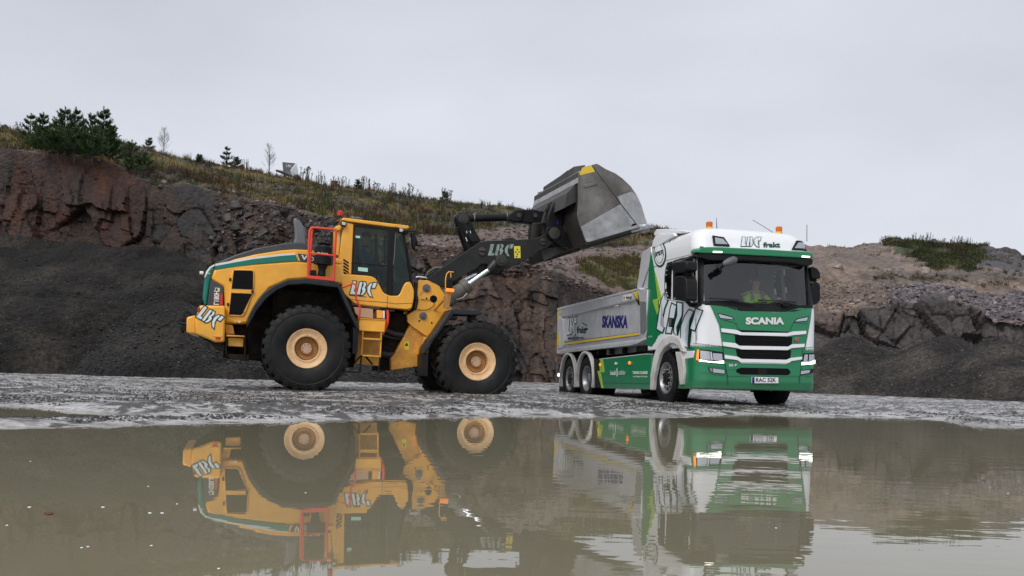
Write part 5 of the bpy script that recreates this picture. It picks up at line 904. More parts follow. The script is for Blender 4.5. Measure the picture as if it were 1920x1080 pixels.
lprism('warning_label', 2, [(394, 741), (418, 741), (417, 785), (394, 783)], -.556, -.54, 'ylabel', 0); q = LP(2, 405, 755, -.56); MB().add([(q.x - .04, q.y, q.z - .03), (q.x + .04, q.y, q.z - .03), (q.x, q.y, q.z + .045)], [(0, 1, 2)]).build('warning_sign', 'blackp', ld, smooth=0)
# bell crank, tilt cylinder and link on the centre line
bell = [(305, 480), (308, 455), (322, 438), (350, 430), (378, 437), (398, 458), (408, 490), (440, 560), (485, 640), (492, 680), (450, 715), (385, 715), (365, 660), (330, 560)]
bk = lprism('bell_crank', 3, bell, -.16, -.08, 'black', .01); MB().prism(LS(3, bell, -.16), .08, .16).build('bell_crank', 'black', ld, bevel=.01)
q = LP(3, 352, 478, -.16); MB().lathe([(.12, .0), (.12, -.03), (.06, -.035), (.06, -.05), (0, -.05)], 24, tuple(q), cap=False).lathe([(.05, 0), (.05, .3)], 12, tuple(q)).build('pivot_pin', 'bucket_dark', ld, smooth=30)
for i, dx in enumerate((0, 14, 28)): ltube('hose', 3, [(330 + dx, 500), (360 + dx, 570), (395 + dx, 640), (430 + dx, 680)], -.20 - .02 * i, .013, 'hose')
for i in range(3): ltube('hose_fitting', 3, [(378 + i * 14, 572), (382 + i * 14, 590)], -.23, .014, 'chrome')
ltube('hose_fitting', 3, [(372, 620), (384, 650)], -.23, .018, 'chrome'); ltube('hose', 3, [(320, 545), (300, 555), (320, 570)], -.2, .012, 'hose'); lprism('valve_block', 3, [(395, 600), (450, 600), (470, 650), (420, 660)], -.26, -.1, 'black', .01)
tz = empty('tilt_cylinder', ld); ltube('rod', 3, [(385, 478), (700, 470)], 0, .085, 'black', tz, 20)
for x in (432, 678): ltube('clamp_ring', 3, [(x - 4, 477 - (x - 385) * .025), (x + 4, 477 - (x - 385) * .025)], 0, .105, 'steel', tz, 20)
lprism('gland', 3, [(690, 450), (740, 416), (760, 410), (820, 410), (800, 500), (745, 508), (690, 492)], -.14, .14, 'black', .03, tz); lprism('tilt_link', 3, [(740, 416), (880, 408), (930, 420), (975, 428), (1000, 440), (985, 505), (900, 515), (745, 506)], -.10, .10, 'black', .025)
for x, y in ((770, 455), (893, 456)): q = LP(3, x, y, -.13); MB().lathe([(.05, 0), (.05, -.03), (0, -.03)], 16, tuple(q), cap=False).build('link_pin', 'bucket_dark', ld)
lprism('counter_block', 3, [(872, 512), (985, 505), (1000, 600), (880, 640)], -.12, .12, 'bucket_dark', .01); lprism('counter_plate', 3, [(905, 515), (975, 508), (975, 590), (915, 610)], -.30, -.24, 'black', .01)
# lift cylinder
lc = empty('lift_cylinder', ld); ltube('barrel', 3, [(240, 1105), (300, 1040), (375, 985)], -.60, [.15, .16, .15], 'cyl', lc, 20).visible_camera = True
ltube('gland', 3, [(352, 1002), (388, 972)], -.60, .175, 'cyl', lc, 20); ltube('rod', 3, [(380, 980), (560, 852)], -.60, .055, 'chrome', lc, 16); ltube('rod_eye', 3, [(545, 862), (590, 820), (640, 788)], -.64, [.07, .10, .11], 'bucket_dark', lc, 14)
q = LP(3, 640, 790, -.78); MB().lathe([(.13, .15), (.13, 0), (.07, -.01), (.07, -.03), (0, -.03)], 22, tuple(q), cap=False).build('eye_pin', 'bucket_dark', lc, smooth=30)
lc2 = empty('lift_cylinder', ld); ltube('barrel', 3, [(240, 1105), (300, 1040), (375, 985)], -.60, .15, 'cyl', lc2, 20); ltube('rod', 3, [(380, 980), (560, 852)], -.6, .055, 'chrome', lc2, 16); lc2.location = (0, 1.16, 0)
ltube('hydraulic_pipe', 3, [(350, 945), (430, 905), (470, 888)], -.35, .03, 'chrome'); ltube('hydraulic_pipe', 3, [(300, 1090), (350, 1075), (385, 1040)], -.75, .018, 'steel'); lprism('valve_block', 3, [(290, 940), (345, 912), (372, 940), (370, 975), (330, 985), (290, 975)], -.62, -.35, 'under', .015)
lprism('arm_foot', 3, [(455, 850), (490, 815), (560, 830), (600, 872), (560, 905), (500, 920), (470, 890)], -.5, .5, 'boom', .02)
# indicator post in front of the frame plate
ip_ = empty('indicator_post', ld); lprism('bracket', 2, [(612, 470), (642, 470), (645, 480), (632, 565), (600, 560), (606, 520)], -1.0, -.96, 'rim_in', .004, ip_); lprism('housing', 2, [(617, 405), (650, 408), (652, 455), (617, 452)], -1.0, -.86, 'black', .012, ip_); q = LP(2, 634, 467, -1.0); MB().box(q.x - .09, q.x + .09, q.y - .06, q.y + .02, q.z - .035, q.z + .035).build('lens', 'amber_on', ip_, bevel=.02)
ltube('cage_tube', 2, [(612, 455), (612, 410), (618, 380), (630, 368), (655, 370)], -1.0, .012, 'yellow', ip_); ltube('cage_tube', 2, [(640, 400), (640, 372)], -.9, .012, 'yellow', ip_)
q0 = LP(2, 634, 470, -1.0); MB().tube([q0 + Vector((-.1, .05, -.2)), q0 + Vector((-.25, .45, -.45))], .025).build('bracket_arm', 'yellow_mud', ip_)
# ---- bucket
bu = empty('bucket', ld); W2 = 1.55
def bp_(pts): return LS(10, pts, -W2)
side_ = bp_([(455, 150), (478, 118), (500, 72), (585, 52), (640, 37), (665, 48), (730, 90), (830, 135), (900, 185), (985, 265), (1050, 360), (1095, 460), (1118, 540), (1140, 612), (1150, 640), (1045, 662), (790, 742), (530, 830), (480, 700), (450, 600), (440, 540), (450, 450), (450, 300)])
fold_a, fold_b = bp_([(588, 52), (1045, 657)])
def inward(x, z):  # the front cheek of each side plate is folded slightly inwards
    ax, az = fold_a; bx, bz = fold_b; L_ = math.hypot(bx - ax, bz - az); d = ((x - ax) * (bz - az) - (z - az) * (bx - ax)) / L_; return max(0, d) * .22
for sg in (-1, 1):
    rear = bp_([(455, 150), (478, 118), (500, 72), (588, 52), (700, 200), (882, 440), (1045, 657), (790, 742), (530, 830), (480, 700), (450, 600), (440, 540), (450, 450), (450, 300)])
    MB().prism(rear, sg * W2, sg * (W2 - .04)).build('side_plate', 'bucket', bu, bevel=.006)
    front_ = bp_([(588, 52), (640, 37), (665, 48), (730, 90), (830, 135), (900, 185), (985, 265), (1050, 360), (1095, 460), (1118, 540), (1140, 612), (1150, 640), (1045, 657), (882, 440), (700, 200)])
    b = MB(); n = len(front_); b.add([(x, sg * (W2 - inward(x, z)), z) for x, z in front_] + [(x, sg * (W2 - .04 - inward(x, z)), z) for x, z in front_], [tuple(range(n)), tuple(range(2 * n - 1, n - 1, -1))] + [(i, i + n, (i + 1) % n + n, (i + 1) % n) for i in range(n)]); b.build('side_cheek', 'bucket', bu, smooth=0)
    if sg < 0:
        wp_ = bp_([(850, 368), (998, 316), (1050, 362), (1092, 460), (1114, 540), (1136, 612), (1146, 638), (1052, 655), (886, 442)]); b = MB(); b.add([(x, sg * (W2 + .004 - inward(x, z)), z) for x, z in wp_], [tuple(range(len(wp_)))]); b.build('scraped_patch', 'bucket_top', bu, smooth=0)
def bl(name, pts, y0, y1, m, bev=.005): return MB().prism(bp_(pts), y0, y1).build(name, m, bu, bevel=bev)
bl('corner_mark', [(497, 78), (588, 54), (624, 118), (474, 154), (470, 138)], -W2 - .004, -W2 + .01, 'yel_ref', 0); bl('maker_plate', [(510, 250), (640, 222), (646, 248), (520, 284), (512, 275)], -W2 - .02, -W2, 'bucket', .008); bl('fold_shadow', [(586, 54), (593, 52), (1050, 655), (1044, 658)], -W2 - .004, -W2 + .002, 'blackp', 0)  # the black strip paints the shadow gap along the cheek fold
bl('wear_plate', [(482, 678), (878, 450), (1040, 655), (1048, 664), (790, 742), (532, 828)], -W2 - .012, -W2 + .002, 'bucket_top', .003); bl('side_cutter', [(530, 812), (1060, 655), (1075, 680), (560, 832), (535, 832)], -W2 - .05, -W2 + .02, 'bucket_top', .006); bl('cheek_band', [(845, 362), (995, 308), (1002, 318), (852, 372)], -W2 + .0, -W2 + .03, 'bucket', .0)
q = LP(10, 1020, 670, -W2 - .02); MB().lathe([(.06, .02), (.06, -.02), (0, -.02)], 12, tuple(q), cap=False).build('cutter_bolt', 'black', bu)
# curved shell, floor with pointed lip, top strip, spill guard
shell_i = bp_([(457, 120), (455, 150), (450, 300), (450, 450), (440, 540), (448, 600), (480, 700), (505, 770), (530, 834)]); shell_o = bp_([(487, 120), (485, 160), (480, 300), (480, 450), (472, 540), (480, 600), (510, 700), (535, 760), (560, 820)])
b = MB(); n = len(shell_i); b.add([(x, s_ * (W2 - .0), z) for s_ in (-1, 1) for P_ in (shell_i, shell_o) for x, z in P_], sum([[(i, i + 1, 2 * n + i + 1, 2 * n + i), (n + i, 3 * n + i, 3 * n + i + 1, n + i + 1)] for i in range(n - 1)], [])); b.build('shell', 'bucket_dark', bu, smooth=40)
h0, h1 = bp_([(530, 834), (1075, 680)]); tipv = LP(10, 1198, 646, -.35); dirv = Vector((h1[0] - h0[0], 0, h1[1] - h0[1])).normalized(); dn = Vector((dirv.z, 0, -dirv.x)) 
t_ = (tipv - Vector((h0[0], 0, h0[1]))).dot(dirv); tip = Vector((h0[0], 0, h0[1])) + dirv * t_
A0, A1 = Vector((h0[0], -W2, h0[1])), Vector((h1[0], -W2, h1[1])); B0, B1 = Vector((h0[0], W2, h0[1])), Vector((h1[0], W2, h1[1])); T0, T1 = tip + Vector((0, -.35, 0)), tip + Vector((0, .35, 0))
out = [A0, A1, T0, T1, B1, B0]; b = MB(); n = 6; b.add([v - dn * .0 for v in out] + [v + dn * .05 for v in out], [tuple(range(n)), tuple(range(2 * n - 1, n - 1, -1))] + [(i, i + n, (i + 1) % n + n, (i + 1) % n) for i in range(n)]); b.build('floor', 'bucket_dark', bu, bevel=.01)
for y_ in (-1.2, -.7, -.2, .3, .8, 1.3): b = MB(); a_ = Vector((h0[0] + .02, y_, h0[1])) + dn * .05; e_ = a_ + dirv * (t_ - .35 - abs(y_) * .3); b.hexa([a_, e_, e_ + Vector((0, .12, 0)), a_ + Vector((0, .12, 0)), a_ + dn * .07, e_ + dn * .02, e_ + dn * .02 + Vector((0, .12, 0)), a_ + dn * .07 + Vector((0, .12, 0))]); b.build('floor_rib', 'bucket_dark', bu, bevel=.006)
e1 = MB(); 
for (p_, q_) in ((A1, T0), (T0, T1), (T1, B1)): e1.hexa([p_ - dirv * .22 - dn * .02, q_ - dirv * .22 - dn * .02, q_ + dirv * .03, p_ + dirv * .03, p_ - dirv * .22 + dn * .075, q_ - dirv * .22 + dn * .075, q_ + dn * .075 + dirv * .02, p_ + dn * .075 + dirv * .02])
e1.build('cutting_edge', 'bucket_top', bu, bevel=.006)
s0, s1, s2, s3 = bp_([(455, 150), (470, 108), (440, 235), (448, 260)]); b = MB(); b.add([(s1[0], -W2, s1[1]), (s1[0], W2, s1[1]), (s2[0], W2, s2[1]), (s2[0], -W2, s2[1]), (s1[0] + .05, -W2, s1[1] - .02), (s1[0] + .05, W2, s1[1] - .02), (s2[0] + .05, W2, s2[1]), (s2[0] + .05, -W2, s2[1])], [(0, 1, 2, 3), (7, 6, 5, 4), (0, 4, 5, 1), (1, 5, 6, 2), (2, 6, 7, 3), (3, 7, 4, 0)]); b.build('top_strip', 'bucket_top', bu, bevel=.004)
b = MB(); b.prism(bp_([(440, 235), (452, 240), (452, 420), (425, 430), (330, 480), (350, 330)]), -W2 + .1, W2 - .1); b.build('top_box', 'bucket_dark', bu, bevel=.01)
def spill(y0, y1, z0, z1, dx0, dx1):
    x_, z_ = s1; b = MB(); b.add([(x_, y0, z_ - .03), (x_, y1, z_ - .03), (x_ + dx1, y1, z_ + z1), (x_ + dx0, y0, z_ + z0), (x_ + .03, y0, z_ - .03), (x_ + .03, y1, z_ - .03), (x_ + dx1 + .03, y1, z_ + z1), (x_ + dx0 + .03, y0, z_ + z0)], [(0, 1, 2, 3), (7, 6, 5, 4), (0, 4, 5, 1), (1, 5, 6, 2), (2, 6, 7, 3), (3, 7, 4, 0)]); return b.build('spill_guard', 'bucket_dark', bu, bevel=.004)
spill(-1.53, -1.15, .14, .17, .10, .0); spill(-1.15, -.76, .17, .16, .0, .0); spill(-.74, -.3, .17, .14, .0, .0); spill(-.3, .95, .14, .10, .0, .0)
# coupling brackets
cb_ = [(985, 500), (1000, 440), (1030, 370), (1060, 315), (1085, 305), (1112, 315), (1135, 345), (1120, 400), (1105, 450), (1100, 540), (1130, 600), (1175, 655), (1150, 700), (1100, 690), (1020, 640), (985, 600)]
for y0, y1, m_ in ((-.72, -.60, 'black'), (.60, .72, 'black'), (-.30, -.22, 'bucket_dark'), (.22, .30, 'bucket_dark')): MB().prism(LS(3, cb_, -.72), y0, y1).build('coupling_plate', m_, bu, bevel=.012)
q = LP(3, 1062, 418, -.725); MB().lathe([(.10, 0), (.10, -.006), (0, -.006)], 16, tuple(q), cap=False).build('plate_hole', 'grille', bu); q = LP(3, 1035, 590, -.72); MB().lathe([(.13, 0), (.13, -.05), (.07, -.06), (0, -.06)], 20, tuple(q), cap=False).build('pivot_pin', 'bucket_dark', bu, smooth=30)
q = LP(3, 1035, 590, 0); MB().lathe([(.09, -.7), (.09, .7)], 16, (q.x, 0, q.z)).build('coupling_tube', 'bucket_dark', bu); q = LP(3, 1075, 350, 0); MB().lathe([(.09, -.7), (.09, .7)], 16, (q.x, 0, q.z)).build('coupling_tube', 'bucket_dark', bu)
lprism('blue_sticker', 3, [(1052, 495), (1068, 490), (1070, 522), (1055, 525)], -.726, -.71, 'navy', 0, bu)
for i in range(3): ltube('hose', 3, [(960 + i * 10, 430), (985 + i * 14, 380 - i * 4), (1020 + i * 14, 350 - i * 5)], -.45 + .1 * i, .018, 'hose')
ltube('hose', 3, [(1000, 600), (980, 560), (1000, 545), (1010, 560)], -.75, .014, 'hose'); lprism('lower_bracket', 3, [(930, 715), (985, 698), (1060, 690), (1150, 700), (1000, 780), (960, 800)], -.5, .5, 'bucket_dark', .01)
# ================================================================== PEOPLE
def skin_body(name, joints, edges, m, parent, root=0, sub=2):
    me = bpy.data.meshes.new(name); me.from_pydata([j[0] for j in joints], edges, []); o = bpy.data.objects.new(name, me); COL.objects.link(o); o.parent = parent; o.modifiers.new('skin', 'SKIN'); sv = me.skin_vertices[0].data if me.skin_vertices else None
    if sv is None:
        bm = bmesh.new(); bm.from_mesh(me); bm.verts.layers.skin.verify(); bm.to_mesh(me); bm.free(); sv = me.skin_vertices[0].data
    for i, j in enumerate(joints): r_ = j[1]; sv[i].radius = (r_, r_) if not isinstance(r_, tuple) else r_; sv[i].use_root = (i == root)
    s_ = o.modifiers.new('sub', 'SUBSURF'); s_.levels = sub; s_.render_levels = sub; me.materials.append(M[m])
    o.modifiers['skin'].use_smooth_shade = True; return o
def seated(root, hands, jacket, lean=0., glove='skin', bands=False, yaw=0.):
    """seated adult facing +x, origin at the hip point"""
    V = Vector; H = V((lean, 0, .52))
    hL, hR = V(hands[0]), V(hands[1]); J = [(V((0, 0, .08)), (.15, .12)), (V((lean * .3, 0, .25)), (.14, .11)), (V((lean * .7, 0, .42)), (.16, .11)), (V((lean, 0, .52)), (.12, .09)), (V((lean + .02, 0, .60)), .055), (V((lean + .04, 0, .68)), (.072, .07)), (V((lean + .035, 0, .76)), (.078, .088)), (V((lean + .02, 0, .84)), (.06, .075))]
    E_ = [(0, 1), (1, 2), (2, 3), (3, 4), (4, 5), (5, 6), (6, 7)]
    for sg, h in ((1, hL), (-1, hR)):
        b0 = len(J); sh = V((lean, sg * .19, .50)); el = sh.lerp(h, .5) + V((-.05, sg * .09, -.16)); J += [(sh, .06), (el, .042), (h, .028)]; E_ += [(3, b0), (b0, b0 + 1), (b0 + 1, b0 + 2)]
        d = (h - el).normalized(); s_ = V((0, 0, 1)).cross(d).normalized(); palm = h + d * .05; J.append((palm, (.030, .018))); E_.append((b0 + 2, b0 + 3)); pb = b0 + 3
        for k in range(4): f0 = palm + s_ * (k - 1.5) * .021 + d * .04; J += [(f0, .0095), (f0 + d * .028 + V((0, 0, -.016)), .0085), (f0 + d * .03 + V((0, 0, -.045)), .0075)]; q_ = len(J) - 3; E_ += [(pb, q_), (q_, q_ + 1), (q_ + 1, q_ + 2)]
        J += [(h + d * .03 + s_ * (-sg) * .035, .010), (h + d * .06 + s_ * (-sg) * .05, .0085)]; E_ += [(b0 + 2, len(J) - 2), (len(J) - 2, len(J) - 1)]
        b1 = len(J); J += [(V((.02, sg * .09, .04)), .085), (V((.45, sg * .13, .08)), .06), (V((.52, sg * .13, -.36)), .042), (V((.62, sg * .13, -.40)), (.035, .03))]; E_ += [(0, b1), (b1, b1 + 1), (b1 + 1, b1 + 2), (b1 + 2, b1 + 3)]
    skin_body('body', J, E_, 'skin', root)
    T_ = [(j[0], (tuple(x + .02 for x in j[1]) if isinstance(j[1], tuple) else j[1] + .02)) for j in J[:4]]; T_.append((J[4][0] - V((0, 0, .03)), .065)); E2 = [(0, 1), (1, 2), (2, 3), (3, 4)]
    for sg, h in ((1, hL), (-1, hR)): sh = V((lean, sg * .19, .50)); el = sh.lerp(h, .5) + V((-.05, sg * .09, -.16)); b0 = len(T_); T_ += [(sh, .078), (el, .06), (el.lerp(h, .88), .045)]; E2 += [(3, b0), (b0, b0 + 1), (b0 + 1, b0 + 2)]
    skin_body('jacket', T_, E2, jacket, root)
    L2 = [(J[0][0], (.16, .13))]; E3 = []
    for sg in (1, -1): b0 = len(L2); L2 += [(V((.02, sg * .09, .04)), .1), (V((.45, sg * .13, .08)), .078), (V((.51, sg * .13, -.32)), .06)]; E3 += [(0, b0), (b0, b0 + 1), (b0 + 1, b0 + 2)]
    skin_body('trousers', L2, E3, 'trouser', root)
    hm = MB(); c_ = (lean + .02, 0, .795); hm.lathe([(.098, -.02), (.104, .02), (.09, .065), (.05, .095), (0, .103)], 20, c_, 'z', cap=False); hm.build('hair', 'hair', root)
    fm = MB(); fc = V((lean + .125, 0, .765)); fm.add([fc + V((-.02, -.016, -.03)), fc + V((-.02, .016, -.03)), fc + V((.022, 0, -.028)), fc + V((-.02, 0, .03))], [(0, 1, 2), (0, 2, 3), (1, 3, 2), (0, 3, 1)]); fm.build('nose', 'skin', root)
    em = MB(); [em.lathe([(.012, -.006), (.012, .006), (0, .010)], 8, (fc.x - .028, s_ * .032, fc.z + .028), 'x') for s_ in (-1, 1)]; em.build('eyes', 'hair', root); MB().box(fc.x - .03, fc.x - .012, -.024, .024, fc.z - .062, fc.z - .054).build('mouth', 'redlens', root)
    em = MB(); [em.lathe([(.03, -.01), (.03, .01), (.012, .012)], 10, (lean + .02, s_ * .10, .765), 'y') for s_ in (-1, 1)]; em.build('ears', 'skin', root)
    if bands: b = MB(); [b.tube([(lean * .8 - .13, s_ * .10, .40), (lean * .9 + .10, s_ * .11, .56), (lean * .8 + .17, s_ * .10, .35), (lean * .5 + .15, s_ * .10, .15)], .028, 6) for s_ in (-1, 1)]; b.build('reflective_band', 'hivis_grey', root)
q = LP(2, 165, 372, -.1); dr = empty('person', mtx=LF.M @ Matrix.Translation(q)); tag(dr, 'man in a blue jacket sitting in the yellow loader cab, holding the controls', 'person'); seated(dr, ((.42, .15, .22), (.42, -.18, .20)), 'blue', .02)
# ================================================================== TIPPER TRUCK
tk = empty('tipper_truck', mtx=TF.M); tag(tk, 'green and white tipper truck with silver tipping body parked under the raised bucket', 'truck')
CRN = .24
XF = [(.15, 1.30), (.30, 1.40), (.45, 1.435), (.95, 1.43), (1.70, 1.42), (1.80, 1.405), (2.70, 1.25), (2.90, 1.21), (3.0, 1.16), (3.1, 1.12), (3.2, 1.06), (3.27, .99), (3.31, .88), (3.335, .7), (3.35, .3)]
WF = [(.15, 1.20), (.30, 1.235), (1.80, 1.235), (2.70, 1.185), (2.90, 1.18), (3.0, 1.17), (3.12, 1.14), (3.22, 1.07), (3.30, .94), (3.35, .7)]
def cabP(s, z):
    s = np.asarray(s, float); z = np.asarray(z, float); xf = ip(z, XF); w = ip(z, WF); r = CRN; hs = w - r; a = math.pi * r / 2; t = np.abs(s); sg = np.sign(s)
    x1 = xf - .06 * (t / w) ** 2; xe = xf - .06 * (hs / w) ** 2; th = np.clip((t - hs) / r, 0, math.pi / 2)
    x = np.where(t <= hs, x1, np.where(t <= hs + a, xe - r + r * np.cos(th), xe - r - (t - hs - a))); y = np.where(t <= hs, t, np.where(t <= hs + a, hs + r * np.sin(th), w)) * sg
    return np.stack([x, y, z + 0 * x], -1)
def cabN(s, z):
    e = 1e-3; a = cabP(s + e, z) - cabP(s - e, z); b = cabP(s, z + e) - cabP(s, z - e); n = np.cross(a, b); return n / np.linalg.norm(n, axis=-1, keepdims=True)
_s = np.arange(-3.7, 1.42, .02); _z = np.arange(.16, 3.35, .02); _S, _Z = np.meshgrid(_s, _z); _P = cabP(_S, _Z) @ TF.R.T + TF.o; _PX, _PY = pixof(_P); _back = np.sum((cabN(_S, _Z) @ TF.R.T) * (_P - np.array([0, 0, CZ])), -1) > -.15 * np.linalg.norm(_P, axis=-1); _PX = np.where(_back, 1e6, _PX)
def SZ(c, pts):
    """photo points -> (s, z) on the cab skin"""
    out = []
    for px, py in C(c, pts):
        i = np.unravel_index(np.argmin((_PX - px) ** 2 + (_PY - py) ** 2), _S.shape); s, z = _S[i], _Z[i]
        for _ in range(3):
            f = lambda s, z: np.array(TF.proj(cabP(s, z))); p0 = f(s, z); e = .004; J = np.stack([(f(s + e, z) - p0) / e, (f(s, z + e) - p0) / e], 1)
            try: d = np.linalg.solve(J, np.array([px, py]) - p0)
            except Exception: break
            d = np.clip(d, -.03, .03); s, z = s + d[0], min(3.34, max(.16, z + d[1]))
        out.append((float(s), float(z)))
    return out
def wrap(name, poly, m, off=.004, thick=.012, parent=None, cuts=True, mirror=False):
    obs = []
    for sgn in ((1, -1) if mirror else (1,)):
        bm = bmesh.new(); P_ = [(s * sgn, z) for s, z in poly]; f = bm.faces.new([bm.verts.new((s, 0, z)) for s, z in P_]); ss = [p[0] for p in P_]; zs = [p[1] for p in P_]
        bmesh.ops.triangulate(bm, faces=bm.faces[:], ngon_method='EAR_CLIP')
        for v in np.arange(math.floor(min(ss) / .06) * .06, max(ss), .06):
            if min(ss) < v and (abs(v) > .85 and abs(v) < 1.5 or abs(v / .06 % 4) < .1): bmesh.ops.bisect_plane(bm, geom=bm.verts[:] + bm.edges[:] + bm.faces[:], plane_co=(v, 0, 0), plane_no=(1, 0, 0))
        for v in list(np.arange(.3, 2.9, .15)) + list(np.arange(2.9, 3.34, .03)):
            if min(zs) < v < max(zs): bmesh.ops.bisect_plane(bm, geom=bm.verts[:] + bm.edges[:] + bm.faces[:], plane_co=(0, 0, v), plane_no=(0, 0, 1))
        co = np.array([v.co for v in bm.verts]); Q = cabP(co[:, 0], co[:, 2]); N_ = cabN(co[:, 0], co[:, 2]); R_ = Q + N_ * off; B_ = Q + N_ * (off - thick); top = list(bm.verts); 
        for v, q in zip(top, R_): v.co = q
        bm.verts.index_update(); bm.faces.ensure_lookup_table(); fs = [[v.index for v in f.verts] for f in bm.faces]; be = [[v.index for v in e.verts] for e in bm.edges if e.is_boundary]; n = len(top); bm.free()
        b = MB(); b.add(list(map(tuple, R_)) + list(map(tuple, B_)), [tuple(q) for q in fs] + [tuple(n + i for i in reversed(q)) for q in fs] + [(a, c_, n + c_, n + a) for a, c_ in be]); obs.append(b.build(name, m, parent or tk, smooth=30))
    return obs[0]
def W_(name, c, pts, m, off=.006, thick=.014, parent=None, mirror=False): return wrap(name, SZ(c, pts), m, off, thick, parent, mirror=mirror)
def grid_shell(name, s0, s1, z0, z1, m, holes, ds=.03, dz=.03, off=-.0165):
    ss = np.linspace(s0, s1, int((s1 - s0) / ds) + 1); zz = np.linspace(z0, z1, int((z1 - z0) / dz) + 1); S_, Z_ = np.meshgrid(ss, zz); P_ = cabP(S_, Z_) + cabN(S_, Z_) * off; cs, cz = (S_[1:, 1:] + S_[:-1, :-1]) / 2, (Z_[1:, 1:] + Z_[:-1, :-1]) / 2; keep = np.ones(cs.shape, bool)
    for h in holes: keep &= ~h(cs, cz)
    f = quads(*S_.shape)[keep.ravel()]; used = np.unique(f); mp2 = np.zeros(S_.size, int); mp2[used] = np.arange(len(used)); o = arrmesh(name, P_.reshape(-1, 3)[used], mp2[f], M[m]); o.parent = tk; sd = o.modifiers.new('solid', 'SOLIDIFY'); sd.thickness = .03; sd.offset = -1 if False else 0; return o
def shalf(z): return ip(z, WF) - CRN + math.pi * CRN / 2
def sx_(x, z): return float(ip(z, XF) - .06 * ((ip(z, WF) - CRN) / ip(z, WF)) ** 2 - CRN - x + shalf(z))     # |s| of a side point at x
win_front = SZ(5, [(205, 478), (560, 500), (1340, 548), (1372, 990), (1150, 985), (215, 950)]); smx = max(abs(a) for a, _ in win_front[:1] + win_front[-1:]); zb, zt = 1.80, 2.70
WFH = lambda s, z: (np.abs(s) < 1.10) & (z > zb + .02) & (z < zt - .01)
door_w = SZ(7, [(316, 302), (400, 274), (512, 256), (518, 270), (508, 672), (440, 662), (314, 640)]); rear_w = SZ(7, [(265, 318), (312, 303), (303, 420), (298, 640), (262, 632), (241, 570), (240, 450), (250, 370)])
dwh = lambda s, z: inpoly(-np.abs(s), z, ring(door_w, .03)); rwh = lambda s, z: inpoly(-np.abs(s), z, ring(rear_w, .03))
def arch(s, z):
    x = ip(z, XF) - .06 * ((ip(z, WF) - CRN) / ip(z, WF)) ** 2 - CRN - (np.abs(s) - shalf(z)); return (np.abs(s) > shalf(z)) & (((x ** 2 + (z - .52) ** 2) < .62 ** 2) | ((x < .05) & (z < 1.05)) | ((x < .6) & (z < .55)))
S1 = sx_(-.86, 1.5)
cb = grid_shell('cab_body', -S1, S1, 1.06, 3.345, 'white', [WFH, dwh, rwh, arch, lambda s, z: cabP(s, z)[..., 0] < -.87])
MB().box(-.86, .40, -.74, .74, 3.30, 3.352).build('roof_panel', 'white', tk, bevel=.02); MB().box(-.865, -.80, -1.12, 1.12, 1.02, 3.22).build('rear_wall', 'white', tk, bevel=.02)
bump = grid_shell('bumper', -1.95, 1.95, .30, 1.09, 'green', [arch, lambda s, z: (cabP(s, z)[..., 0] < .62)]); bump.data.materials[0] = M['green']
# front panels
GR = W_('front_panel', 6, [(262, 62), (430, 80), (505, 90), (560, 122), (600, 128), (880, 133), (1000, 128), (1050, 112), (1110, 92), (1240, 95), (1222, 150), (1203, 230), (1186, 320), (1168, 470), (1150, 490), (1140, 620), (1130, 745), (900, 750), (430, 745), (405, 620), (385, 465), (370, 380), (350, 260), (332, 165), (300, 95)], 'green', .012, .03)
W_('windscreen_sill', 5, [(165, 955), (212, 935), (700, 955), (1370, 985), (1388, 1012), (1300, 1022), (1180, 1050), (1010, 1050), (620, 1045), (560, 1012), (430, 995), (300, 975), (180, 965)], 'black', .012, .03)
for nm, pts, m_, of in (('grille_bar', [(366, 287), (515, 303), (560, 325), (1000, 332), (1050, 318), (1182, 311), (1178, 341), (1050, 353), (1000, 363), (545, 352), (515, 342), (370, 322)], 'white', .035),
    ('grille_bar', [(380, 418), (500, 430), (540, 455), (1010, 463), (1045, 441), (1167, 436), (1163, 467), (1040, 477), (1000, 497), (560, 490), (520, 477), (386, 457)], 'white', .035),
    ('grille_bar', [(398, 542), (520, 560), (560, 581), (990, 590), (1040, 571), (1142, 560), (1141, 586), (1040, 601), (1010, 622), (550, 613), (520, 592), (400, 577)], 'white', .035),
    ('grille', [(508, 288), (535, 302), (1040, 320), (1052, 308), (1050, 322), (1000, 334), (560, 326), (515, 304)], 'grille', .018), ('grille', [(498, 350), (1052, 371), (1046, 441), (1010, 463), (540, 455), (512, 432)], 'grille', .018),
    ('grille', [(508, 487), (1042, 497), (1032, 571), (1005, 590), (560, 581), (525, 560)], 'grille', .018), ('grille', [(510, 705), (520, 680), (560, 665), (1008, 674), (1030, 695), (1036, 718), (1008, 738), (560, 731)], 'grille', .018)):
    o_ = W_(nm, 6, pts, m_, of, .03 if m_ == 'white' else .008)
for pts in ([(512, 395), (1050, 410), (1050, 414), (512, 399)], [(520, 525), (1036, 536), (1036, 541), (520, 530)]): W_('grille_slat', 6, pts, 'black', .026, .012)
W_('trim_strip', 6, [(550, 614), (1008, 622), (990, 632), (565, 624)], 'silver_l', .02, .02); W_('radar_cover', 6, [(715, 674), (805, 676), (806, 733), (715, 731)], 'black', .028, .02); W_('washer_cover', 6, [(500, 352), (512, 352), (520, 430), (505, 430)], 'black', .014, .01)
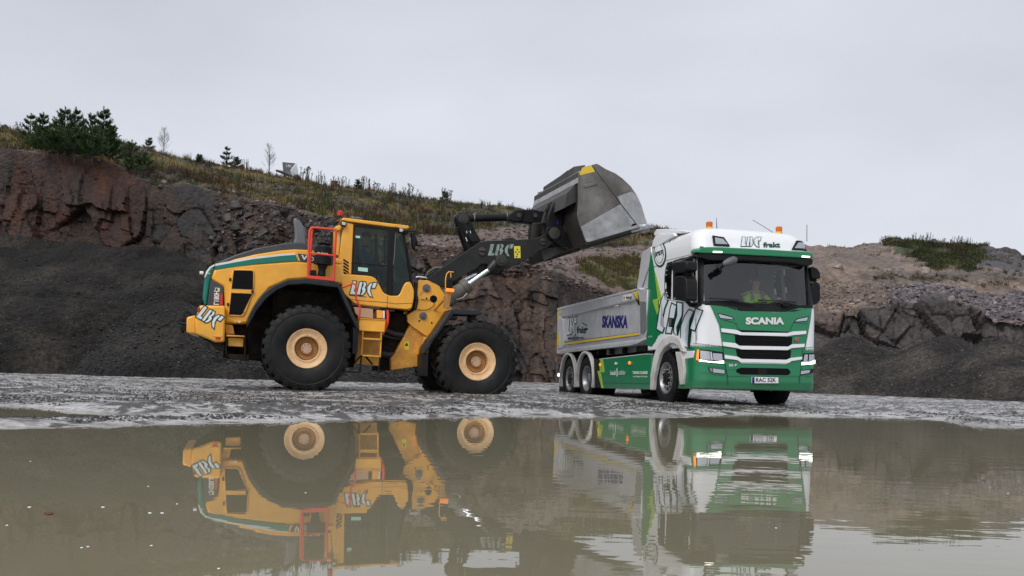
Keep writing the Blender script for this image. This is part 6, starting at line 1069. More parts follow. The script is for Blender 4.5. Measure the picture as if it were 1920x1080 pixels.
# panel joints
def line(name, c, a, b, w, m='blackp', off=.016):
    (x0, y0), (x1, y1) = a, b; L_ = math.hypot(x1 - x0, y1 - y0); nx, ny = -(y1 - y0) / L_ * w / 2, (x1 - x0) / L_ * w / 2; return W_(name, c, [(x0 + nx, y0 + ny), (x1 + nx, y1 + ny), (x1 - nx, y1 - ny), (x0 - nx, y0 - ny)], m, off, .006)
for a, b in (((110, 430), (385, 463)), ((385, 463), (405, 620)), ((405, 620), (430, 745)), ((428, 745), (432, 830)), ((1165, 475), (1296, 462)), ((1150, 490), (1130, 745)), ((1125, 745), (1122, 815)), ((405, 205), (530, 245)), ((360, 200), (500, 235)), ((500, 235), (545, 300)), ((1065, 232), (1030, 305)), ((372, 330), (500, 350)), ((385, 470), (510, 488)), ((405, 600), (520, 600)), ((365, 255), (372, 300)), ((130, 300), (132, 430)), ((132, 190), (130, 300)), ((1200, 240), (1068, 232))): line('panel_joint', 6, a, b, 3.2, off=.0165)
line('bumper_crease_shade', 6, (430, 690), (520, 680), 3, 'green_d'); line('bumper_crease_shade', 6, (150, 705), (320, 735), 3, 'green_d', .004); line('bumper_crease_shade', 6, (320, 735), (420, 745), 3, 'green_d', .004); line('bumper_crease_shade', 6, (110, 630), (400, 668), 3, 'green_d', .004); line('bumper_crease_shade', 6, (1130, 700), (1290, 655), 3, 'green_d', .004); line('bumper_crease_shade', 6, (1190, 750), (1290, 735), 3, 'green_d', .004)  # thin darker strips paint the shading lines of the bumper creases
# lamps
def lamp(nm, c, outer, inner=None, bits=(), off=.014):
    r_ = empty(nm, tk); W_('housing', c, outer, 'black', off, .03, r_)
    if inner: W_('reflector', c, inner, 'lamp', off + .003, .006, r_)
    for n_, p_, m_ in bits: W_(n_, c, p_, m_, off + .007, .006, r_)
    return r_
lamp('headlight', 6, [(143, 486), (250, 497), (387, 517), (397, 628), (300, 622), (160, 602), (133, 592)], [(172, 500), (255, 510), (268, 590), (172, 590)], [('inner_lamp', [(285, 525), (375, 532), (382, 598), (292, 592)], 'lamp'), ('indicator', [(145, 490), (163, 492), (160, 540), (157, 598), (135, 590)], 'amber_on'), ('running_light', [(165, 588), (235, 602), (300, 606), (392, 600), (394, 624), (300, 618), (162, 604)], 'drl'), ('lamp_divider', [(262, 512), (275, 513), (286, 592), (272, 590)], 'silver_l')])
lamp('headlight', 6, [(1156, 530), (1287, 514), (1290, 620), (1139, 642)], [(1170, 540), (1278, 527), (1280, 590), (1160, 606)], [('running_light', [(1146, 613), (1225, 612), (1262, 592), (1287, 586), (1288, 618), (1141, 640)], 'drl'), ('lamp_divider', [(1205, 536), (1215, 534), (1210, 605), (1198, 606)], 'black')])
lamp('fog_light', 6, [(245, 662), (408, 683), (408, 727), (300, 716), (258, 702)], [(290, 673), (400, 688), (400, 722), (292, 712)], [('side_lens', [(252, 667), (282, 671), (285, 706), (262, 700)], 'silver_d')]); lamp('fog_light', 6, [(1128, 690), (1262, 678), (1250, 716), (1128, 740)], [(1136, 697), (1225, 688), (1215, 716), (1134, 730)])
for o_, i_ in (([(335, 138), (400, 152), (478, 176), (498, 208), (352, 192)], [(342, 147), (470, 182), (485, 200), (358, 186)]), ([(1063, 230), (1100, 190), (1212, 169), (1200, 220)], [(1078, 222), (1106, 198), (1203, 179), (1194, 213)])): lamp('upper_light', 6, o_, i_)
# lettering on the front
def ctr(c, x, y, off=.02):
    (s, z), = SZ(c, [(x, y)]); p = cabP(s, z) + cabN(s, z) * off; return Vector(p), Vector(cabN(s, z))
def text_on(c, s, box, m, off=.022, bold=.0, name='lettering'):
    x0, y0, x1, y1 = box; p, n = ctr(c, (x0 + x1) / 2, (y0 + y1) / 2, off); a, _ = ctr(c, x0, (y0 + y1) / 2, off); b, _ = ctr(c, x1, (y0 + y1) / 2, off); u, _ = ctr(c, (x0 + x1) / 2, y0, off); d, _ = ctr(c, (x0 + x1) / 2, y1, off); return text(s, p, (b - a), (u - d), (u - d).length, m, tk, name, width=(b - a).length, bold=bold)
text_on(6, 'SCANIA', (602, 181, 972, 250), 'white_decal', .026, .055); text_on(6, '25 P', (440, 631, 520, 653), 'white_decal', .018, .03)
pl = W_('number_plate', 6, [(660, 755), (914, 760), (914, 812), (660, 812)], 'plate', .03, .02); W_('plate_band', 6, [(661, 757), (685, 757), (685, 811), (661, 811)], 'navy', .032, .01); text_on(6, 'RAC 52K', (698, 764, 892, 804), 'blackp', .034, .02)
p, n_ = ctr(6, 1093, 398, .018); MB().lathe([(.045, .0), (.045, .012), (.034, .016), (0, .018)], 20, tuple(p), 'x', cap=False).build('emblem', 'steel', tk); MB().lathe([(.03, .0), (.03, .02), (0, .02)], 12, (p.x, p.y, p.z), 'x', cap=False).build('emblem_centre', 'redlens', tk)
# windscreen, visor, roof
b = MB(); ss = np.linspace(-1.12, 1.12, 13); zz = (zb - .02, 2.25, zt + .03); vs = [tuple(cabP(s, z) - cabN(s, z) * .01) for z in zz for s in ss]; b.add(vs, [(i, i + 1, i + 14, i + 13) for k_ in (0, 13) for i in range(k_, k_ + 12)]); b.build('windscreen', 'glass_t', tk)
W_('windscreen_trim', 5, [(160, 435), (185, 432), (226, 470), (222, 700), (226, 945), (163, 957)], 'black', .010, .04); W_('windscreen_trim', 5, [(1318, 540), (1378, 545), (1378, 800), (1384, 1005), (1340, 985), (1330, 760)], 'black', .010, .04)
def visor(c, outer, m, x0, x1, nm):
    P_ = [TF.hit(px, py, 0, x0) for px, py in C(c, outer)]; b = MB(); n = len(P_); b.add([tuple(p) for p in P_] + [(x1 - .12 * (p[1] / 1.2) ** 2 if False else x1, p[1], p[2] + .02) for p in P_], [tuple(range(n)), tuple(range(2 * n - 1, n - 1, -1))] + [(i, i + n, (i + 1) % n + n, (i + 1) % n) for i in range(n)]); return b.build(nm, m, tk, bevel=.02, seg=3)
vz = visor(5, rnd([(160, 425), (166, 385), (200, 360), (340, 358), (800, 378), (1380, 413), (1396, 435), (1392, 482), (800, 452), (350, 430)], 1), 'green', 1.36, 1.05, 'sun_visor')
visor(5, [(162, 428), (350, 432), (800, 454), (1391, 483), (1391, 540), (1345, 562), (1235, 550), (1180, 532), (800, 510), (560, 500), (440, 505), (300, 505), (200, 478)], 'black', 1.34, 1.08, 'visor_shade')
for pts in ([(326, 402), (422, 405), (422, 419), (326, 418)], [(1273, 452), (1357, 457), (1357, 468), (1273, 467)]): P_ = [TF.hit(px, py, 0, 1.37) for px, py in C(5, pts)]; b = MB(); b.add([tuple(p) for p in P_] + [(p[0] - .03, p[1], p[2]) for p in P_], [(0, 1, 2, 3), (7, 6, 5, 4), (0, 4, 5, 1), (1, 5, 6, 2), (2, 6, 7, 3), (3, 7, 4, 0)]); b.build('marker_light', 'drl2', tk)
lamp('roof_light', 5, [(313, 245), (435, 262), (498, 356), (328, 347)], [(338, 265), (424, 282), (474, 340), (344, 335)], off=.03); lamp('roof_light', 5, [(1205, 300), (1305, 312), (1310, 405), (1158, 390)], [(1222, 320), (1285, 326), (1290, 386), (1184, 380)], off=.03)
text_on(5, 'frakt', (855, 310, 1036, 366), 'green_line', .012, .04)
def lbc_wrap(c, x0, y0, x1, y1, slant, fill, line_, lw=.05, off=.008):
    for m_, o2, g in ((line_, lw, 0), (fill, 0, .004)):
        for P_ in LBC:
            Q_ = offset_poly(P_, o2) if o2 else P_; W_('lettering', c, [(x0 + (x1 - x0) * a / 2.1, y1 + (y0 - y1) * b_) for a, b_ in Q_], m_, off + g, .004)
lbc_wrap(5, 622, 256, 832, 352, 0, 'pale_print', 'green_line', .06)
# roof spoiler, beacons, aerials
rs = TS(7, [(143, 78), (150, 45), (165, 22), (250, 20), (400, 30), (445, 42), (430, 56), (300, 62), (170, 82)], -1.05); MB().prism(rs, -1.05, 1.05).build('roof_spoiler', 'white', tk, bevel=.025, seg=3)
side_f = TS(7, [(128, 180), (140, 120), (165, 76), (320, 56), (330, 80), (250, 130), (180, 180)], -1.12); MB().prism(side_f, -1.13, -1.05).build('side_fairing', 'white', tk, bevel=.015); MB().prism(side_f, 1.05, 1.13).build('side_fairing', 'white', tk, bevel=.015)
def beacon(c, x, y, xx, sc_=1.):
    q = Vector(TF.hit(*C(c, [(x, y)])[0], 0, xx)); r_ = empty('beacon', tk, loc=q); r_.scale = (.85, .85, .85); MB().lathe([(.07, 0), (.075, .02), (.06, .05)], 20, axis='z').build('base', 'black', r_); MB().lathe([(.078, .05), (.080, .085), (.072, .09)], 24, axis='z').build('collar', 'yel_ref', r_); MB().lathe([(.066, .09), (.070, .11), (.072, .19), (.060, .205), (0, .205)], 24, axis='z').build('lens', 'amber', r_, smooth=30); return q
q1 = beacon(5, 283, 190, .75); q2 = beacon(5, 1025, 240, .75)
def fl_(c, x, y, xx): return Vector(TF.hit(*C(c, [(x, y)])[0], 0, xx))
MB().tube([fl_(5, 370, 200, .75), fl_(5, 362, 120, .75), fl_(5, 360, 50, .75)], [.012, .007, .004], 6).box(*sum([[v - .05, v + .05] for v in fl_(5, 370, 198, .75)[:2]], []), fl_(5, 370, 198, .75).z - .01, fl_(5, 370, 198, .75).z + .015).build('aerial', 'black', tk)
MB().tube([fl_(5, 975, 210, .75), fl_(5, 746, 70, .75)], [.006, .005], 6).build('aerial', 'ghood', tk); MB().tube([fl_(5, 1323, 300, .6), fl_(5, 1325, 122, .6)], [.008, .007], 6).build('aerial', 'ghood', tk)
# mirrors, wipers
fm_ = empty('front_mirror', tk); MB().tube([fl_(5, 380, 590, 1.50), fl_(5, 410, 560, 1.52), fl_(5, 450, 545, 1.55)], [.07, .05, .03], 12).build('arm', 'black', fm_); p0, p1 = fl_(5, 430, 545, 1.58), fl_(5, 575, 487, 1.58); d_ = p1 - p0; MB().tube([p0, p0 + d_ * .15, p0 + d_ * .5, p0 + d_ * .85, p1], [.03, .055, .075, .07, .035], 14).build('head', 'ghood', fm_, smooth=60)
def mirror(pts_list, c, yy, depth, fr_=True):
    r_ = empty('side_mirror', tk)
    for pts in pts_list:
        if fr_: P_ = [TF.hit(px, py, 0, yy) for px, py in C(c, rnd(pts, 2))]; b = MB(); n = len(P_); b.add([tuple(p) for p in P_] + [(p[0] - depth, p[1], p[2]) for p in P_], [tuple(range(n)), tuple(range(2 * n - 1, n - 1, -1))] + [(i, i + n, (i + 1) % n + n, (i + 1) % n) for i in range(n)]); b.build('mirror_head', 'black', r_, bevel=.02)
        else: b = MB(); b.prism(TS(c, rnd(pts, 2), yy), yy, yy + depth); b.build('mirror_head', 'black', r_, bevel=.03)
    return r_
m1 = mirror([[(1366, 560), (1440, 585), (1472, 640), (1472, 697), (1375, 703)], [(1375, 728), (1466, 738), (1470, 925), (1440, 960), (1378, 988)]], 5, 1.22, .2); MB().tube([fl_(5, 1370, 715, 1.15), fl_(5, 1420, 715, 1.15)], .03).build('mirror_arm', 'black', m1)
m2 = mirror([[(300, 312), (420, 298), (432, 308), (432, 400), (312, 404), (300, 380)], [(312, 436), (428, 430), (432, 640), (420, 655), (318, 640)]], 7, -1.55, .22, False)
def ts_(c, x, y, yy): p = TF.hit(*C(c, [(x, y)])[0], 1, yy); return Vector(p)
MB().tube([ts_(7, 280, 345, -1.5), ts_(7, 310, 330, -1.48)], .03).tube([ts_(7, 400, 300, -1.45), ts_(7, 480, 268, -1.3), ts_(7, 520, 258, -1.2)], .035).tube([ts_(7, 425, 640, -1.45), ts_(7, 470, 690, -1.32), ts_(7, 535, 682, -1.2)], .04).build('mirror_arm', 'black', m2)
MB().prism(TS(7, [(458, 268), (480, 250), (520, 250), (522, 268), (470, 280)], -1.28), -1.28, -1.18).build('mirror_bracket', 'black', m2, bevel=.01); MB().prism(TS(7, [(440, 678), (530, 678), (525, 695), (490, 712), (445, 700)], -1.3), -1.3, -1.2).build('mirror_bracket', 'black', m2, bevel=.015)
for a, b_, c_ in (((280, 906), (470, 912), (775, 972)), ((795, 925), (1085, 936), (1260, 990))):
    wp = empty('wiper', tk); MB().tube([fl_(5, *a, 1.44), fl_(5, *b_, 1.44), fl_(5, b_[0] + 130, b_[1] + 12, 1.44)], .012, 6).build('blade', 'blackp', wp); MB().tube([fl_(5, b_[0] - 40, b_[1], 1.46), fl_(5, *c_, 1.45)], .014, 6).build('arm', 'blackp', wp)
MB().box(1.40, 1.46, .42, .56, 1.84, 1.92).build('sensor', 'black', tk, bevel=.02)
# side windows and frames
for poly, nm in ((door_w, 'door_window'), (rear_w, 'quarter_window')):
    for sgn in (1, -1):
        o_ = wrap(nm, [(s * sgn, z) for s, z in poly], 'glass_t', -.008, .004)
    inn = ring(poly, .035); n = len(poly)
    for sgn in (1, -1):
        vs = [tuple(cabP(s * sgn, z) + cabN(s * sgn, z) * .006) for s, z in poly] + [tuple(cabP(s * sgn, z) + cabN(s * sgn, z) * .006) for s, z in inn] + [tuple(cabP(s * sgn, z) - cabN(s * sgn, z) * .03) for s, z in inn]
        MB().add(vs, [(i, (i + 1) % n, n + (i + 1) % n, n + i) for i in range(n)] + [(n + i, n + (i + 1) % n, 2 * n + (i + 1) % n, 2 * n + i) for i in range(n)]).build('window_frame', 'black', tk, smooth=0)
for a, b in (((250, 300), (525, 238)), ((540, 250), (534, 690)), ((526, 700), (524, 1000)), ((236, 590), (250, 640)), ((235, 720), (185, 722)), ((300, 110), (282, 140)), ((100, 362), (190, 345)), ((248, 640), (500, 680))): line('door_joint', 7, a, b, 3, 'ghood', .003)
W_('door_handle', 7, [(286, 800), (326, 806), (326, 888), (278, 880)], 'black', .012, .02); W_('handle_grip', 7, [(295, 808), (308, 810), (302, 872), (290, 870)], 'ghood', .03, .02)
# side graphics
W_('green_panel', 7, [(121, 224), (150, 368), (186, 600), (186, 640), (186, 770), (166, 905), (212, 940), (185, 960), (155, 1010), (130, 1056), (80, 1045), (88, 700), (102, 360)], 'green', .004, .006)
W_('lime_flash', 7, [(151, 372), (178, 465), (195, 540), (212, 600), (204, 645), (182, 650), (190, 735), (178, 778), (136, 646), (182, 632)], 'lime', .008, .006)
W_('green_foot', 7, [(130, 1050), (80, 1045), (84, 960), (190, 950), (160, 1010)], 'green', .006, .006)
def outlined(c, pts, lw=11):
    W_('lettering_outline', c, offset_poly(pts, lw * .55), 'green_line', .007, .004); W_('lettering', c, offset_poly(pts, -lw * .45), 'pale_print', .010, .004)
for pts in ([(238, 588), (248, 640), (272, 650), (244, 720), (210, 868), (240, 892), (224, 934), (170, 902), (198, 720), (214, 640)], [(305, 672), (348, 698), (330, 800), (300, 942), (252, 936), (276, 830), (292, 720)], [(352, 664), (402, 675), (398, 780), (350, 885), (352, 968), (322, 930), (328, 860), (352, 780)],
            [(458, 728), (500, 746), (465, 820), (432, 900), (432, 990), (452, 1070), (400, 1048), (382, 980), (388, 870), (422, 780)], [(516, 718), (576, 740), (545, 820), (508, 918), (466, 898), (492, 820)]): outlined(7, pts)
def ell(cx_, cy_, rx, ry, n=28): return [(cx_ + rx * math.cos(2 * math.pi * i / n), cy_ + ry * math.sin(2 * math.pi * i / n)) for i in range(n)]
W_('round_decal', 7, ell(201, 243, 55, 114), 'green_line', .008, .004); W_('decal_disc', 7, ell(200, 243, 46, 98), 'white', .011, .004); W_('decal_ring', 7, ell(200, 243, 36, 80), 'green_line', .014, .003); W_('decal_disc', 7, ell(200, 243, 33, 75), 'white', .016, .003)
pc_, _ = ctr(7, 197, 240, .02); text('100%EL', pc_, (1, 0, 0), (0, 0, 1), .125, 'blackp', tk, width=.50, bold=.03); text('TAKING CHARGE', pc_ + Vector((0, 0, .16)), (1, 0, 0), (0, 0, 1), .025, 'ghood', tk, width=.24); text('ELECTRIC', ctr(7, 118, 968, .012)[0], (1, 0, 0), (0, 0, 1), .03, 'white_decal', tk, width=.2)
# interior
MB().box(-.8, 1.1, -1.15, 1.15, 1.0, 1.08).build('cab_floor', 'seat', tk); MB().box(.95, 1.30, -1.12, 1.12, 1.45, 1.80).build('dashboard', 'seat', tk, bevel=.05); MB().box(-.79, -.74, -1.15, 1.15, 1.08, 3.1).build('rear_lining', 'seat', tk); MB().box(-.7, 1.15, -1.1, 1.1, 2.86, 2.9).build('headlining', 'seat', tk); MB().box(-.5, 1.0, -.35, .3, 1.08, 1.3).build('engine_tunnel', 'seat', tk, bevel=.04)
for y_ in (.6, -.65): st = empty('seat', tk, loc=(0, y_, 1.08)); MB().box(-.15, .38, -.25, .25, .2, .42).build('cushion', 'seat', st, bevel=.05); MB().box(-.28, -.14, -.24, .24, .35, 1.08).build('backrest', 'seat', st, bevel=.05); MB().box(-.26, -.16, -.13, .13, 1.1, 1.3).build('headrest', 'seat', st, bevel=.04)
sw = empty('steering_wheel', tk, loc=(.80, .62, 1.86)); sw.rotation_euler = (0, -.55, 0); MB().tube([(.22 * math.cos(t), .22 * math.sin(t), 0) for t in np.linspace(0, 2 * math.pi, 28)], .016, 8).build('rim', 'black', sw); MB().tube([(-.2, 0, 0), (.2, 0, 0)], .014).lathe([(.06, -.03), (.06, .02)], 14, axis='z').build('hub', 'black', sw)
dt = empty('person', mtx=TF.M @ Matrix.Translation((.20, .52, 1.66))); tag(dt, 'driver in a lime hi-vis jacket sitting behind the windscreen of the truck', 'person'); seated(dt, ((.56, .20, .38), (.56, -.14, .38)), 'hivis', .05, bands=True)
# ---- wheels
def truck_rim(dish):
    def fn(root, rr, h):
        if dish: MB().lathe([(rr + .01, -h * .8), (rr + .012, -h * .88), (rr - .015, -h * .86), (rr - .04, -h * .6), (rr - .06, h * .2), (rr - .10, h * .3), (.13, h * .25)], 44, cap=False).build('rim', 'rimt', root, smooth=30); MB().lathe([(.13, h * .3), (.125, -h * .55), (.10, -h * .62), (0, -h * .62)], 28, cap=False).build('hub', 'rimt', root, smooth=30); yb = h * .2; rb = .165
        else: MB().lathe([(rr + .01, -h * .8), (rr + .012, -h * .88), (rr - .015, -h * .86), (rr - .035, -h * .6), (rr - .05, -h * .5), (rr - .10, -h * .62), (.145, -h * .72), (.13, -h * .5)], 44, cap=False).build('rim', 'rimt', root, smooth=30); MB().lathe([(.132, -h * .4), (.125, -h * .85), (.10, -h * .95), (0, -h * .95)], 28, cap=False).build('hub', 'black', root, smooth=30); yb = -h * .70; rb = .168
        bo = MB(); bo.lathe([(.015, .02), (.015, -.03), (.009, -.045), (0, -.045)], 6, cap=False); bt = None
        for i in range(10):
            a = 2 * math.pi * i / 10
            if bt is None: bt = bo.build('wheel_nut', 'steel', root, smooth=0); c = bt
            else: c = bt.copy(); COL.objects.link(c); c.parent = root
            c.location = (rb * math.cos(a), yb, rb * math.sin(a))
        if not dish:
            ho = MB(); ho.lathe([(.026, -.002), (.026, .0), (0, .0)], 12, cap=False); hh = None
            for i in range(10):
                a = 2 * math.pi * (i + .5) / 10
                if hh is None: hh = ho.build('rim_hole', 'grille', root); c = hh
                else: c = hh.copy(); COL.objects.link(c); c.parent = root
                c.location = (.205 * math.cos(a), -h * .665, .205 * math.sin(a))
    return fn
for x, w_, ds_ in ((0, .32, False), (-4.56, .30, True), (-5.85, .32, False)):
    for sg in (-1, 1):
        wh = wheel('wheel', tk, (x, sg * (1.25 - w_ / 2 - .02), .50), .52, w_, .30, 'tyre_t', truck_rim(ds_), 44, flip=sg > 0, lug=(.018, .1), rot=x)
        if ds_: MB().lathe([(.30, -.16), (.42, -.17), (.50, -.13), (.52, -.10), (.52, .10), (.42, .17), (.30, .16)], 40, (x, sg * .76, .50), cap=False).build('inner_tyre', 'tyre_t', tk)
# ---- chassis
b = MB(); b.box(-6.7, .9, -.45, -.37, .72, 1.0).build('chassis_rail', 'under', tk); MB().box(-6.7, .9, .37, .45, .72, 1.0).build('chassis_rail', 'under', tk)
MB().box(-3.9, -.75, -1.1, 1.1, .34, .95).build('battery_pack', 'under', tk, bevel=.03); MB().box(-.6, 1.25, -.9, .9, .38, .95).build('front_underbody', 'under', tk, bevel=.04)
for x in (0, -4.56, -5.85): MB().lathe([(.10, -.9), (.14, -.3), (.17, 0), (.14, .3), (.10, .9)], 16, (x, 0, .5)).build('axle', 'under', tk)
def fenders(x, legs):
    r0, r1 = .575, .625; out = []
    for a in np.linspace(math.radians(200), math.radians(-20), 30): out.append((x + r1 * math.cos(a), .50 + r1 * 1.05 * math.sin(a)))
    inn = [(x + r0 * math.cos(a), .50 + r0 * 1.05 * math.sin(a)) for a in np.linspace(math.radians(-20), math.radians(200), 30)]; P_ = out + inn
    for y0, y1, y2 in ((-1.29, -1.19, -.9), (1.29, 1.19, .9)): MB().prism(P_, y0, y1).build('mudguard', 'white_f', tk, bevel=.012); MB().prism([(x + (a - x) * .985, .5 + (b_ - .5) * .985) for a, b_ in P_], y1, y2).build('mudguard_liner', 'black', tk)
fenders(-4.56, 1); fenders(-5.85, 1)
af = TS(4, [(548, 966), (552, 880), (566, 790), (588, 725), (612, 690), (648, 668), (685, 668), (712, 690), (735, 757), (718, 757), (700, 725), (680, 712), (655, 712), (625, 735), (602, 775), (585, 830), (572, 890), (564, 966)], -1.30); MB().prism(af, -1.30, -.92).build('front_mudguard', 'white_f', tk, bevel=.015); MB().prism(af, 1.30, .92).build('front_mudguard', 'white_f', tk, bevel=.015)
ag = TS(4, [(688, 757), (720, 757), (730, 800), (736, 860), (728, 936), (712, 938), (704, 860), (695, 800)], -1.28); MB().prism(ag, -1.28, -.95).build('mudguard_front', 'white_f', tk, bevel=.012)
MB().prism(TS(4, [(718, 755), (790, 752), (785, 790), (735, 797), (722, 790)], -1.24), -1.24, -1.0).build('step_cover', 'white', tk, bevel=.01); MB().prism(TS(4, [(728, 800), (778, 800), (786, 830), (786, 930), (735, 935), (738, 860)], -1.18), -1.18, -.9).build('entry_step', 'green', tk, bevel=.02); MB().prism(TS(4, [(733, 902), (782, 900), (782, 909), (733, 911)], -1.22), -1.22, -1.0).build('step_bar', 'black', tk)
MB().prism(TS(4, [(60, 820), (95, 840), (95, 992), (64, 992)], -1.1), -1.15, -.9).build('mudflap', 'black', tk, bevel=.005)
# skirt panel
sk = empty('side_skirt', tk); SY = -1.26
def tprism(name, c, pts, y0, y1, m, bev=.006, parent=None): return MB().prism(TS(c, pts, y0), y0, y1).build(name, m, parent or tk, bevel=bev)
tprism('panel', 4, [(273, 797), (400, 784), (525, 770), (560, 770), (549, 964), (290, 957)], SY, SY + .06, 'green', .01, sk); tprism('dark_panel', 4, [(243, 800), (275, 797), (292, 957), (248, 953)], SY + .01, SY + .08, 'black', .004, sk); tprism('pale_edge', 4, [(273, 795), (525, 767), (560, 768), (560, 772), (525, 772), (273, 800)], SY - .004, SY + .03, 'silver_l', 0, sk)
tprism('lime_flash', 4, [(279, 797), (290, 795), (301, 868), (279, 871), (294, 956), (285, 956), (262, 863), (276, 861), (274, 830)], SY - .006, SY + .01, 'lime', 0, sk); tprism('panel_fold_shade', 4, [(290, 925), (550, 930), (550, 933), (290, 928)], SY - .004, SY + .01, 'green_d', 0, sk)  # the thin dark green strip paints the shade along the skirt fold
for x, y, m_ in ((278, 828, 'amber_on'), (438, 818, 'amber_on'), (363, 822, 'silver_l')): q = ts_(4, x, y, SY - .01); MB().lathe([(.035, .02), (.035, -.01), (.025, -.02), (0, -.02)], 14, tuple(q), cap=False).build('side_marker', m_, sk)
def tt(c, s, x0, y0, x1, y1, m, yy, bold=0, shear=0, parent=None):
    a, b_ = ts_(c, x0, (y0 + y1) / 2, yy), ts_(c, x1, (y0 + y1) / 2, yy); u, d = ts_(c, (x0 + x1) / 2, y0, yy), ts_(c, (x0 + x1) / 2, y1, yy); return text(s, (a + b_) / 2, (b_ - a), (0, 0, 1), (u - d).length, m, parent or tk, width=(b_ - a).length, bold=bold, shear=shear)
tt(4, 'Lecab', 333, 858, 364, 884, 'white_decal', SY - .006, .03, parent=sk); tt(4, 'Lastbilar', 373, 857, 416, 882, 'white_decal', SY - .006, 0, parent=sk); tprism('divider', 4, [(368, 846), (370, 846), (370, 892), (368, 892)], SY - .006, SY, 'white_decal', 0, sk); tt(4, 'TAKING CHARGE', 455, 863, 537, 879, 'white_decal', SY - .006, .045, parent=sk); tt(4, 'IN PARTNERSHIP WITH SCANIA', 457, 889, 536, 897, 'white_decal', SY - .006, .02, parent=sk)
# ---- tipping body
tb = empty('tipping_body', tk); BY2 = -1.25
P_ = TS(4, [(43, 520), (492, 412), (535, 415), (533, 668), (522, 690), (498, 668), (490, 690), (62, 737), (44, 735)], BY2)
tprism('side_wall', 4, [(43, 524), (490, 414), (535, 417), (532, 668), (490, 672), (60, 737), (43, 735)], BY2 + .06, BY2 + .10, 'silver', .004, tb); MB().prism(TS(4, [(43, 524), (490, 414), (535, 417), (532, 668), (490, 672), (60, 737), (43, 735)], BY2 + .06), -BY2 - .06, -BY2 - .10).build('side_wall', 'silver', tb)
def rail(nm, pts, m='silver_l', d=.0, t=.09, bev=.012): return tprism(nm, 4, pts, BY2 - d, BY2 + t, m, bev, tb)
rail('top_rail', [(42, 526), (60, 519), (488, 411), (490, 455), (486, 470), (62, 568), (44, 560)], 'silver', .0, .12, .02); rail('rail_lip', [(42, 520), (60, 514), (490, 408), (490, 416), (60, 526), (42, 530)], 'silver_l', .015, .2, .006)
rail('bottom_rail', [(70, 700), (488, 650), (492, 668), (74, 722)], 'silver_d', -.03, .1, .006); rail('rear_post', [(44, 560), (62, 566), (75, 580), (74, 720), (62, 737), (44, 738)], 'silver_l', .0, .1, .01); rail('front_post', [(488, 414), (535, 417), (532, 560), (532, 640), (520, 688), (505, 690), (497, 660), (488, 668)], 'silver', .0, .12, .01); rail('front_post_face', [(495, 480), (530, 484), (530, 640), (512, 665), (497, 655)], 'silver_d', .008, .02, .004)
rail('sill', [(40, 754), (75, 740), (500, 688), (520, 690), (480, 712), (440, 722), (42, 767)], 'silver_l', .03, .12, .006)
for i in range(44): f_ = i / 44; x = 60 + f_ * 430; y = 757 - f_ * 52; rail('sill_notch', [(x, y - 1), (x + 3.2, y - 1.4), (x + 3.2, y + 3.4), (x, y + 3.8)], 'silver_d', .034, -.025, 0) if i % 1 == 0 else None
rail('tape', [(75, 710), (490, 653), (490, 664), (75, 720)], 'yel_ref', .004 - .03, .06, 0)
rail('tape', [(455, 432), (482, 427), (485, 500), (494, 505), (494, 480), (488, 478), (488, 425), (455, 433)][:6], 'yel_ref', .006, .0, 0); rail('tape', [(44, 540), (60, 536), (60, 550), (48, 552), (48, 590), (44, 590)], 'yel_ref', .006, 0, 0); rail('tape', [(41, 708), (55, 706), (55, 716), (41, 718)], 'yel_ref', .006, 0, 0)
rail('tie_hook', [(355, 506), (370, 502), (371, 507), (356, 511)], 'silver_l', .03, 0, .004)
tt(4, 'SKANSKA', 288, 558, 428, 628, 'navy', BY2 + .055, .055, .06, tb); rail('sticker', [(402, 448), (452, 441), (452, 468), (402, 480)], 'white_decal', .004, 0, 0); tt(4, 'istrail', 420, 450, 450, 469, 'blackp', BY2 - .008, .03, 0, tb); q = ts_(4, 409, 463, BY2 - .006); MB().lathe([(.035, 0), (.035, -.002), (0, -.002)], 14, tuple(q), cap=False).build('sticker_dot', 'redlens', tb)
a, b_ = ts_(4, 98, 664, BY2 + .055), ts_(4, 148, 657, BY2 + .055); lbc(a, (b_ - a).normalized(), (.03, 0, 1), .42, (b_ - a).length, tb, (0, -1, 0), fill='white_decal', line='green_line', lw=.06); tt(4, 'frakt', 150, 618, 200, 656, 'green_line', BY2 + .055, .04, 0, tb); tt(4, 'www.lbcfrakt.com', 101, 669, 187, 693, 'green_line', BY2 + .055, .03, 0, tb)
rail('truck_outline', [(180, 597), (206, 612), (204, 616), (180, 602)], 'blackp', -.052, .06, 0); rail('truck_outline', [(190, 630), (208, 626), (208, 640), (190, 642)], 'blackp', -.052, .06, 0)
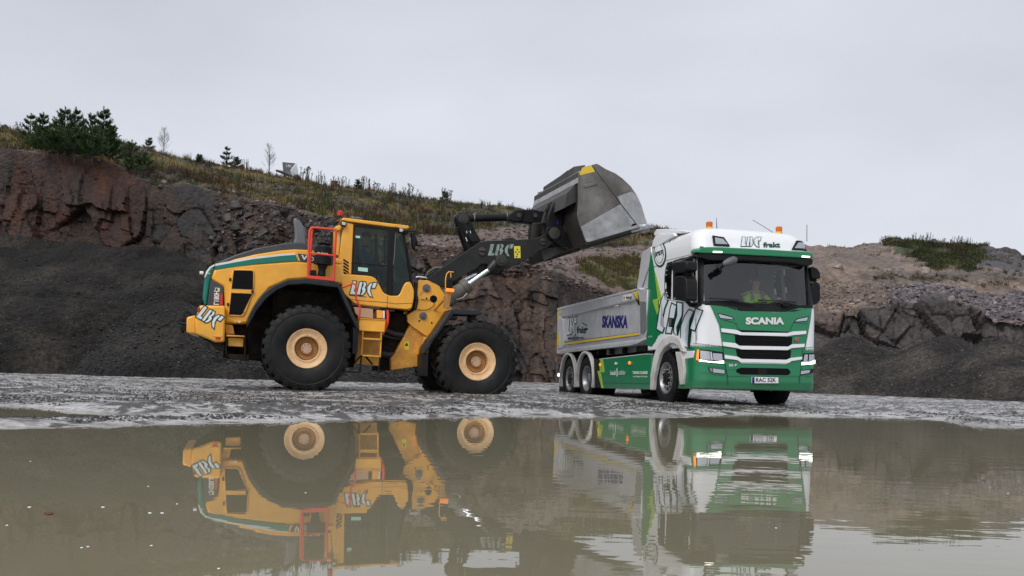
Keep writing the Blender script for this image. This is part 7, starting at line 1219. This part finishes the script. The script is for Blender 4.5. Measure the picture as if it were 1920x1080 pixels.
# tailgate, floor, headboard
x0 = TF.hit(*C(4, [(44, 560)])[0], 1, BY2)[0]; x1 = TF.hit(*C(4, [(530, 560)])[0], 1, BY2)[0]; MB().box(x0 - .02, x0 + .05, -1.24, 1.24, 1.22, 2.34).build('tailgate', 'silver', tb, bevel=.01); MB().box(x0, x1, -1.16, 1.16, 1.18, 1.24).build('floor', 'silver_d', tb); MB().box(x1 - .06, x1, -1.2, 1.2, 1.2, 2.38).build('front_wall', 'silver', tb)
hb = TS(4, [(478, 408), (490, 330), (505, 216), (556, 182), (560, 300), (552, 412)], -1.15); xs = [p[0] for p in hb]; b = MB(); b.prism(hb, -1.15, -1.08); b.build('headboard_cheek', 'silver_l', tb, bevel=.01); b = MB(); b.prism(hb, 1.08, 1.15); b.build('headboard_cheek', 'silver_l', tb, bevel=.01)
p0, p1 = hb[0], hb[2]; b = MB(); b.add([(p0[0], -1.12, p0[1]), (p0[0], 1.12, p0[1]), (p1[0], 1.12, p1[1]), (p1[0], -1.12, p1[1]), (p0[0] + .05, -1.12, p0[1]), (p0[0] + .05, 1.12, p0[1]), (p1[0] + .05, 1.12, p1[1]), (p1[0] + .05, -1.12, p1[1])], [(0, 1, 2, 3), (7, 6, 5, 4), (0, 4, 5, 1), (1, 5, 6, 2), (2, 6, 7, 3), (3, 7, 4, 0)]); b.build('headboard', 'silver_d', tb, bevel=.01)
MB().box(p1[0], p1[0] + .5, -1.1, 1.1, p1[1] - .04, p1[1] + .02).build('headboard_cap', 'silver_l', tb, bevel=.01)
tprism('headboard_fold', 4, [(505, 405), (545, 290), (547, 290), (512, 405)], -1.16, -1.15, 'silver_d', 0, tb)
for i in range(7): x = x0 + .4 + i * .8; MB().box(x, x + .08, -1.15, 1.15, 1.05, 1.18).build('cross_member', 'under', tb)
MB().box(x0 + .1, x1 - .2, -.5, -.38, 1.0, 1.18).build('sub_frame', 'under', tk); MB().box(x0 + .1, x1 - .2, .38, .5, 1.0, 1.18).build('sub_frame', 'under', tk)
tprism('ribbed_box', 4, [(312, 745), (488, 725), (500, 755), (420, 766), (312, 776)], -1.05, -.6, 'silver_d', .006); tprism('hydraulic_unit', 4, [(480, 715), (515, 700), (530, 725), (525, 755), (484, 758)], -1.15, -.8, 'black', .01); tprism('cab_rear_module', 4, [(500, 700), (570, 735), (568, 770), (520, 768), (495, 745)], -1.1, -.3, 'black', .01)
tprism('mudguard_stay', 4, [(200, 745), (300, 735), (300, 775), (262, 800), (215, 770)], -.9, -.8, 'under', .005)
for z_ in (1.5, 1.9): MB().box(x0 - .06, x0 - .02, -1.22, -1.1, z_ - .08, z_ + .08).build('rear_hinge', 'silver_d', tb, bevel=.01)
q = ts_(4, 44, 520, -1.25); MB().box(q.x - .12, q.x + .02, -1.24, -1.0, q.z - .1, q.z + .03).build('tailgate_hook', 'black', tb, bevel=.01); q = ts_(4, 47, 690, -1.27); MB().box(q.x - .02, q.x + .03, -1.29, -1.25, q.z - .16, q.z + .16).build('rear_sign', 'yel_ref', tb)
q = ts_(4, 56, 884, -1.2); MB().tube([q, q + Vector((.35, .3, .0))], .02).build('work_lamp_bracket', 'black', tk); MB().lathe([(.02, 0), (.045, -.02), (.045, -.05), (0, -.06)], 14, tuple(q), 'x', cap=False).build('work_lamp', 'drl2', tk)
MB().box(-6.75, -6.65, -1.15, 1.15, .5, .65).build('underrun_bar', 'under', tk, bevel=.01)
